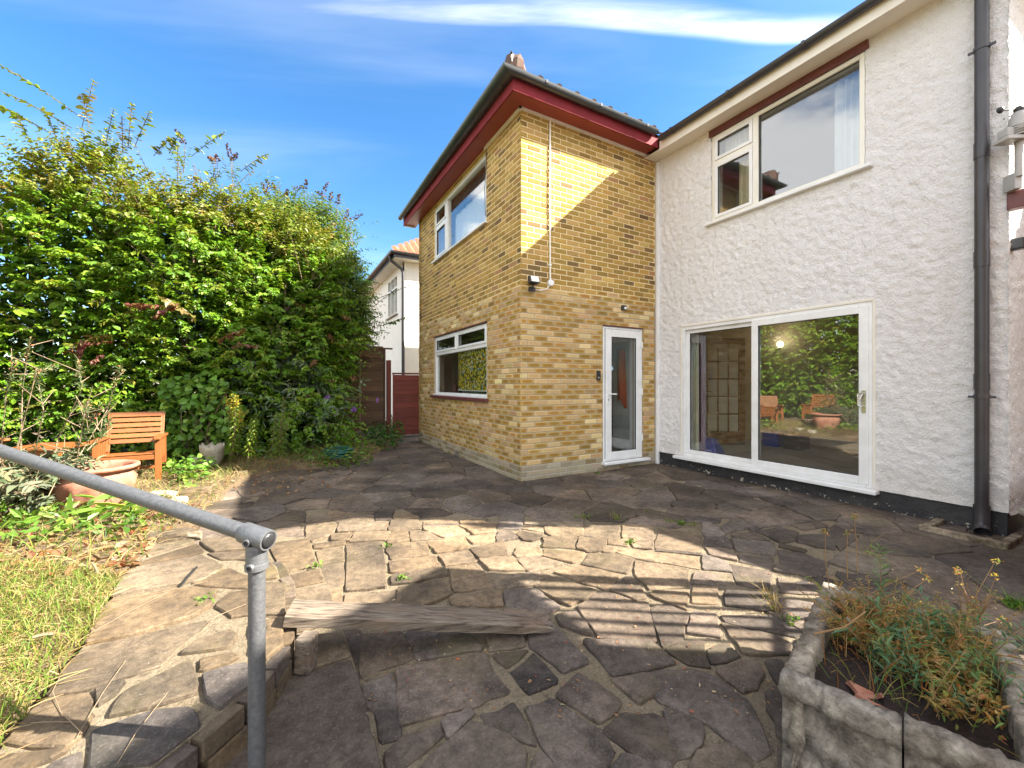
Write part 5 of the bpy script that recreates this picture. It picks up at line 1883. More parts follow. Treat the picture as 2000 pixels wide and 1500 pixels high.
# ---- low brick wall with a coping at the right edge, and unseen shadow casters added beyond the frame
lw = thing("garden_wall", (4.4, .3, 0), "low orange brick garden wall with pale coping at the house corner", "garden wall")
b = MB()
for k in range(6):
    y = .80
    x0 = 4.30
    off = .11 * (k % 2)
    x = x0
    while x < 6.0:
        L = .215 if not (x == x0 and off) else .105
        b.box(x, min(x + L, 6.1), .30, .71, k * .075 + .004, k * .075 + .069)
        x += L + .01
    MB
b.build("brickwork", M['rail_brick'], lw)
MB().box(4.31, 6.1, .31, .70, 0, .46).build("core", M['mortar'], lw)
MB().box(4.27, 6.1, .27, .74, .462, .505).build("coping", M['concrete'], lw, bevel=.008)

ob = thing("shadow_gable", (4.2, -3, 0), "unseen timber gable and trellis added to cast shadows on the patio", "shadow_gable")  # unseen; added to cast the sloping shadow edge over the foreground
ow = MB()
caster_top = lambda y: 3.45 - .70 * (y - .06)
ow.add([(4.2, -.32, 0), (4.2, -5.0, 0), (4.2, -5.0, caster_top(-2.6)), (4.2, -2.6, caster_top(-2.6) + .0), (4.2, -.32, caster_top(-.32)),
        (4.24, -.32, 0), (4.24, -5.0, 0), (4.24, -5.0, caster_top(-2.6)), (4.24, -2.6, caster_top(-2.6)), (4.24, -.32, caster_top(-.32))],
       [(0, 1, 2, 3, 4), (5, 6, 7, 8, 9), (0, 1, 6, 5), (1, 2, 7, 6), (2, 3, 8, 7), (3, 4, 9, 8), (4, 0, 5, 9)])
ow.build("wall", M['fence_wood'], ob)
MB().add([(4.19, .64, caster_top(.64) - .03), (4.25, .64, caster_top(.64) - .03), (4.25, -.32, caster_top(-.32)), (4.19, -.32, caster_top(-.32)),
          (4.19, .64, 2.64), (4.25, .64, 2.64), (4.25, -.32, 2.64), (4.19, -.32, 2.64)],
         [(0, 1, 2, 3), (4, 5, 6, 7), (0, 1, 5, 4), (1, 2, 6, 5), (2, 3, 7, 6), (3, 0, 4, 7)]).build("shadow_panel", M['fence_wood'], ob)
MB().box(4.2, 4.26, .50, .60, 0, 2.64).build("post", M['fence_wood'], ob)
for y0, y1 in ((.36, .41), (.20, .235), (.08, .105), (-.07, -.03), (-.19, -.165)):  # bars added to cast the striped shadows on the paving
    MB().box(4.21, 4.235, y0, y1, 0, 2.64).build("shadow_bar", M['fence_wood'], ob)
MB().bar((4.24, .48, 1.35), (4.24, -.3, 1.95), .04, .045).build("brace", M['fence_wood'], ob)
gw = thing("shadow_fence", (6.3, -1, 0), "unseen tall boarded fence added to shade the paving by the house", "fence")  # unseen; height shaped to shade the right-hand paving and lower return wall
for k in range(22):
    y1 = .95 - k * .18
    MB().box(6.3, 6.325, y1 - .176, y1, 0, 3.22 - k * .025).build("board", M['fence_wood'], gw)
MB().box(6.326, 6.37, -3.0, .95, .4, .5).build("fence_rail", M['fence_wood'], gw)

# ------------------------------------------------------------------ back fence, gate, neighbours
FYY = 10.62
fence = thing("fence_panel", (1.6, FYY, .05), "weathered brown overlapping-slat fence panel beyond the shrubs", "fence")
r_ = np.random.default_rng(9)
for px0, px1 in ((.55, 2.30), (-1.35, .50)):
    z = .18
    k = 0
    while z < 2.15:
        h = .135 + r_.normal(0, .006)
        m_ = MB()
        nseg = 7
        for i in range(nseg + 1):
            x = px0 + (px1 - px0) * i / nseg
            w = r_.normal(0, .006)
            m_.v += [(x, FYY - .022, z + w), (x, FYY + .004, z + w), (x, FYY + .004, z + h + .02), (x, FYY - .008, z + h + .02)]
        for i in range(nseg):
            for c_ in range(4): m_.f.append((i * 4 + c_, i * 4 + (c_ + 1) % 4, i * 4 + 4 + (c_ + 1) % 4, i * 4 + 4 + c_))
        m_.f += [(0, 1, 2, 3), tuple(nseg * 4 + c_ for c_ in range(4))]
        m_.build("slat", M['fence_wood'], fence)
        z += h - .012
        k += 1
for x in (.50, 2.30): MB().box(x, x + .05, FYY - .05, FYY + .03, .05, 2.2).build("post", M['fence_wood'], fence)
MB().box(.45, 2.52, FYY - .06, FYY + .04, 2.2, 2.235).build("capping", M['fence_wood'], fence)
for x, z1 in ((1.72, 2.12), (1.05, 1.9), (1.25, 2.0)):
    MB().box(x, x + .045, FYY - .05, FYY - .024, .05, z1).build("batten", M['pale_wood'], fence)
gate = thing("garden_gate", (2.55, FYY - .1, 0), "low dark red slatted side gate against the brick wall", "gate")
z = .04
while z < 1.52:
    m_ = MB()
    w0, w1 = r_.normal(0, .004, 2)
    m_.hexa([(2.52, FYY - .12, z + w0), (3.5, FYY - .12, z + w1), (3.5, FYY - .098, z + w1), (2.52, FYY - .098, z + w0), (2.52, FYY - .107, z + .135 + w0), (3.5, FYY - .107, z + .135 + w1), (3.5, FYY - .098, z + .135 + w1), (2.52, FYY - .098, z + .135 + w0)])
    m_.build("slat", M['red_wood'], gate)
    z += .115
MB().box(2.50, 3.5, FYY - .135, FYY - .085, 1.575, 1.615).build("top_rail", M['red_wood'], gate)
MB().box(2.36, 2.46, FYY - .16, FYY - .06, 0, 1.92).build("post", M['red_wood'], gate)
MB().box(2.505, 2.55, FYY - .14, FYY - .122, .04, 1.57).build("stile", M['red_wood'], gate)

nh = thing("neighbour_house", (3.54, 13.28, 0), "white rendered neighbouring house with orange tiled roof behind the fence", "house")
NX, NY = 3.54, 13.28
NL = frame((NX, 0, 0), (0, 1, 0), (-1, 0, 0))
NW = (14.15, 15.6, 3.72, 5.08)
m_ = MB()
holed_wall(m_, NL, NY, NY + 8, -.1, 5.25, [NW], .2)
m_.box(NX, NX + 7, NY - .001, NY + .2, -.1, 5.25)
m_.build("wall", M['render_white'], nh)
nwf = win_frame(NL, NW[0], NW[1], NW[2], NW[3], -.12, .0, .06)
nwf.fb(NL, 14.6, 14.65, NW[2] + .06, NW[3] - .06, -.12, 0).fb(NL, 15.1, 15.15, NW[2] + .06, NW[3] - .06, -.12, 0).fb(NL, NW[0] + .06, NW[1] - .06, 4.62, 4.67, -.12, 0.002)
nwo = nwf.build("window", M['upvc_old'], nh)
MB().fb(NL, NW[0] + .06, NW[1] - .06, NW[2] + .06, NW[3] - .06, -.07, -.064).build("glass_pane", M['glass'], nwo)
MB().fb(NL, NW[0] - .05, NW[1] + .05, NW[2] - .05, NW[2], -.05, .06).build("sill", M['concrete'], nwo)
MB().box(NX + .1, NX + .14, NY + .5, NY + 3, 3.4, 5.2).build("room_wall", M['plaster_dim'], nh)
MB().box(NX - .42, NX, NY - .4, NY + 8, 5.25, 5.27).box(NX, NX + 7, NY - .4, NY - .001, 5.25, 5.27).build("soffit", M['white_paint'], nh)
gutter([(NX + 7, NY - .46, 5.40), (NX - .48, NY - .46, 5.40), (NX - .48, NY + 8, 5.40)], .07, "gutter", nh, 'pipe', clips=3)
MB().box(NX - .42, NX - .40, NY - .42, NY + 8, 5.24, 5.38).box(NX - .4, NX + 7, NY - .42, NY - .40, 5.24, 5.38).build("fascia", M['pipe'], nh)
nr = MB()
a_ = Vector((NX - .46, NY - .44, 5.42)); run3 = 3.4; t3 = math.tan(math.radians(36))
R3 = a_ + Vector((run3, run3, run3 * t3))
slope_patch(nr, a_, a_ + Vector((8, 0, 0)), R3 + Vector((8, 0, 0)), R3)
slope_patch(nr, a_ + Vector((0, 9, 0)), a_, R3, R3 + Vector((0, 9, 0)))
nroof = nr.build("roof", M['tile_orange'], nh)
tl_ = MB()
up_ = Vector((0, math.cos(math.radians(36)), math.sin(math.radians(36))))
for j in range(10):
    for i in range(8):
        p = a_ + Vector((i * .25, 0, 0)) + up_ * (j * .30) + Vector((0, -.01, .012))
        if i * .25 < j * .30 * .809 - .1: continue
        q = [p, p + Vector((.235, 0, 0)), p + Vector((.235, 0, 0)) + up_ * .31, p + up_ * .31]
        m0 = p + Vector((.12, 0, .05)); m1 = m0 + up_ * .31
        tl_.add([q[0], m0, q[1], q[2], m1, q[3]], [(0, 1, 4, 5), (1, 2, 3, 4), (0, 1, 2)])
tl_.build("roof_tiles", M['tile_orange'], nroof)
dpn = [(NX - .48, NY - .10, 5.36), (NX - .45, NY - .10, 5.2), (NX - .12, NY - .12, 4.98), (NX - .07, NY - .12, 4.85), (NX - .07, NY - .12, 0)]
MB().tube(dpn, .05, 10).build("downpipe", M['pipe'], nh, smooth=True)
fh = thing("far_house", c2w(-7.2, 19, 0), "small distant house with red-orange tiled roof glimpsed through the shrubs", "house")
o1 = c2w(-6.6, 19)
m_ = MB().box(o1.x - 2.4, o1.x + 2.4, o1.y, o1.y + 5, -.1, 3.6)
m_.build("wall", M['render_yellow'], fh)
m_ = MB()
m_.add([(o1.x - 2.8, o1.y - .4, 3.55), (o1.x + 2.8, o1.y - .4, 3.55), (o1.x + 2.8, o1.y + 2.5, 5.2), (o1.x - 2.8, o1.y + 2.5, 5.2), (o1.x - 2.8, o1.y + 5.4, 3.55), (o1.x + 2.8, o1.y + 5.4, 3.55)],
       [(0, 1, 2, 3), (3, 2, 5, 4), (0, 3, 4), (1, 5, 2), (0, 4, 5, 1)])
m_.build("roof", M['tile_orange'], fh)

# ------------------------------------------------------------------ vegetation
def nrm(a):
    return a / (np.linalg.norm(a, axis=-1, keepdims=True) + 1e-9)


PAL = {
    'bright': ([(.13, .255, .016), (.098, .205, .013), (.175, .28, .021), (.062, .145, .012), (.23, .27, .025), (.22, .17, .035)], [.30, .27, .18, .14, .08, .03]),
    'top': ([(.14, .20, .02), (.18, .22, .025), (.20, .175, .04), (.14, .20, .025), (.28, .19, .07)], [.3, .25, .15, .2, .1]),
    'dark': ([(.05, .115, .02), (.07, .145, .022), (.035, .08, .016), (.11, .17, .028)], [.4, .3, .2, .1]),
    'buddleia': ([(.12, .20, .04), (.09, .16, .035), (.17, .22, .06), (.22, .24, .05)], [.4, .3, .2, .1]),
    'silver': ([(.15, .20, .12), (.11, .17, .08), (.20, .24, .16), (.08, .14, .045)], [.35, .3, .2, .15]),
    'sage': ([(.10, .125, .07), (.075, .105, .05), (.135, .155, .095), (.065, .095, .03), (.16, .13, .065)], [.3, .3, .2, .1, .1]),
    'round': ([(.13, .26, .035), (.10, .21, .03), (.18, .30, .045), (.07, .15, .02)], [.4, .3, .15, .15]),
    'red': ([(.17, .045, .045), (.22, .08, .07), (.18, .10, .045), (.15, .16, .03)], [.3, .25, .25, .2]),
    'lime': ([(.15, .23, .022), (.11, .19, .018), (.20, .25, .035)], [.4, .4, .2]),
    'litter': ([(.24, .13, .06), (.17, .085, .04), (.29, .19, .09), (.24, .07, .03), (.34, .25, .15)], [.3, .25, .2, .1, .15]),
    'dock': ([(.10, .19, .022), (.075, .15, .018), (.15, .21, .035), (.05, .10, .015)], [.4, .3, .2, .1]),
    'straw': ([(.34, .24, .11), (.27, .18, .075), (.40, .30, .15), (.20, .16, .05), (.14, .17, .035)], [.3, .25, .2, .15, .1]),
    'lawn': ([(.12, .19, .025), (.09, .15, .02), (.20, .20, .04), (.30, .23, .09)], [.35, .3, .2, .15]),
    'deadplant': ([(.34, .14, .04), (.34, .22, .06), (.22, .22, .05), (.13, .21, .045), (.40, .29, .11)], [.26, .22, .2, .17, .15]),
    'bluegreen': ([(.09, .18, .09), (.12, .22, .11), (.07, .14, .06), (.17, .24, .07)], [.35, .3, .2, .15]),
    'brownhead': ([(.14, .07, .03), (.10, .05, .022), (.19, .105, .045)], [.4, .35, .25]),
}


def pick(pal, n, r, jit=.13):
    cs, w = PAL[pal]
    w = np.array(w) / sum(w)
    c = np.array(cs)[r.choice(len(cs), n, p=w)]
    c = c * (1 + jit * r.standard_normal((n, 1))) * (1 + .05 * r.standard_normal((n, 3)))
    return np.clip(c, .01, .7)


class Leaves:
    def __init__(self):
        self.V, self.F, self.C, self.n = [], [], [], 0

    def add(self, base, d, nv, L, W, col, curl=.18):
        """six-point leaves with a folded midrib"""
        n = len(base)
        if n == 0: return
        d = nrm(d)
        s = nrm(np.cross(d, nv))
        u = np.cross(s, d)
        L = np.broadcast_to(np.asarray(L, float).reshape(-1, 1), (n, 1))
        W = np.broadcast_to(np.asarray(W, float).reshape(-1, 1), (n, 1))
        P = np.empty((n, 6, 3))
        P[:, 0] = base
        P[:, 1] = base + d * L * .30 + s * W * .5 + u * W * .16
        P[:, 2] = base + d * L * .68 + s * W * .40 + u * (W * .12 - L * curl * .4)
        P[:, 3] = base + d * L - u * L * curl
        P[:, 4] = base + d * L * .68 - s * W * .40 + u * (W * .12 - L * curl * .4)
        P[:, 5] = base + d * L * .30 - s * W * .5 + u * W * .16
        f = np.array([(0, 1, 2, 3), (0, 3, 4, 5)])
        self.F.append((f[None] + (np.arange(n) * 6)[:, None, None]).reshape(-1, 4) + self.n)
        self.V.append(P.reshape(-1, 3))
        c = np.concatenate([col, np.ones((n, 1))], 1)
        self.C.append(np.repeat(c, 6, 0))
        self.n += n * 6

    def blades(self, base, tipoff, w, col, bend=.3):
        """grass blades / thin stems: 2-segment tapered ribbons"""
        n = len(base)
        if n == 0: return
        d = nrm(tipoff)
        s = nrm(np.cross(d, np.random.default_rng(n).normal(size=(n, 3))))
        w = np.broadcast_to(np.asarray(w, float).reshape(-1, 1), (n, 1))
        L = np.linalg.norm(tipoff, axis=1, keepdims=True)
        side = tipoff * np.array((1, 1, 0))
        mid = base + tipoff * .55 - side * .18 * bend + np.array((0, 0, 1)) * L * .10 * bend
        P = np.empty((n, 6, 3))
        P[:, 0] = base - s * w * .5; P[:, 1] = base + s * w * .5
        P[:, 2] = mid + s * w * .4; P[:, 3] = mid - s * w * .4
        P[:, 4] = base + tipoff + s * w * .12; P[:, 5] = base + tipoff - s * w * .12
        f = np.array([(0, 1, 2, 3), (3, 2, 4, 5)])
        self.F.append((f[None] + (np.arange(n) * 6)[:, None, None]).reshape(-1, 4) + self.n)
        self.V.append(P.reshape(-1, 3))
        c = np.concatenate([col, np.ones((n, 1))], 1)
        self.C.append(np.repeat(c, 6, 0))
        self.n += n * 6

    def build(self, name, m, parent=None, kind=None):
        me = np_mesh(name, np.concatenate(self.V), np.concatenate(self.F), m, np.concatenate(self.C), smooth=False)
        o = link(name, me, parent)
        if kind: o["kind"] = kind
        return o


def sprays(lv, r, base, dirs, length, nl, ll, lw, pal, droop=.35, pairs=True, stems=None, tint=None, spread=.9, start=.15, sag=.35, curl=.18):
    """leafy shoots: base (n,3), unit dirs (n,3), length (n,), nl leaves each"""
    n = len(base)
    if n == 0: return
    t = np.linspace(start, 1, nl)[None, :, None]
    L = length[:, None, None]
    pos = base[:, None] + dirs[:, None] * L * t
    pos[..., 2] -= (droop * length[:, None] * t[..., 0] ** 2)
    tan = dirs[:, None] * np.ones((1, nl, 1))
    tan = tan.copy()
    tan[..., 2] -= 2 * droop * t[..., 0]
    tan = nrm(tan)
    up = np.array((0, 0, 1.0)) + .35 * r.standard_normal((n, nl, 3))
    side = nrm(np.cross(tan, up))
    col_s = pick(pal, n, r, .10)
    for sg in ((1, -1) if pairs else (1,)):
        sgn = sg if pairs else np.where(np.arange(nl) % 2, 1, -1)[None, :, None]
        d = side * sgn * spread + tan * .55 + .22 * r.standard_normal((n, nl, 3))
        d[..., 2] -= sag
        nv = np.array((0, 0, 1.0)) + .45 * r.standard_normal((n, nl, 3)) + dirs[:, None] * .35
        size = np.clip((1 - .45 * np.abs(t[..., 0] * 1.5 - .8)) * (1 + .30 * r.standard_normal((n, nl))) * r.uniform(.7, 1.3, (n, 1)), .25, 1.9)
        c = np.repeat(col_s, nl, 0) * .55 + pick(pal, n * nl, r) * .45
        if tint is not None: c = c * tint
        lv.add(pos.reshape(-1, 3), d.reshape(-1, 3), nv.reshape(-1, 3), (ll * size).reshape(-1), (lw * size).reshape(-1), c, curl)
    if stems is not None:
        for i in stems:
            ps = [tuple(base[i])] + [tuple(p) for p in pos[i, ::max(1, nl // 5)]]
            yield_tubes.append(ps)


yield_tubes = []


def shrub(name, label, cat, c, rx, ry, h, n, ll, lw, pal, seed, droop=.35, top_pal=None, whips=0, group=None, nl=9, spray=.55, z0=.15, rot=0.0, trunk=3, dens_top=1.0, toppow=2.6, smat='bark', pairs=True, whip_len=(.7, 1.5), sag=.35):
    """shrub standing at c: shoots spread over an uneven domed shell plus an inner layer, limbs inside"""
    r = np.random.default_rng(seed)
    root = thing(name, Vector((c[0], c[1], .1)), label, cat, group)
    lv = Leaves()
    ph = r.uniform(0, 6.28, 8)
    th = r.uniform(0, 2 * math.pi, n)
    v = r.random(n) ** .85
    zz = z0 + v * (h - z0)
    # profile: near-vertical sides, rounding at the top, with lumps
    f = np.clip(1 - (v ** toppow), 0, 1) ** .5
    lump = 1 + .19 * np.sin(3 * th + ph[0] + zz * 1.3) + .10 * np.sin(5 * th + ph[1] - zz * 2.3) + .09 * np.sin(zz * 3.7 + ph[2] + 2 * th)
    depth = np.abs(r.normal(0, .24, n))
    rad = f * lump * (1 - np.clip(depth, 0, .7)) + .04
    x, y = rx * rad * np.cos(th), ry * rad * np.sin(th)
    cr, sr = math.cos(rot), math.sin(rot)
    hz = 1 + .10 * np.sin(2.1 * x + ph[3]) * np.sin(1.7 * y + ph[4])
    P = np.stack([c[0] + x * cr - y * sr, c[1] + x * sr + y * cr, zz * hz], 1)
    out = np.stack([np.cos(th) * cr - np.sin(th) * sr, np.cos(th) * sr + np.sin(th) * cr, .35 + 1.3 * v], 1)
    d = nrm(nrm(out) + .45 * r.standard_normal((n, 3)))
    L = spray * (.6 + .7 * r.random(n))
    yield_tubes.clear()
    hi = v > .80
    sprays(lv, r, P[~hi], d[~hi], L[~hi], nl, ll, lw, pal, droop, pairs, sag=sag, stems=range(0, int((~hi).sum()), 14))
    sprays(lv, r, P[hi], d[hi], L[hi] * 1.15, nl, ll * .85, lw * .85, top_pal or pal, droop * .6, pairs, sag=sag)
    # coarse inner leaves so the middle is not see-through
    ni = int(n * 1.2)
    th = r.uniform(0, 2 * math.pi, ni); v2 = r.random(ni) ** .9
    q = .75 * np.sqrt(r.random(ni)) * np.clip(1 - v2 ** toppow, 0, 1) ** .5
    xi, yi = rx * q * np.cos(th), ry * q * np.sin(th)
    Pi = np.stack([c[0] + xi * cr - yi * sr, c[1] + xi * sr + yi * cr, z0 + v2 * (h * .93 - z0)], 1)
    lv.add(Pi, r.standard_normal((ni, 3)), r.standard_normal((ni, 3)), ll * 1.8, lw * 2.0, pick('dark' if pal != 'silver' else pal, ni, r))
    if whips:
        tw = r.uniform(0, 2 * math.pi, whips)
        q = .85 * np.sqrt(r.random(whips))
        xw, yw = rx * q * np.cos(tw), ry * q * np.sin(tw)
        bw_ = np.stack([c[0] + xw * cr - yw * sr, c[1] + xw * sr + yw * cr, h * (1 - .35 * q ** 2) * np.ones(whips) - .25], 1)
        dw = nrm(np.stack([.5 * r.standard_normal(whips), .5 * r.standard_normal(whips), np.ones(whips) * (1.1)], 1))
        Lw = r.uniform(*whip_len, whips)
        sprays(lv, r, bw_, dw, Lw, 16, ll * .68, lw * .62, top_pal or pal, .16, True, stems=range(whips))
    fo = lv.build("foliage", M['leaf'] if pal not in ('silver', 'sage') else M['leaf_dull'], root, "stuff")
    tb = MB()
    for ps in yield_tubes: tb.tube(ps, [.008 - .005 * i / len(ps) for i in range(len(ps))], 4, cap=False)
    yield_tubes.clear()
    for k in range(trunk):
        a = r.uniform(0, 6.28)
        b0 = Vector((c[0] + r.normal(0, .12), c[1] + r.normal(0, .12), 0))
        pts = [b0]
        for s in range(1, 5):
            q = s / 4
            pts.append(Vector((c[0] + rx * .55 * q * math.cos(a) + r.normal(0, .06), c[1] + ry * .55 * q * math.sin(a) + r.normal(0, .06), h * .8 * q)))
        tb.tube(pts, [.05 * (1 - .7 * i / 4) for i in range(5)], 6)
        for s in range(8):
            i = r.integers(1, 4)
            p = pts[i]
            e = Vector((c[0] + rx * r.uniform(-.85, .85), c[1] + ry * r.uniform(-.85, .85), min(h * .95, p.z + r.uniform(.3, 1.4))))
            tb.tube([p, (p + e) / 2 + Vector((0, 0, .1)), e], [.018, .012, .006], 5, cap=False)
    tb.build("branches", M[smat], root)
    return root


def flower_heads(root, pts, dirs, L, R, pal, seed, name="seed_head"):
    """drooping conical buddleia heads built as tapered clusters of florets"""
    r = np.random.default_rng(seed)
    for p, d, l in zip(pts, dirs, L):
        lv = Leaves()
        n = 46
        t = (np.arange(n) + r.random(n)) / n
        d = np.array(d) / np.linalg.norm(d)
        a = np.cross(d, (0, 0, 1.0)); a = a / (np.linalg.norm(a) + 1e-6)
        b = np.cross(d, a)
        th = r.uniform(0, 6.28, n)
        o = (a[None] * np.cos(th)[:, None] + b[None] * np.sin(th)[:, None])
        bend = np.array((0, 0, -1.0))[None] * (t[:, None] ** 2) * l * .25
        P = np.array(p)[None] + d[None] * (t * l)[:, None] + bend + o * (R * (1 - .8 * t))[:, None] * .4
        lv.add(P, o + d[None] * .6, d[None] + .3 * r.standard_normal((n, 3)), R * 1.1 * (1 - .5 * t), R * .6, pick(pal, n, r, .2), .1)
        lv.build(name, M['seedhead'], root)


SH = [   # label, camera x, camera ahead, rx, ry, h, n, palette, leaf, seed, whips
    ("bright green bushy shrub at the left edge with long whippy shoots", -7.9, 7.4, 1.6, 1.0, 5.2, 2200, 'bright', .085, 31, 30),
    ("tall bright green shrub behind the teak chair", -6.05, 7.7, 1.5, 1.0, 4.9, 2400, 'bright', .08, 32, 34),
    ("leafy green shrub with upright shoots between the teak chair and the middle of the hedge", -4.9, 8.35, 1.4, 1.0, 4.55, 2200, 'bright', .078, 33, 26),
    ("yellow-green shrub in the middle of the hedge", -5.15, 9.2, 1.15, 1.0, 4.5, 1900, 'bright', .07, 34, 18),
]
for lb, x, d, rx, ry, h, n, pal, ll, sd_, wh in SH:
    p = c2w(x, d)
    shrub("hedge_shrub", lb, "shrub", (p.x, p.y), rx, ry, h, n, ll, ll * .62, pal, sd_, .38, 'top', wh, "shrubs along the garden boundary", rot=-.5)
for lb, x, d, sd_ in (("green boundary shrub beyond the garden table", -9.6, 5.6, 41), ("green boundary shrub facing the sliding doors", -9.4, 3.7, 42), ("green boundary shrub furthest along the lawn", -9.0, 1.7, 43)):
    p = c2w(x, d)
    shrub("hedge_shrub", lb, "shrub", (p.x, p.y), 1.5, 1.2, 4.6, 1500, .10, .065, 'bright', sd_, .38, 'top', 4, "shrubs along the garden boundary")

# buddleia bushes with brown seed heads
for lb, x, d, rx, h, n, sd_, nh_ in (("tall buddleia with brown seed heads rising over the hedge", -4.9, 9.0, .9, 5.55, 900, 51, 16), ("buddleia with many brown seed heads beside the dark tree", -4.5, 9.6, .85, 5.05, 1500, 52, 30)):
    p = c2w(x, d)
    rt_ = shrub("buddleia_bush", lb, "shrub", (p.x, p.y), rx, rx, h, n, .11, .032, 'buddleia', sd_, .25, 'buddleia', 10, "buddleias with brown seed heads", nl=8, spray=.6, z0=1.9, whip_len=(.4, .8))
    r = np.random.default_rng(sd_)
    q = np.sqrt(r.random(nh_)) * .95
    th = r.uniform(0, 6.28, nh_)
    zt = h * (1 - .33 * q ** 2) + r.uniform(-.55, .35, nh_)
    pts = np.stack([p.x + rx * q * np.cos(th), p.y + rx * q * np.sin(th), zt], 1)
    dd = np.stack([.7 * np.cos(th) * q + .25 * r.standard_normal(nh_), .7 * np.sin(th) * q + .25 * r.standard_normal(nh_), r.uniform(.3, 1.1, nh_)], 1)
    HD = [((1030, 810), (990, 720)), ((992, 835), (962, 798)), ((1195, 905), (1170, 868)), ((1290, 885), (1270, 800)), ((1298, 905), (1318, 848)), ((1215, 905), (1205, 862)), ((1120, 1020), (1090, 985))] if sd_ == 51 else [((1490, 1090), (1465, 1010)), ((1545, 1085), (1525, 1015)), ((1590, 1105), (1602, 1055)), ((1640, 1065), (1685, 1030)), ((1800, 1092), (1825, 1012)), ((1820, 1112), (1775, 1060)), ((1880, 1142), (1892, 1078)), ((1930, 1232), (1940, 1165)), ((1955, 1235), (2010, 1185)), ((1545, 1175), (1615, 1235)), ((1645, 1145), (1668, 1205)), ((1450, 1205), (1456, 1275)), ((1785, 1225), (1740, 1290)), ((1545, 1265), (1508, 1312)), ((1690, 1425), (1740, 1462)), ((1600, 1345), (1645, 1425)), ((1505, 1065), (1490, 1000)), ((1700, 1060), (1708, 1000)), ((1845, 1125), (1850, 1070))]
    dpt = 8.3 if sd_ == 51 else 9.0
    p0s = np.array([at(a / 2.857, b / 2.857, dpt + .2 * r.random()) for (a, b), _ in HD])
    p1s = np.array([at(a / 2.857, b / 2.857, dpt + .1) for _, (a, b) in HD])
    flower_heads(rt_, p0s, p1s - p0s, np.linalg.norm(p1s - p0s, axis=1) * 1.25, .055, 'brownhead', sd_ + 1)
    tb = MB()
    for q in p0s:
        tb.tube([q + np.array((r.normal(0, .08), r.normal(0, .08), -.55)), q + np.array((0, 0, -.2)), q], [.009, .006, .004], 4, cap=False)
    tb.build("flower_stalks", M['bark'], rt_)["kind"] = "stuff"
    lv = Leaves()
    bq = np.repeat(p0s + np.array((0, 0, -.5)), 2, 0)
    sprays(lv, r, bq, nrm(np.stack([r.normal(0, .25, len(bq)), r.normal(0, .25, len(bq)), np.ones(len(bq))], 1)), np.full(len(bq), .5), 9, .10, .03, 'buddleia', .1, True)
    lv.build("upper_leaves", M['leaf'], rt_, "stuff")

# long airy shoots of the left-hand shrub against the sky
lv = Leaves()
r = np.random.default_rng(57)
SHT = (((165, 235), (-8, 112)), ((140, 250), (-6, 168)), ((100, 262), (-4, 205)), ((160, 250), (182, 160)), ((175, 250), (160, 190)), ((205, 290), (222, 216)), ((250, 290), (258, 203)), ((262, 290), (292, 222)), ((240, 300), (238, 230)), ((300, 305), (330, 276)), ((375, 305), (440, 258)), ((470, 335), (520, 305)), ((60, 280), (30, 225)), ((110, 270), (85, 215)), ((330, 300), (350, 268)))
b_ = np.array([at(a, b, 7.3) for (a, b), _ in SHT]); e_ = np.array([at(a, b, 7.2) for _, (a, b) in SHT])
dv = e_ - b_
dv[:, 2] += .10
sprays(lv, r, b_, nrm(dv), np.linalg.norm(dv, axis=1), 13, .095, .06, 'top', .11, True, stems=range(len(SHT)))
tb = MB()
for ps in yield_tubes: tb.tube(ps, .006, 4, cap=False)
yield_tubes.clear()
hz_ = [o for o in bpy.data.objects if o.get("label", "").startswith("bright green bushy shrub at the left edge")][0]
lv.build("shoots", M['leaf'], hz_, "stuff")
tb.build("shoot_stems", M['bark'], hz_)

# dark small-leaved tree at the end of the hedge
p = c2w(-4.5, 10.1)
shrub("boundary_tree", "dark small-leaved tree at the fence end of the hedge", "tree", (p.x, p.y), .8, .8, 4.5, 2000, .055, .034, 'dark', 61, .25, 'dark', 14, None, nl=9, spray=.5, z0=2.35, whip_len=(.4, .9), trunk=4)
# twig reaching across to the neighbour's pipe
lv = Leaves()
r = np.random.default_rng(63)
tw = MB()
base = np.array([at(735, 585, 10.1), at(735, 640, 10.0), at(728, 600, 10.1)])
tips = np.array([at(820, 545, 9.9), at(795, 615, 9.9), at(775, 560, 9.9)])
dv = tips - base
sprays(lv, r, base, nrm(dv), np.linalg.norm(dv, axis=1), 13, .075, .045, 'dark', .06, True, stems=range(3))
for ps in yield_tubes: tw.tube(ps, .006, 4, cap=False)
yield_tubes.clear()
ts = thing("overhanging_branch", base[0], "thin leafy branch reaching out in front of the white neighbouring house", "branch")
lv.build("foliage", M['leaf'], ts, "stuff")
tw.build("twigs", M['bark'], ts)

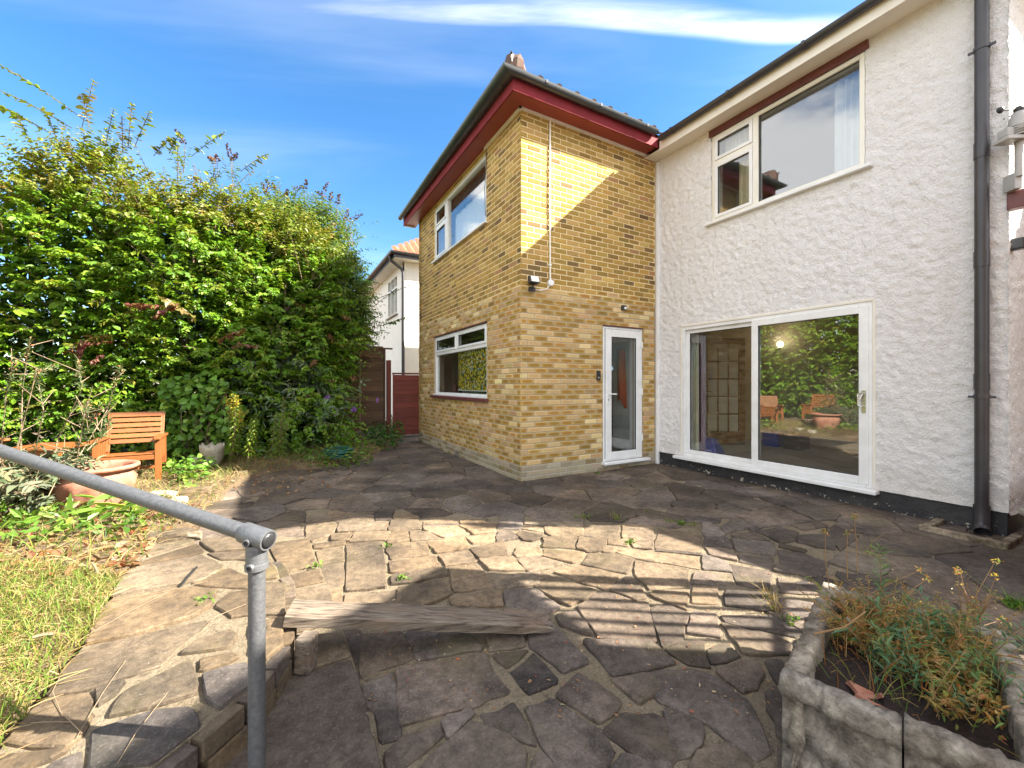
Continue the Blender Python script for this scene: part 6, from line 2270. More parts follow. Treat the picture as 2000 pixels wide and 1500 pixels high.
# lower silvery buddleia in front of the fence
p = c2w(-4.5, 8.0)
rt_ = shrub("silver_buddleia", "low silvery-leaved buddleia arching out in front of the brown fence", "shrub", (p.x, p.y), .6, .5, 2.2, 230, .15, .036, 'silver', 71, .42, 'buddleia', 6, None, nl=8, spray=.6, z0=.6, whip_len=(.5, .9), trunk=4)
r = np.random.default_rng(72)
pts = np.array([at(px_, py_, 7.5 + .5 * r.random()) for px_, py_ in ((600, 600), (640, 655), (575, 645), (690, 740), (655, 745), (560, 760), (480, 760), (620, 705), (700, 690), (600, 775), (668, 620))])
flower_heads(rt_, pts, np.stack([r.normal(0, .6, 11), r.normal(0, .6, 11), r.uniform(-.3, .4, 11)], 1), r.uniform(.13, .22, 11), .045, 'brownhead', 73)
PAL['purple'] = ([(.28, .12, .45), (.38, .18, .55)], [.5, .5])
flower_heads(rt_, np.array([at(640, 783, 7.3), at(691, 805, 7.3), at(737, 787, 8.0)]), np.array([(0, .1, 1), (.1, 0, 1), (0, 0, 1)]), np.array([.11, .10, .10]), .05, 'purple', 74, "flower_head")
# arching silver sprays that catch the sun
lv = Leaves()
b_ = np.array([at(590, 815, 6.6), at(590, 815, 6.6), at(600, 830, 6.6), at(610, 850, 6.6), at(640, 830, 6.7), at(560, 850, 6.5)])
e_ = np.array([at(478, 762, 6.3), at(560, 748, 6.4), at(672, 742, 6.4), at(640, 800, 6.4), at(716, 735, 6.7), at(520, 800, 6.3)])
dv = e_ - b_
dv[:, 2] += .12
sprays(lv, r, b_, nrm(dv), np.linalg.norm(dv, axis=1), 13, .13, .03, 'silver', .14, True, sag=.2)
lv.build("silver_shoots", M['leaf_dull'], rt_, "stuff")

# large round-leaved climber by the chair
lv = Leaves()
r = np.random.default_rng(81)
n = 620
px_ = r.uniform(318, 480, n); py_ = r.uniform(735, 905, n)
okk = ((px_ - 380) / 95) ** 2 + ((py_ - 815) / 95) ** 2 < 1
px_, py_ = px_[okk], py_[okk]
B_ = np.array([at(a, b, 6.45 + .35 * r.random()) for a, b in zip(px_, py_)])
n = len(B_)
toc = np.array((-FX, -FY, .55))
lv.add(B_, np.stack([r.normal(0, .7, n), r.normal(0, .7, n), r.normal(-.5, .3, n)], 1), toc + .45 * r.standard_normal((n, 3)), r.uniform(.07, .14, n), r.uniform(.06, .13, n), pick('round', n, r), .14)
cl = thing("climber", at(380, 880, 6.6), "broad round-leaved climber scrambling beside the teak chair", "climber")
lv.build("foliage", M['leaf'], cl, "stuff")
tb = MB()
for k in range(9):
    a, b = at(r.uniform(340, 440), 910, 6.7), at(r.uniform(330, 460), r.uniform(750, 820), 6.6)
    tb.tube([a, (a + b) / 2 + Vector((r.normal(0, .1), r.normal(0, .1), 0)), b], [.014, .01, .005], 5)
tb.build("stems", M['bark'], cl)

# reddened sprays on the hedge face
lv = Leaves()
r = np.random.default_rng(84)
b_ = np.array([at(a, b, 6.55) for a, b in ((235, 650), (240, 665), (205, 690), (165, 660), (490, 640), (445, 680), (330, 600), (300, 575), (360, 590))])
e_ = np.array([at(a, b, 6.45) for a, b in ((140, 662), (115, 672), (180, 705), (150, 690), (430, 655), (500, 665), (250, 585), (380, 605), (300, 610))])
dv = e_ - b_
sprays(lv, r, b_, nrm(dv), np.linalg.norm(dv, axis=1), 14, .085, .055, 'red', .15, True)
rsx = thing("red_leaved_shoots", at(180, 680, 6.5), "pinkish red autumn shoots hanging on the green hedge face", "shoots")
lv.build("foliage", M['leaf'], rsx, "stuff")

# goldenrod-like stems
for k, (pxb, pyb, pxt, pyt, d, lb) in enumerate(((450, 890, 462, 798, 6.1, "lime green goldenrod with a yellow tip, left of the three tall stems"), (487, 895, 492, 830, 6.0, "shortest lime green goldenrod, in the middle by the white pot"), (545, 898, 553, 800, 6.3, "tallest lime green goldenrod, nearest the green hose"))):
    r = np.random.default_rng(90 + k)
    lv = Leaves()
    b_, t_ = np.array(at(pxb, pyb, d)), np.array(at(pxt, pyt, d))
    st_ = 5
    bb = b_ + r.normal(0, .05, (st_, 3)) * np.array((1, 1, 0))
    tt = t_ + r.normal(0, .09, (st_, 3))
    n = 42
    tb = MB()
    for i in range(st_):
        s = np.linspace(.1, 1, n)[:, None]
        P = bb[i] + (tt[i] - bb[i]) * s
        th = np.arange(n) * 2.4
        o = np.stack([np.cos(th), np.sin(th), -.15 * np.ones(n)], 1)
        lv.add(P, o, np.array((0, 0, 1.)) + .2 * r.standard_normal((n, 3)), .095 * (1.15 - .6 * s[:, 0]), .018, pick('lime', n, r), .3)
        tb.tube([bb[i], (bb[i] + tt[i]) / 2, tt[i]], [.006, .005, .003], 5)
        if k == 0:
            m = 60
            lv.add(tt[i] + r.normal(0, .03, (m, 3)) * np.array((1, 1, 1.6)), r.standard_normal((m, 3)), r.standard_normal((m, 3)), .022, .014, np.tile((.45, .33, .03), (m, 1)))
    gr = thing("goldenrod", b_, lb, "plant", "goldenrod stems in the flower bed")
    lv.build("leaves", M['leaf'], gr, "stuff")
    tb.build("stems", M['bark'], gr)


def clump(name, label, cat, pxs, pys, dfun, n, ll, lw, pal, seed, h=.15, mat_='leaf', group=None, zfun=None, up=.6):
    r = np.random.default_rng(seed)
    lv = Leaves()
    px_ = r.uniform(*pxs, n); py_ = r.uniform(*pys, n)
    cx, cy = sum(pxs) / 2, sum(pys) / 2
    okk = ((px_ - cx) / (pxs[1] - pxs[0]) * 2) ** 2 + ((py_ - cy) / (pys[1] - pys[0]) * 2) ** 2 < 1.0
    P = []
    for a, b in zip(px_[okk], py_[okk]):
        z = zfun(a, b) if zfun else .05
        g_ = gnd(a, b, z)
        P.append((g_.x, g_.y, max(bed_z(g_.x, g_.y) if inside(g_.x, g_.y, BED) else 0, 0) + h * r.random() ** 1.3))
    P = np.array(P)
    n = len(P)
    d = np.stack([r.normal(0, 1, n), r.normal(0, 1, n), r.normal(up * .5, .5, n)], 1)
    lv.add(P, d, np.array((0, 0, 1.)) + .5 * r.standard_normal((n, 3)), ll * r.uniform(.6, 1.3, n), lw * r.uniform(.7, 1.2, n), pick(pal, n, r))
    root = thing(name, P.mean(0) * np.array((1, 1, 0)), label, cat, group)
    lv.build("foliage", M[mat_], root, "stuff")
    # short stalks under the leaves
    b2 = P[::6].copy(); b2[:, 2] = np.maximum(b2[:, 2] - h, .01)
    l2 = Leaves()
    l2.blades(b2, P[::6] - b2 + np.array((0, 0, .01)), .006, pick('bluegreen', len(b2), r), 0)
    l2.build("stalks", M['grass'], root, "stuff")
    return root


clump("ivy_clump", "dark green ivy clump at the foot of the brown fence", "ivy", (705, 790), (826, 876), None, 900, .085, .075, 'dark', 101, .34)
clump("ground_cover_plant", "low green weeds by the hose at the edge of the paving", "weeds", (560, 730), (868, 915), None, 560, .09, .05, 'dock', 102, .26)
clump("ground_cover_plant", "green leafy weeds under the teak chair's right leg", "weeds", (318, 425), (868, 955), None, 520, .085, .07, 'round', 103, .25)
clump("dock_plant", "broad-leaved bright green dock beside the terrace path", "plant", (100, 290), (1012, 1095), None, 120, .125, .05, 'dock', 104, .15, up=.9)
clump("dock_plant", "large dock leaves catching the sun below the terracotta pot", "plant", (225, 305), (1005, 1060), None, 16, .22, .075, 'lime', 105, .18, up=.9)
clump("red_sedum", "dark red sedum patch at the head of the terrace", "plant", (270, 395), (1000, 1050), None, 700, .035, .02, 'red', 106, .10)
clump("ground_cover_plant", "dense green weeds at the left edge below the handrail", "weeds", (-60, 150), (985, 1120), None, 330, .09, .04, 'dock', 107, .14)
clump("bed_plant", "leafy green plants growing behind the goldenrod stems", "plant", (420, 640), (835, 905), None, 700, .12, .04, 'bluegreen', 108, .5)
clump("fallen_leaves", "brown fallen leaves scattered round the bed edge", "leaves", (-80, 330), (985, 1190), None, 900, .06, .038, 'litter', 109, .02, up=0)
clump("fallen_leaves", "dry brown leaves along the paving edge under the shrubs", "leaves", (380, 700), (885, 960), None, 420, .05, .03, 'litter', 110, .03, up=0)

# silvery sage bush at the left edge, dry and half dead
r = np.random.default_rng(120)
lv = Leaves()
sg = thing("sage_bush", at(40, 960, 3.4), "grey-green felty sage bush with dry straw stems at the left edge", "bush")
n = 230
th = r.uniform(0, 6.28, n)
cpt = np.array(at(-95, 1000, 3.35)); cpt[2] = .2
rad = .52 * np.sqrt(r.random(n))
b_ = np.stack([cpt[0] + rad * np.cos(th), cpt[1] + rad * np.sin(th), .18 + .35 * r.random(n)], 1)
d = nrm(np.stack([.7 * np.cos(th), .7 * np.sin(th), .35 + .9 * r.random(n)], 1))
sprays(lv, r, b_, d, .25 + .32 * r.random(n), 8, .10, .028, 'sage', .35, True, stems=range(0, n, 2), sag=.1)
lv.build("foliage", M['leaf_dull'], sg, "stuff")
tb = MB()
for ps in yield_tubes: tb.tube(ps, .005, 4, cap=False)
yield_tubes.clear()
for k in range(70):
    a = cpt + np.array((r.normal(0, .33), r.normal(0, .33), r.uniform(0, .3)))
    e = a + np.array((r.normal(0, .24), r.normal(0, .24), r.uniform(.05, .4)))
    tb.tube([a, (a + e) / 2 + r.normal(0, .04, 3), e], [.004, .0035, .002], 4, cap=False)
tb.build("dry_stems", M['stem_pale'], sg)

# tall bare rosemary-like stems
rs_ = thing("rosemary_bush", at(110, 960, 3.9), "leggy rosemary with pale bare stems rising left of the teak chair", "bush")
lv = Leaves(); tb = MB()
r = np.random.default_rng(130)
for pts in (((100, 940), (112, 860), (160, 760), (152, 700)), ((150, 900), (165, 810), (172, 785)), ((155, 890), (210, 800), (236, 715)), ((40, 920), (44, 760), (58, 665)), ((0, 900), (12, 770), (30, 700)), ((170, 880), (200, 850), (215, 820)), ((20, 930), (70, 730), (105, 715)), ((120, 900), (150, 870), (200, 790)), ((60, 930), (85, 800), (70, 720))):
    P = [at(a, b, 3.9 + r.normal(0, .12)) for a, b in pts]
    tb.tube(P, [.0055 - .004 * i / (len(P) - 1) for i in range(len(P))], 5)
    for i in range(len(P) - 1):
        m = 110 if i == len(P) - 2 else 50
        s = r.random(m)[:, None]
        B = np.array(P[i]) + (np.array(P[i + 1]) - np.array(P[i])) * s
        ax_ = nrm(np.array(P[i + 1]) - np.array(P[i]))
        lv.add(B, r.standard_normal((m, 3)) + ax_ * .9, r.standard_normal((m, 3)), r.uniform(.03, .07, m), .007, pick('sage', m, r) * np.array((.6, .75, .4)), 0)
        if i == len(P) - 2:
            m = 30
            B = np.array(P[-1]) - ax_ * .22 * r.random(m)[:, None] + r.normal(0, .012, (m, 3))
            lv.add(B, r.standard_normal((m, 3)), r.standard_normal((m, 3)), .022, .012, pick('litter', m, r), 0)
        for k in range(3):
            q = np.array(P[i]) + (np.array(P[i + 1]) - np.array(P[i])) * r.random()
            e = q + r.normal(0, .10, 3) + np.array((0, 0, .06))
            tb.tube([q, e], [.004, .002], 4, cap=False)
lv.build("needles", M['leaf_dull'], rs_, "stuff")
tb.build("stems", M['stem_pale'], rs_)

# grass: mown lawn patch, dry straw around it, tufts in the paving
def scatter(region, n, r, z_of):
    x0, x1 = min(p[0] for p in region), max(p[0] for p in region)
    y0, y1 = min(p[1] for p in region), max(p[1] for p in region)
    out = []
    while len(out) < n:
        x, y = r.uniform(x0, x1), r.uniform(y0, y1)
        if inside(x, y, region): out.append((x, y, z_of(x, y)))
    return np.array(out)


r = np.random.default_rng(140)
lawn_poly = [gnd(*p, z=.2) for p in ((-700, 1500), (-60, 1540), (0, 1462), (88, 1362), (142, 1290), (176, 1241), (218, 1171), (240, 1130), (110, 1110), (-100, 1090), (-500, 1080), (-900, 1100))]
lawn_poly = [(p.x, p.y) for p in lawn_poly]
P = scatter(lawn_poly, 17000, r, bed_z)
n = len(P)
lv = Leaves()
hh = r.uniform(.02, .075, n)
lv.blades(P, np.stack([r.normal(0, .028, n), r.normal(0, .028, n), hh], 1), .004, pick('lawn', n, r), .5)
P = scatter(lawn_poly, 11000, r, bed_z)
n = len(P)
lv.blades(P + np.array((0, 0, .008)), np.stack([r.normal(0, .06, n), r.normal(0, .06, n), r.uniform(0, .035, n)], 1), .0035, pick('straw', n, r), .5)
tag(lv.build("lawn_grass", M['grass']), "thin patchy lawn with dry straw beside the terrace", "grass", None, "stuff")
bed_poly = [(p.x, p.y) for p in BORDER_T[-2:] + BORDER_P] + [(q.x, q.y) for q in (c2w(-2.9, 9.2), c2w(-6, 7.2), c2w(-7, 5), c2w(-5.5, 3), c2w(-3.3, 2.0))]
P = scatter(bed_poly, 9000, r, bed_z)
n = len(P)
lv = Leaves()
lv.blades(P + np.array((0, 0, .01)), np.stack([r.normal(0, .09, n), r.normal(0, .09, n), np.abs(r.normal(0, .05, n))], 1), .005, pick('straw', n, r), .6)
P = scatter(bed_poly, 2600, r, bed_z)
n = len(P)
lv.blades(P, np.stack([r.normal(0, .05, n), r.normal(0, .05, n), r.uniform(.03, .16, n)], 1), .006, pick('lawn', n, r), .5)
tag(lv.build("dry_grass", M['grass']), "straw-coloured dry grass and stalks over the flower bed", "grass", None, "stuff")
# long fallen straws over the terrace
tb = MB()
for a, b in (((215, 1175), (405, 1135)), ((84, 1290), (340, 1150)), ((230, 1490), (330, 1350)), ((150, 1440), (245, 1290)), ((118, 1320), (118, 1390)), ((118, 1390), (160, 1432)), ((60, 1412), (140, 1410)), ((395, 1230), (480, 1180)), ((500, 1208), (560, 1206))):
    p0, p1 = gnd(*a, z=.216), gnd(*b, z=.216)
    mid = (p0 + p1) / 2 + Vector((rng.normal(0, .02), rng.normal(0, .02), .006))
    tb.tube([p0, mid, p1], .0013, 5)
tag(tb.build("fallen_straw", M['stem_pale']), "long dry stalks fallen across the terrace stones", "stalks", None, "stuff")
lv = Leaves()
r = np.random.default_rng(150)
for (a, b, m, hgt, pal) in ((1140, 1012, 26, .07, 'lawn'), (1207, 1016, 40, .08, 'lawn'), (1125, 1012, 20, .03, 'lawn'), (1330, 1026, 24, .06, 'dock'), (1352, 1027, 26, .05, 'lawn'), (1310, 1022, 26, .05, 'lawn'), (1262, 905, 40, .10, 'dock'), (1280, 902, 50, .11, 'dock'), (1232, 1062, 18, .04, 'dock'), (785, 1132, 14, .04, 'dock'), (1165, 925, 18, .03, 'dock'), (618, 1107, 14, .03, 'dock'), (1512, 1190, 30, .10, 'straw'), (1545, 1215, 16, .04, 'dock'), (1500, 1170, 20, .09, 'straw'), (395, 1175, 14, .03, 'dock'), (1690, 1085, 10, .2, 'straw'), (440, 1465, 22, .05, 'dock'), (1980, 1190, 60, .10, 'dock'), (755, 1070, 12, .03, 'dock'), (1265, 1000, 14, .03, 'lawn')):
    g_ = np.array(gnd(a, b, .0))
    if a < 640 and b > 1100: g_ = np.array(gnd(a, b, .05 if a > 560 or a > 430 and b > 1400 else .212))
    B = g_ + r.normal(0, .022, (m, 3)) * np.array((1, 1, 0))
    lv.blades(B, np.stack([r.normal(0, hgt * .6, m), r.normal(0, hgt * .6, m), hgt * r.uniform(.4, 1.1, m)], 1), .004, pick(pal, m, r), .5)
    if pal == 'dock': lv.add(B + np.array((0, 0, hgt * .4)), r.standard_normal((m, 3)), np.array((0, 0, 1.)) + .4 * r.standard_normal((m, 3)), .026, .017, pick('dock', m, r))
tag(lv.build("joint_weeds", M['grass']), "small green weeds and tufts growing from the paving joints", "weeds", None, "stuff")
# crumbs, petals and twigs scattered over the paving
lv = Leaves()
n = 900
px_ = r.uniform(430, 1900, n); py_ = 880 + 520 * r.random(n) ** 1.5
B = np.array([gnd(a, b, .008) for a, b in zip(px_, py_)])
okk = np.array([not (x > BX and y > BY) and x < WX and not inside(x, y, STEP_POLY) for x, y, _ in B])
B = B[okk]; n = len(B)
lv.add(B, r.standard_normal((n, 3)) * np.array((1, 1, .1)), np.array((0, 0, 1.)) + .2 * r.standard_normal((n, 3)), r.uniform(.006, .026, n), r.uniform(.004, .012, n), pick('litter', n, r))
n = 380
px_ = r.uniform(470, 1300, n); py_ = 885 + 190 * r.random(n)
B = np.array([gnd(a, b, .008) for a, b in zip(px_, py_)])
okk = np.array([not (x > BX - .02 and y > BY - .02) for x, y, _ in B])
B = B[okk]; n = len(B)
lv.blades(B, np.stack([r.normal(0, .05, n), r.normal(0, .05, n), np.abs(r.normal(0, .006, n))], 1), .003, pick('straw', n, r) * .8, .2)
tag(lv.build("paving_litter", M['seedhead']), "bits of dead leaf and straw scattered on the paving", "leaves", None, "stuff")

# plants in the trough
lv = Leaves(); tb = MB()
r = np.random.default_rng(160)
tpr = thing("trough_plant", TR(.6, .32, .24), "straggly orange and green dying plants filling the concrete trough", "plant")
n = 210
a_ = .92 * (.24 + .72 * r.random(n) ** .8); b__ = .10 + .40 * r.random(n)
okk = (a_ > .45) | (b__ > .34)
a_, b__ = a_[okk], b__[okk]; n = len(a_)
B = np.array([TR(min(a, LA - .09), b, .265) for a, b in zip(a_, b__)])
d = nrm(np.stack([r.normal(0, .55, n), r.normal(0, .55, n), np.ones(n)], 1))
L = .12 + .20 * r.random(n)
sprays(lv, r, B, d, L, 14, .020, .005, 'deadplant', .22, True, stems=range(n), sag=.05)
m = 1800
a2, b2 = .25 + .62 * r.random(m), .09 + .43 * r.random(m)
okk = (a2 > .48) | (b2 > .36)
B = np.array([TR(a, b, .265 + .08 * q) for a, b, q in zip(a2[okk], b2[okk], r.random(okk.sum()))])
m = len(B)
lv.add(B, r.standard_normal((m, 3)), np.array((0, 0, 1.)) + .6 * r.standard_normal((m, 3)), r.uniform(.014, .034, m), r.uniform(.005, .013, m), pick('deadplant', m, r))
gp = np.array([TR(.20 + .66 * r.random(), .08 + .46 * r.random(), .26) for _ in range(200)])
lv.blades(gp, np.stack([r.normal(0, .07, 200), r.normal(0, .07, 200), r.uniform(.05, .18, 200)], 1), .0028, pick('deadplant', 200, r), .6)
# blue-green leafy shoots
k = 60
B2 = np.array([TR(.35 + .52 * r.random(), .20 + .33 * r.random(), .24) for _ in range(k)])
d2 = nrm(np.stack([r.normal(0, .4, k), r.normal(0, .4, k), np.ones(k)], 1))
sprays(lv, r, B2, d2, .14 + .14 * r.random(k), 13, .038, .008, 'bluegreen', .15, True, stems=range(k), sag=.0)
# a leafy spire, and straw stalks leaning out
sp0 = np.array([at(1722, 1215, 1.95)]); sp1 = np.array([at(1718, 1062, 1.97)])
sprays(lv, r, sp0, nrm(sp1 - sp0), np.linalg.norm(sp1 - sp0, axis=1), 24, .045, .007, 'bluegreen', .02, True, stems=[0], sag=-.1)
for (x0, y0, x1, y1) in ((1620, 1150, 1612, 1040), (1655, 1130, 1655, 1040), (1675, 1120, 1668, 1010), (1900, 1260, 1945, 1125), (1885, 1250, 1870, 1120), (1700, 1160, 1795, 1115), (1730, 1200, 1800, 1180), (1850, 1250, 1960, 1210), (1760, 1170, 1812, 1130), (1890, 1195, 1945, 1095), (1890, 1195, 1875, 1115)):
    p0, p1 = at(x0, y0, 1.95), at(x1, y1, 1.98)
    tb.tube([p0, (p0 + p1) / 2 + Vector((rng.normal(0, .008), 0, .006)), p1], [.0022, .0018, .001], 4, cap=False)
    m = 14
    lv.add(np.array(p1) + r.normal(0, .008, (m, 3)), r.standard_normal((m, 3)), r.standard_normal((m, 3)), .016, .005, pick('deadplant', m, r))
q0 = np.array(at(1905, 1190, 1.9))
for k in range(26):
    e = q0 + r.normal(0, .045, 3) + np.array((0, 0, .045))
    tb.tube([tuple(q0 + np.array((0, 0, -.12 + .10 * r.random()))), tuple((q0 + e) / 2), tuple(e)], [.002, .0016, .001], 4, cap=False)
    lv.add(e + r.normal(0, .004, (3, 3)), r.standard_normal((3, 3)), r.standard_normal((3, 3)), .012, .005, pick('straw', 3, r))
tb.tube([at(1690, 1195, 1.6), at(1650, 1225, 1.55), at(1590, 1238, 1.5)], .003, 5)
for ps in yield_tubes: tb.tube(ps, .0015, 4, cap=False)
yield_tubes.clear()
lv.build("foliage", M['leaf'], tpr, "stuff")
tb.build("stems", M['stem_brown'], tpr)

# ------------------------------------------------------------------ garden things
def make_chair(label, seed=0):
    """teak armchair: x right, -y front, built at the origin"""
    t = thing("garden_chair", (0, 0, 0), label, "chair", "teak garden chairs")
    W, D = .62, .55
    def part(nm, mb_): return mb_.build(nm, M['teak'], t, bevel=.004, world=False)
    for sx in (-1, 1):
        x = sx * W / 2
        part("leg", MB().box(x - .035, x + .035, -D / 2 - .02, -D / 2 + .03, 0, .60))
        part("leg", MB().bar((x, D / 2, 0), (x, D / 2 - .03, .60), .05, .06, (0, 1, 0)))
        arm = MB()
        pts = [(-.045, -D / 2 - .10), (-.03, -D / 2 - .13), (.03, -D / 2 - .13), (.045, -D / 2 - .10), (.045, D / 2 + .02), (-.045, D / 2 + .02)]
        arm.prism([(x + a, b) for a, b in pts], .60, .63)
        part("armrest", arm)
        for k in range(4):
            y = -D / 2 + .08 + k * .12
            part("side_slat", MB().box(x - .012, x + .012, y, y + .05, .36, .60))
        part("side_rail", MB().box(x - .02, x + .02, -D / 2 + .03, D / 2 - .05, .30, .36))
        part("back_post", MB().bar((x * .93, D / 2 - .10, .40), (x * .93, D / 2 + .08, .96), .045, .03, (0, 1, 0)))
    for k in range(7):
        y = -D / 2 + .0 + k * .078
        part("seat_slat", MB().box(-W / 2 + .04, W / 2 - .04, y, y + .055, .385 - .006 * k, .405 - .006 * k))
    part("front_rail", MB().box(-W / 2 + .036, W / 2 - .036, -D / 2 - .012, -D / 2 + .012, .31, .375))
    part("stretcher", MB().box(-W / 2 + .036, W / 2 - .036, -.01, .02, .14, .18))
    for k in range(6):
        f0 = k / 6
        z = .50 + f0 * .46 + .012
        y = D / 2 - .10 + .18 * (z - .40) / .56 - .012
        hgt = .062 if k < 5 else .072
        part("back_slat", MB().hexa([(-W / 2 + .03, y - .012, z), (W / 2 - .03, y - .012, z), (W / 2 - .03, y + .008, z), (-W / 2 + .03, y + .008, z),
                                     (-W / 2 + .03, y - .012 + hgt * .32, z + hgt * .92), (W / 2 - .03, y - .012 + hgt * .32, z + hgt * .92), (W / 2 - .03, y + .008 + hgt * .32, z + hgt * .92), (-W / 2 + .03, y + .008 + hgt * .32, z + hgt * .92)]))
    return t


YAW = -math.atan2(FX, FY)
ch = make_chair("teak garden armchair with slatted back in front of the green hedge")
p = c2w(-5.08, 5.55)
ch.location = (p.x, p.y, bed_z(p.x, p.y) - .02)
ch.rotation_euler = (0, 0, YAW + math.radians(33))
ch.scale = (.96, .92, .92)
for (x, d, a, lb) in ((-6.5, 3.9, 120, "teak garden armchair at the far side of the garden table"), (-7.0, 5.2, 75, "teak garden armchair behind the garden table")):
    c = copy_tree(ch)
    p = c2w(x, d)
    c.location = (p.x, p.y, bed_z(p.x, p.y) - .02)
    c.rotation_euler = (0, 0, YAW + math.radians(a))
    c["label"] = lb
tp_ = c2w(-5.95, 5.35)
tbz = bed_z(tp_.x, tp_.y) - .02
tb_ = thing("garden_table", (0, 0, 0), "square teak garden table beside the teak armchair", "table")
for k in range(8):
    MB().box(-.33, .33, -.33 + k * .083, -.33 + k * .083 + .075, .48, .505).build("top_slat", M['teak'], tb_, bevel=.003, world=False)
for sx in (-1, 1):
    for sy in (-1, 1):
        MB().box(sx * .28 - .03, sx * .28 + .03, sy * .28 - .03, sy * .28 + .03, 0, .48).build("leg", M['teak'], tb_, bevel=.004, world=False)
    MB().box(-.25, .25, sx * .28 - .012, sx * .28 + .012, .41, .478).build("apron", M['teak'], tb_, world=False)
tb_.location = (tp_.x, tp_.y, tbz)
tb_.rotation_euler = (0, 0, YAW + .2)

# terracotta pot with swags in relief
pc = gnd(186, 992, .14)
pot = thing("terracotta_pot", (pc.x, pc.y, .13), "large terracotta pot with modelled swags and a wide worn rim", "pot")
pr = [(.20, .0), (.215, .02), (.235, .10), (.275, .22), (.285, .29), (.27, .335), (.255, .36), (.30, .375), (.325, .39), (.325, .415), (.305, .42), (.265, .40), (.25, .34)]
n = 56
mb_ = MB()
r = np.random.default_rng(170)
for (rr, z) in pr:
    for k in range(n):
        a = 2 * math.pi * k / n
        bump = 0
        if .05 < z < .33 and rr > .21:
            bump = .022 * max(0, math.sin(4 * a + 1)) * math.exp(-((z - .20 - .06 * abs(math.sin(2 * a + .5))) / .05) ** 2) + .008 * math.sin(11 * a + z * 40)
        q = rr + bump + r.normal(0, .002)
        mb_.v.append((pc.x + q * math.cos(a), pc.y + q * math.sin(a), .13 + z))
for i in range(len(pr) - 1):
    for k in range(n):
        k2 = (k + 1) % n
        mb_.f.append((i * n + k, i * n + k2, (i + 1) * n + k2, (i + 1) * n + k))
mb_.build("pot", M['terracotta'], pot, smooth='all')
MB().lathe((pc.x, pc.y, .13), [(.001, .352), (.15, .35), (.249, .342)], 24).build("soil", M['compost'], pot)
bc_ = gnd(98, 965, .2)
bwl = MB().lathe((bc_.x, bc_.y, .18), [(.001, 0), (.10, 0), (.16, .05), (.20, .13), (.205, .15), (.19, .15), (.15, .06), (.001, .03)], 24)
tag(bwl.build("planter_bowl", M['bark'], None, smooth=True), "brown shallow planter bowl half hidden left of the terracotta pot", "bowl")


def rock(name, label, c, s, m, seed, group=None, cat="rock"):
    r = np.random.default_rng(seed)
    bm = bmesh.new()
    bmesh.ops.create_icosphere(bm, subdivisions=3, radius=1)
    ph = r.uniform(0, 6.28, 6)
    for v in bm.verts:
        k = 1 + .16 * math.sin(3 * v.co.x + ph[0]) + .14 * math.sin(4 * v.co.y + ph[1]) + .12 * math.sin(5 * v.co.z + ph[2] + 2 * v.co.x) + r.normal(0, .025)
        co = v.co * k
        co = Vector((max(-.8, min(.8, co.x)), max(-.8, min(.8, co.y)), max(-.7, min(.7, co.z))))
        v.co = Vector((c[0] + co.x * s[0], c[1] + co.y * s[1], c[2] + co.z * s[2]))
    me = bpy.data.meshes.new(name)
    bm.to_mesh(me); bm.free()
    me.materials.append(m)
    return tag(link(name, me), label, cat, group)


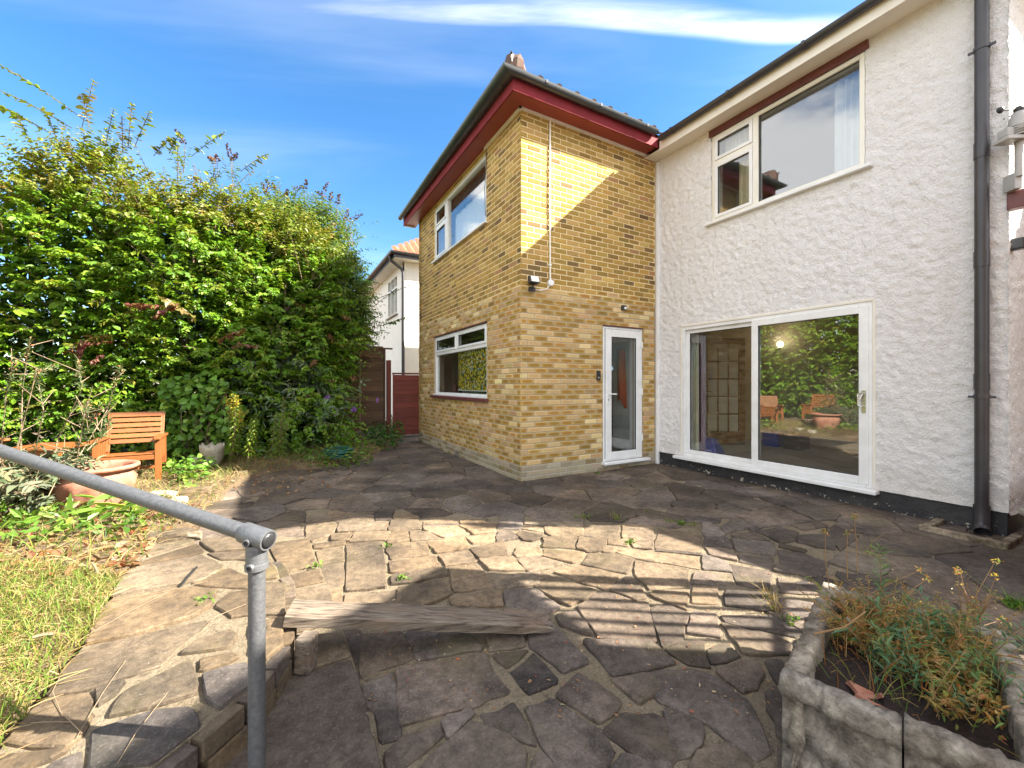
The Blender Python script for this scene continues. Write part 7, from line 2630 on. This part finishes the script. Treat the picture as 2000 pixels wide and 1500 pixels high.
for i, (a, b, z, s, mk, lb) in enumerate((
    (318, 968, .10, (.15, .10, .07), 'white_rock', "flat white rock beside the terracotta pot"), (342, 985, .08, (.13, .11, .09), 'white_rock', "white pitted rock at the edge of the paving near the chair"),
    (268, 1002, .12, (.10, .08, .06), 'white_rock', "small pale rock just below the terracotta pot"), (380, 1047, .18, (.055, .05, .045), 'concrete', "pale rock at the corner of the terrace by the red sedum"),
    (330, 1048, .16, (.19, .08, .05), 'stone_pale', "long flat brown rock at the head of the terrace"), (598, 905, .04, (.10, .08, .09), 'stone_pale', "brown edging rock by the green hose"),
    (392, 905, .12, (.16, .13, .17), 'white_rock', "big pale rough rock by the white broken pot"), (700, 862, .10, (.16, .12, .26), 'stone_pale', "upright grey rock in front of the fence"),
    (640, 905, .03, (.12, .07, .05), 'stone_pale', "low brown rock on the paving edge beneath the hose"), (558, 912, .03, (.10, .07, .05), 'stone', "dark flat rock on the bed edge left of the hose"),
    (385, 960, .10, (.17, .12, .06), 'stone_pale', "brown rock half buried right of the chair leg"), (470, 925, .05, (.11, .07, .05), 'stone_pale', "brown rock under the goldenrod stems"))):
    g_ = gnd(a, b, z)
    rock("rock", lb, (g_.x, g_.y, z), s, M[mk], 200 + i, "rocks edging the flower bed")
# broken white pot
g_ = gnd(414, 905, .12)
mb_ = MB()
n = 22
r = np.random.default_rng(220)
for (rr, z, jag) in ((.10, 0, 0), (.14, .10, 0), (.155, .22, 0), (.16, .30, 1), (.14, .295, 1), (.13, .20, 0)):
    for k in range(n):
        a = 2 * math.pi * k / n
        mb_.v.append((g_.x + rr * math.cos(a), g_.y + rr * math.sin(a), .10 + z + jag * .035 * math.sin(k * 2.3)))
for i in range(5):
    for k in range(n):
        k2 = (k + 1) % n
        mb_.f.append((i * n + k, i * n + k2, (i + 1) * n + k2, (i + 1) * n + k))
tag(mb_.build("broken_pot", M['white_rock'], None, smooth='all'), "broken white pot with a jagged rim among the weeds", "pot")
# hose coil
hc = gnd(660, 893, .10)
hz = .12
pts = []
for k in range(24 * 11):
    a = 2 * math.pi * k / 24
    t = k / (24 * 11)
    rr = .20 + .03 * math.sin(a * .37 + 1) + .012 * math.sin(a * 2.1)
    pts.append((hc.x + rr * math.cos(a) + .02 * math.sin(a * .2), hc.y + rr * math.sin(a), hz + .13 * t + .012 * math.sin(a * .9)))
tag(MB().tube(pts, .011, 7).build("hose_coil", M['hose'], None, smooth=True), "coiled dark green garden hose lying at the bed edge", "hose")
# sticks and bird droppings
for a, b, z, lb in (((1975, 1232), (1990, 1224), .01, "short brown stick on the paving right of the trough"), ((350, 1148), (384, 1108), .218, "short black twig lying on the terrace stones"), ((65, 1245), (105, 1238), .25, "pale snapped twig on the lawn"), ((180, 1100), (190, 1117), .26, "white twig among the leaf litter")):
    p0, p1 = gnd(*a, z=z), gnd(*b, z=z)
    tag(MB().tube([p0, (p0 + p1) / 2 + Vector((0, 0, .004)), p1], .007 if z > .1 else .012, 6).build("stick", M['black'] if 'black' in lb else (M['stem_pale'] if 'black' not in lb and z > .2 else M['bark'])), lb, "stick")
print("done building", len(bpy.data.objects))
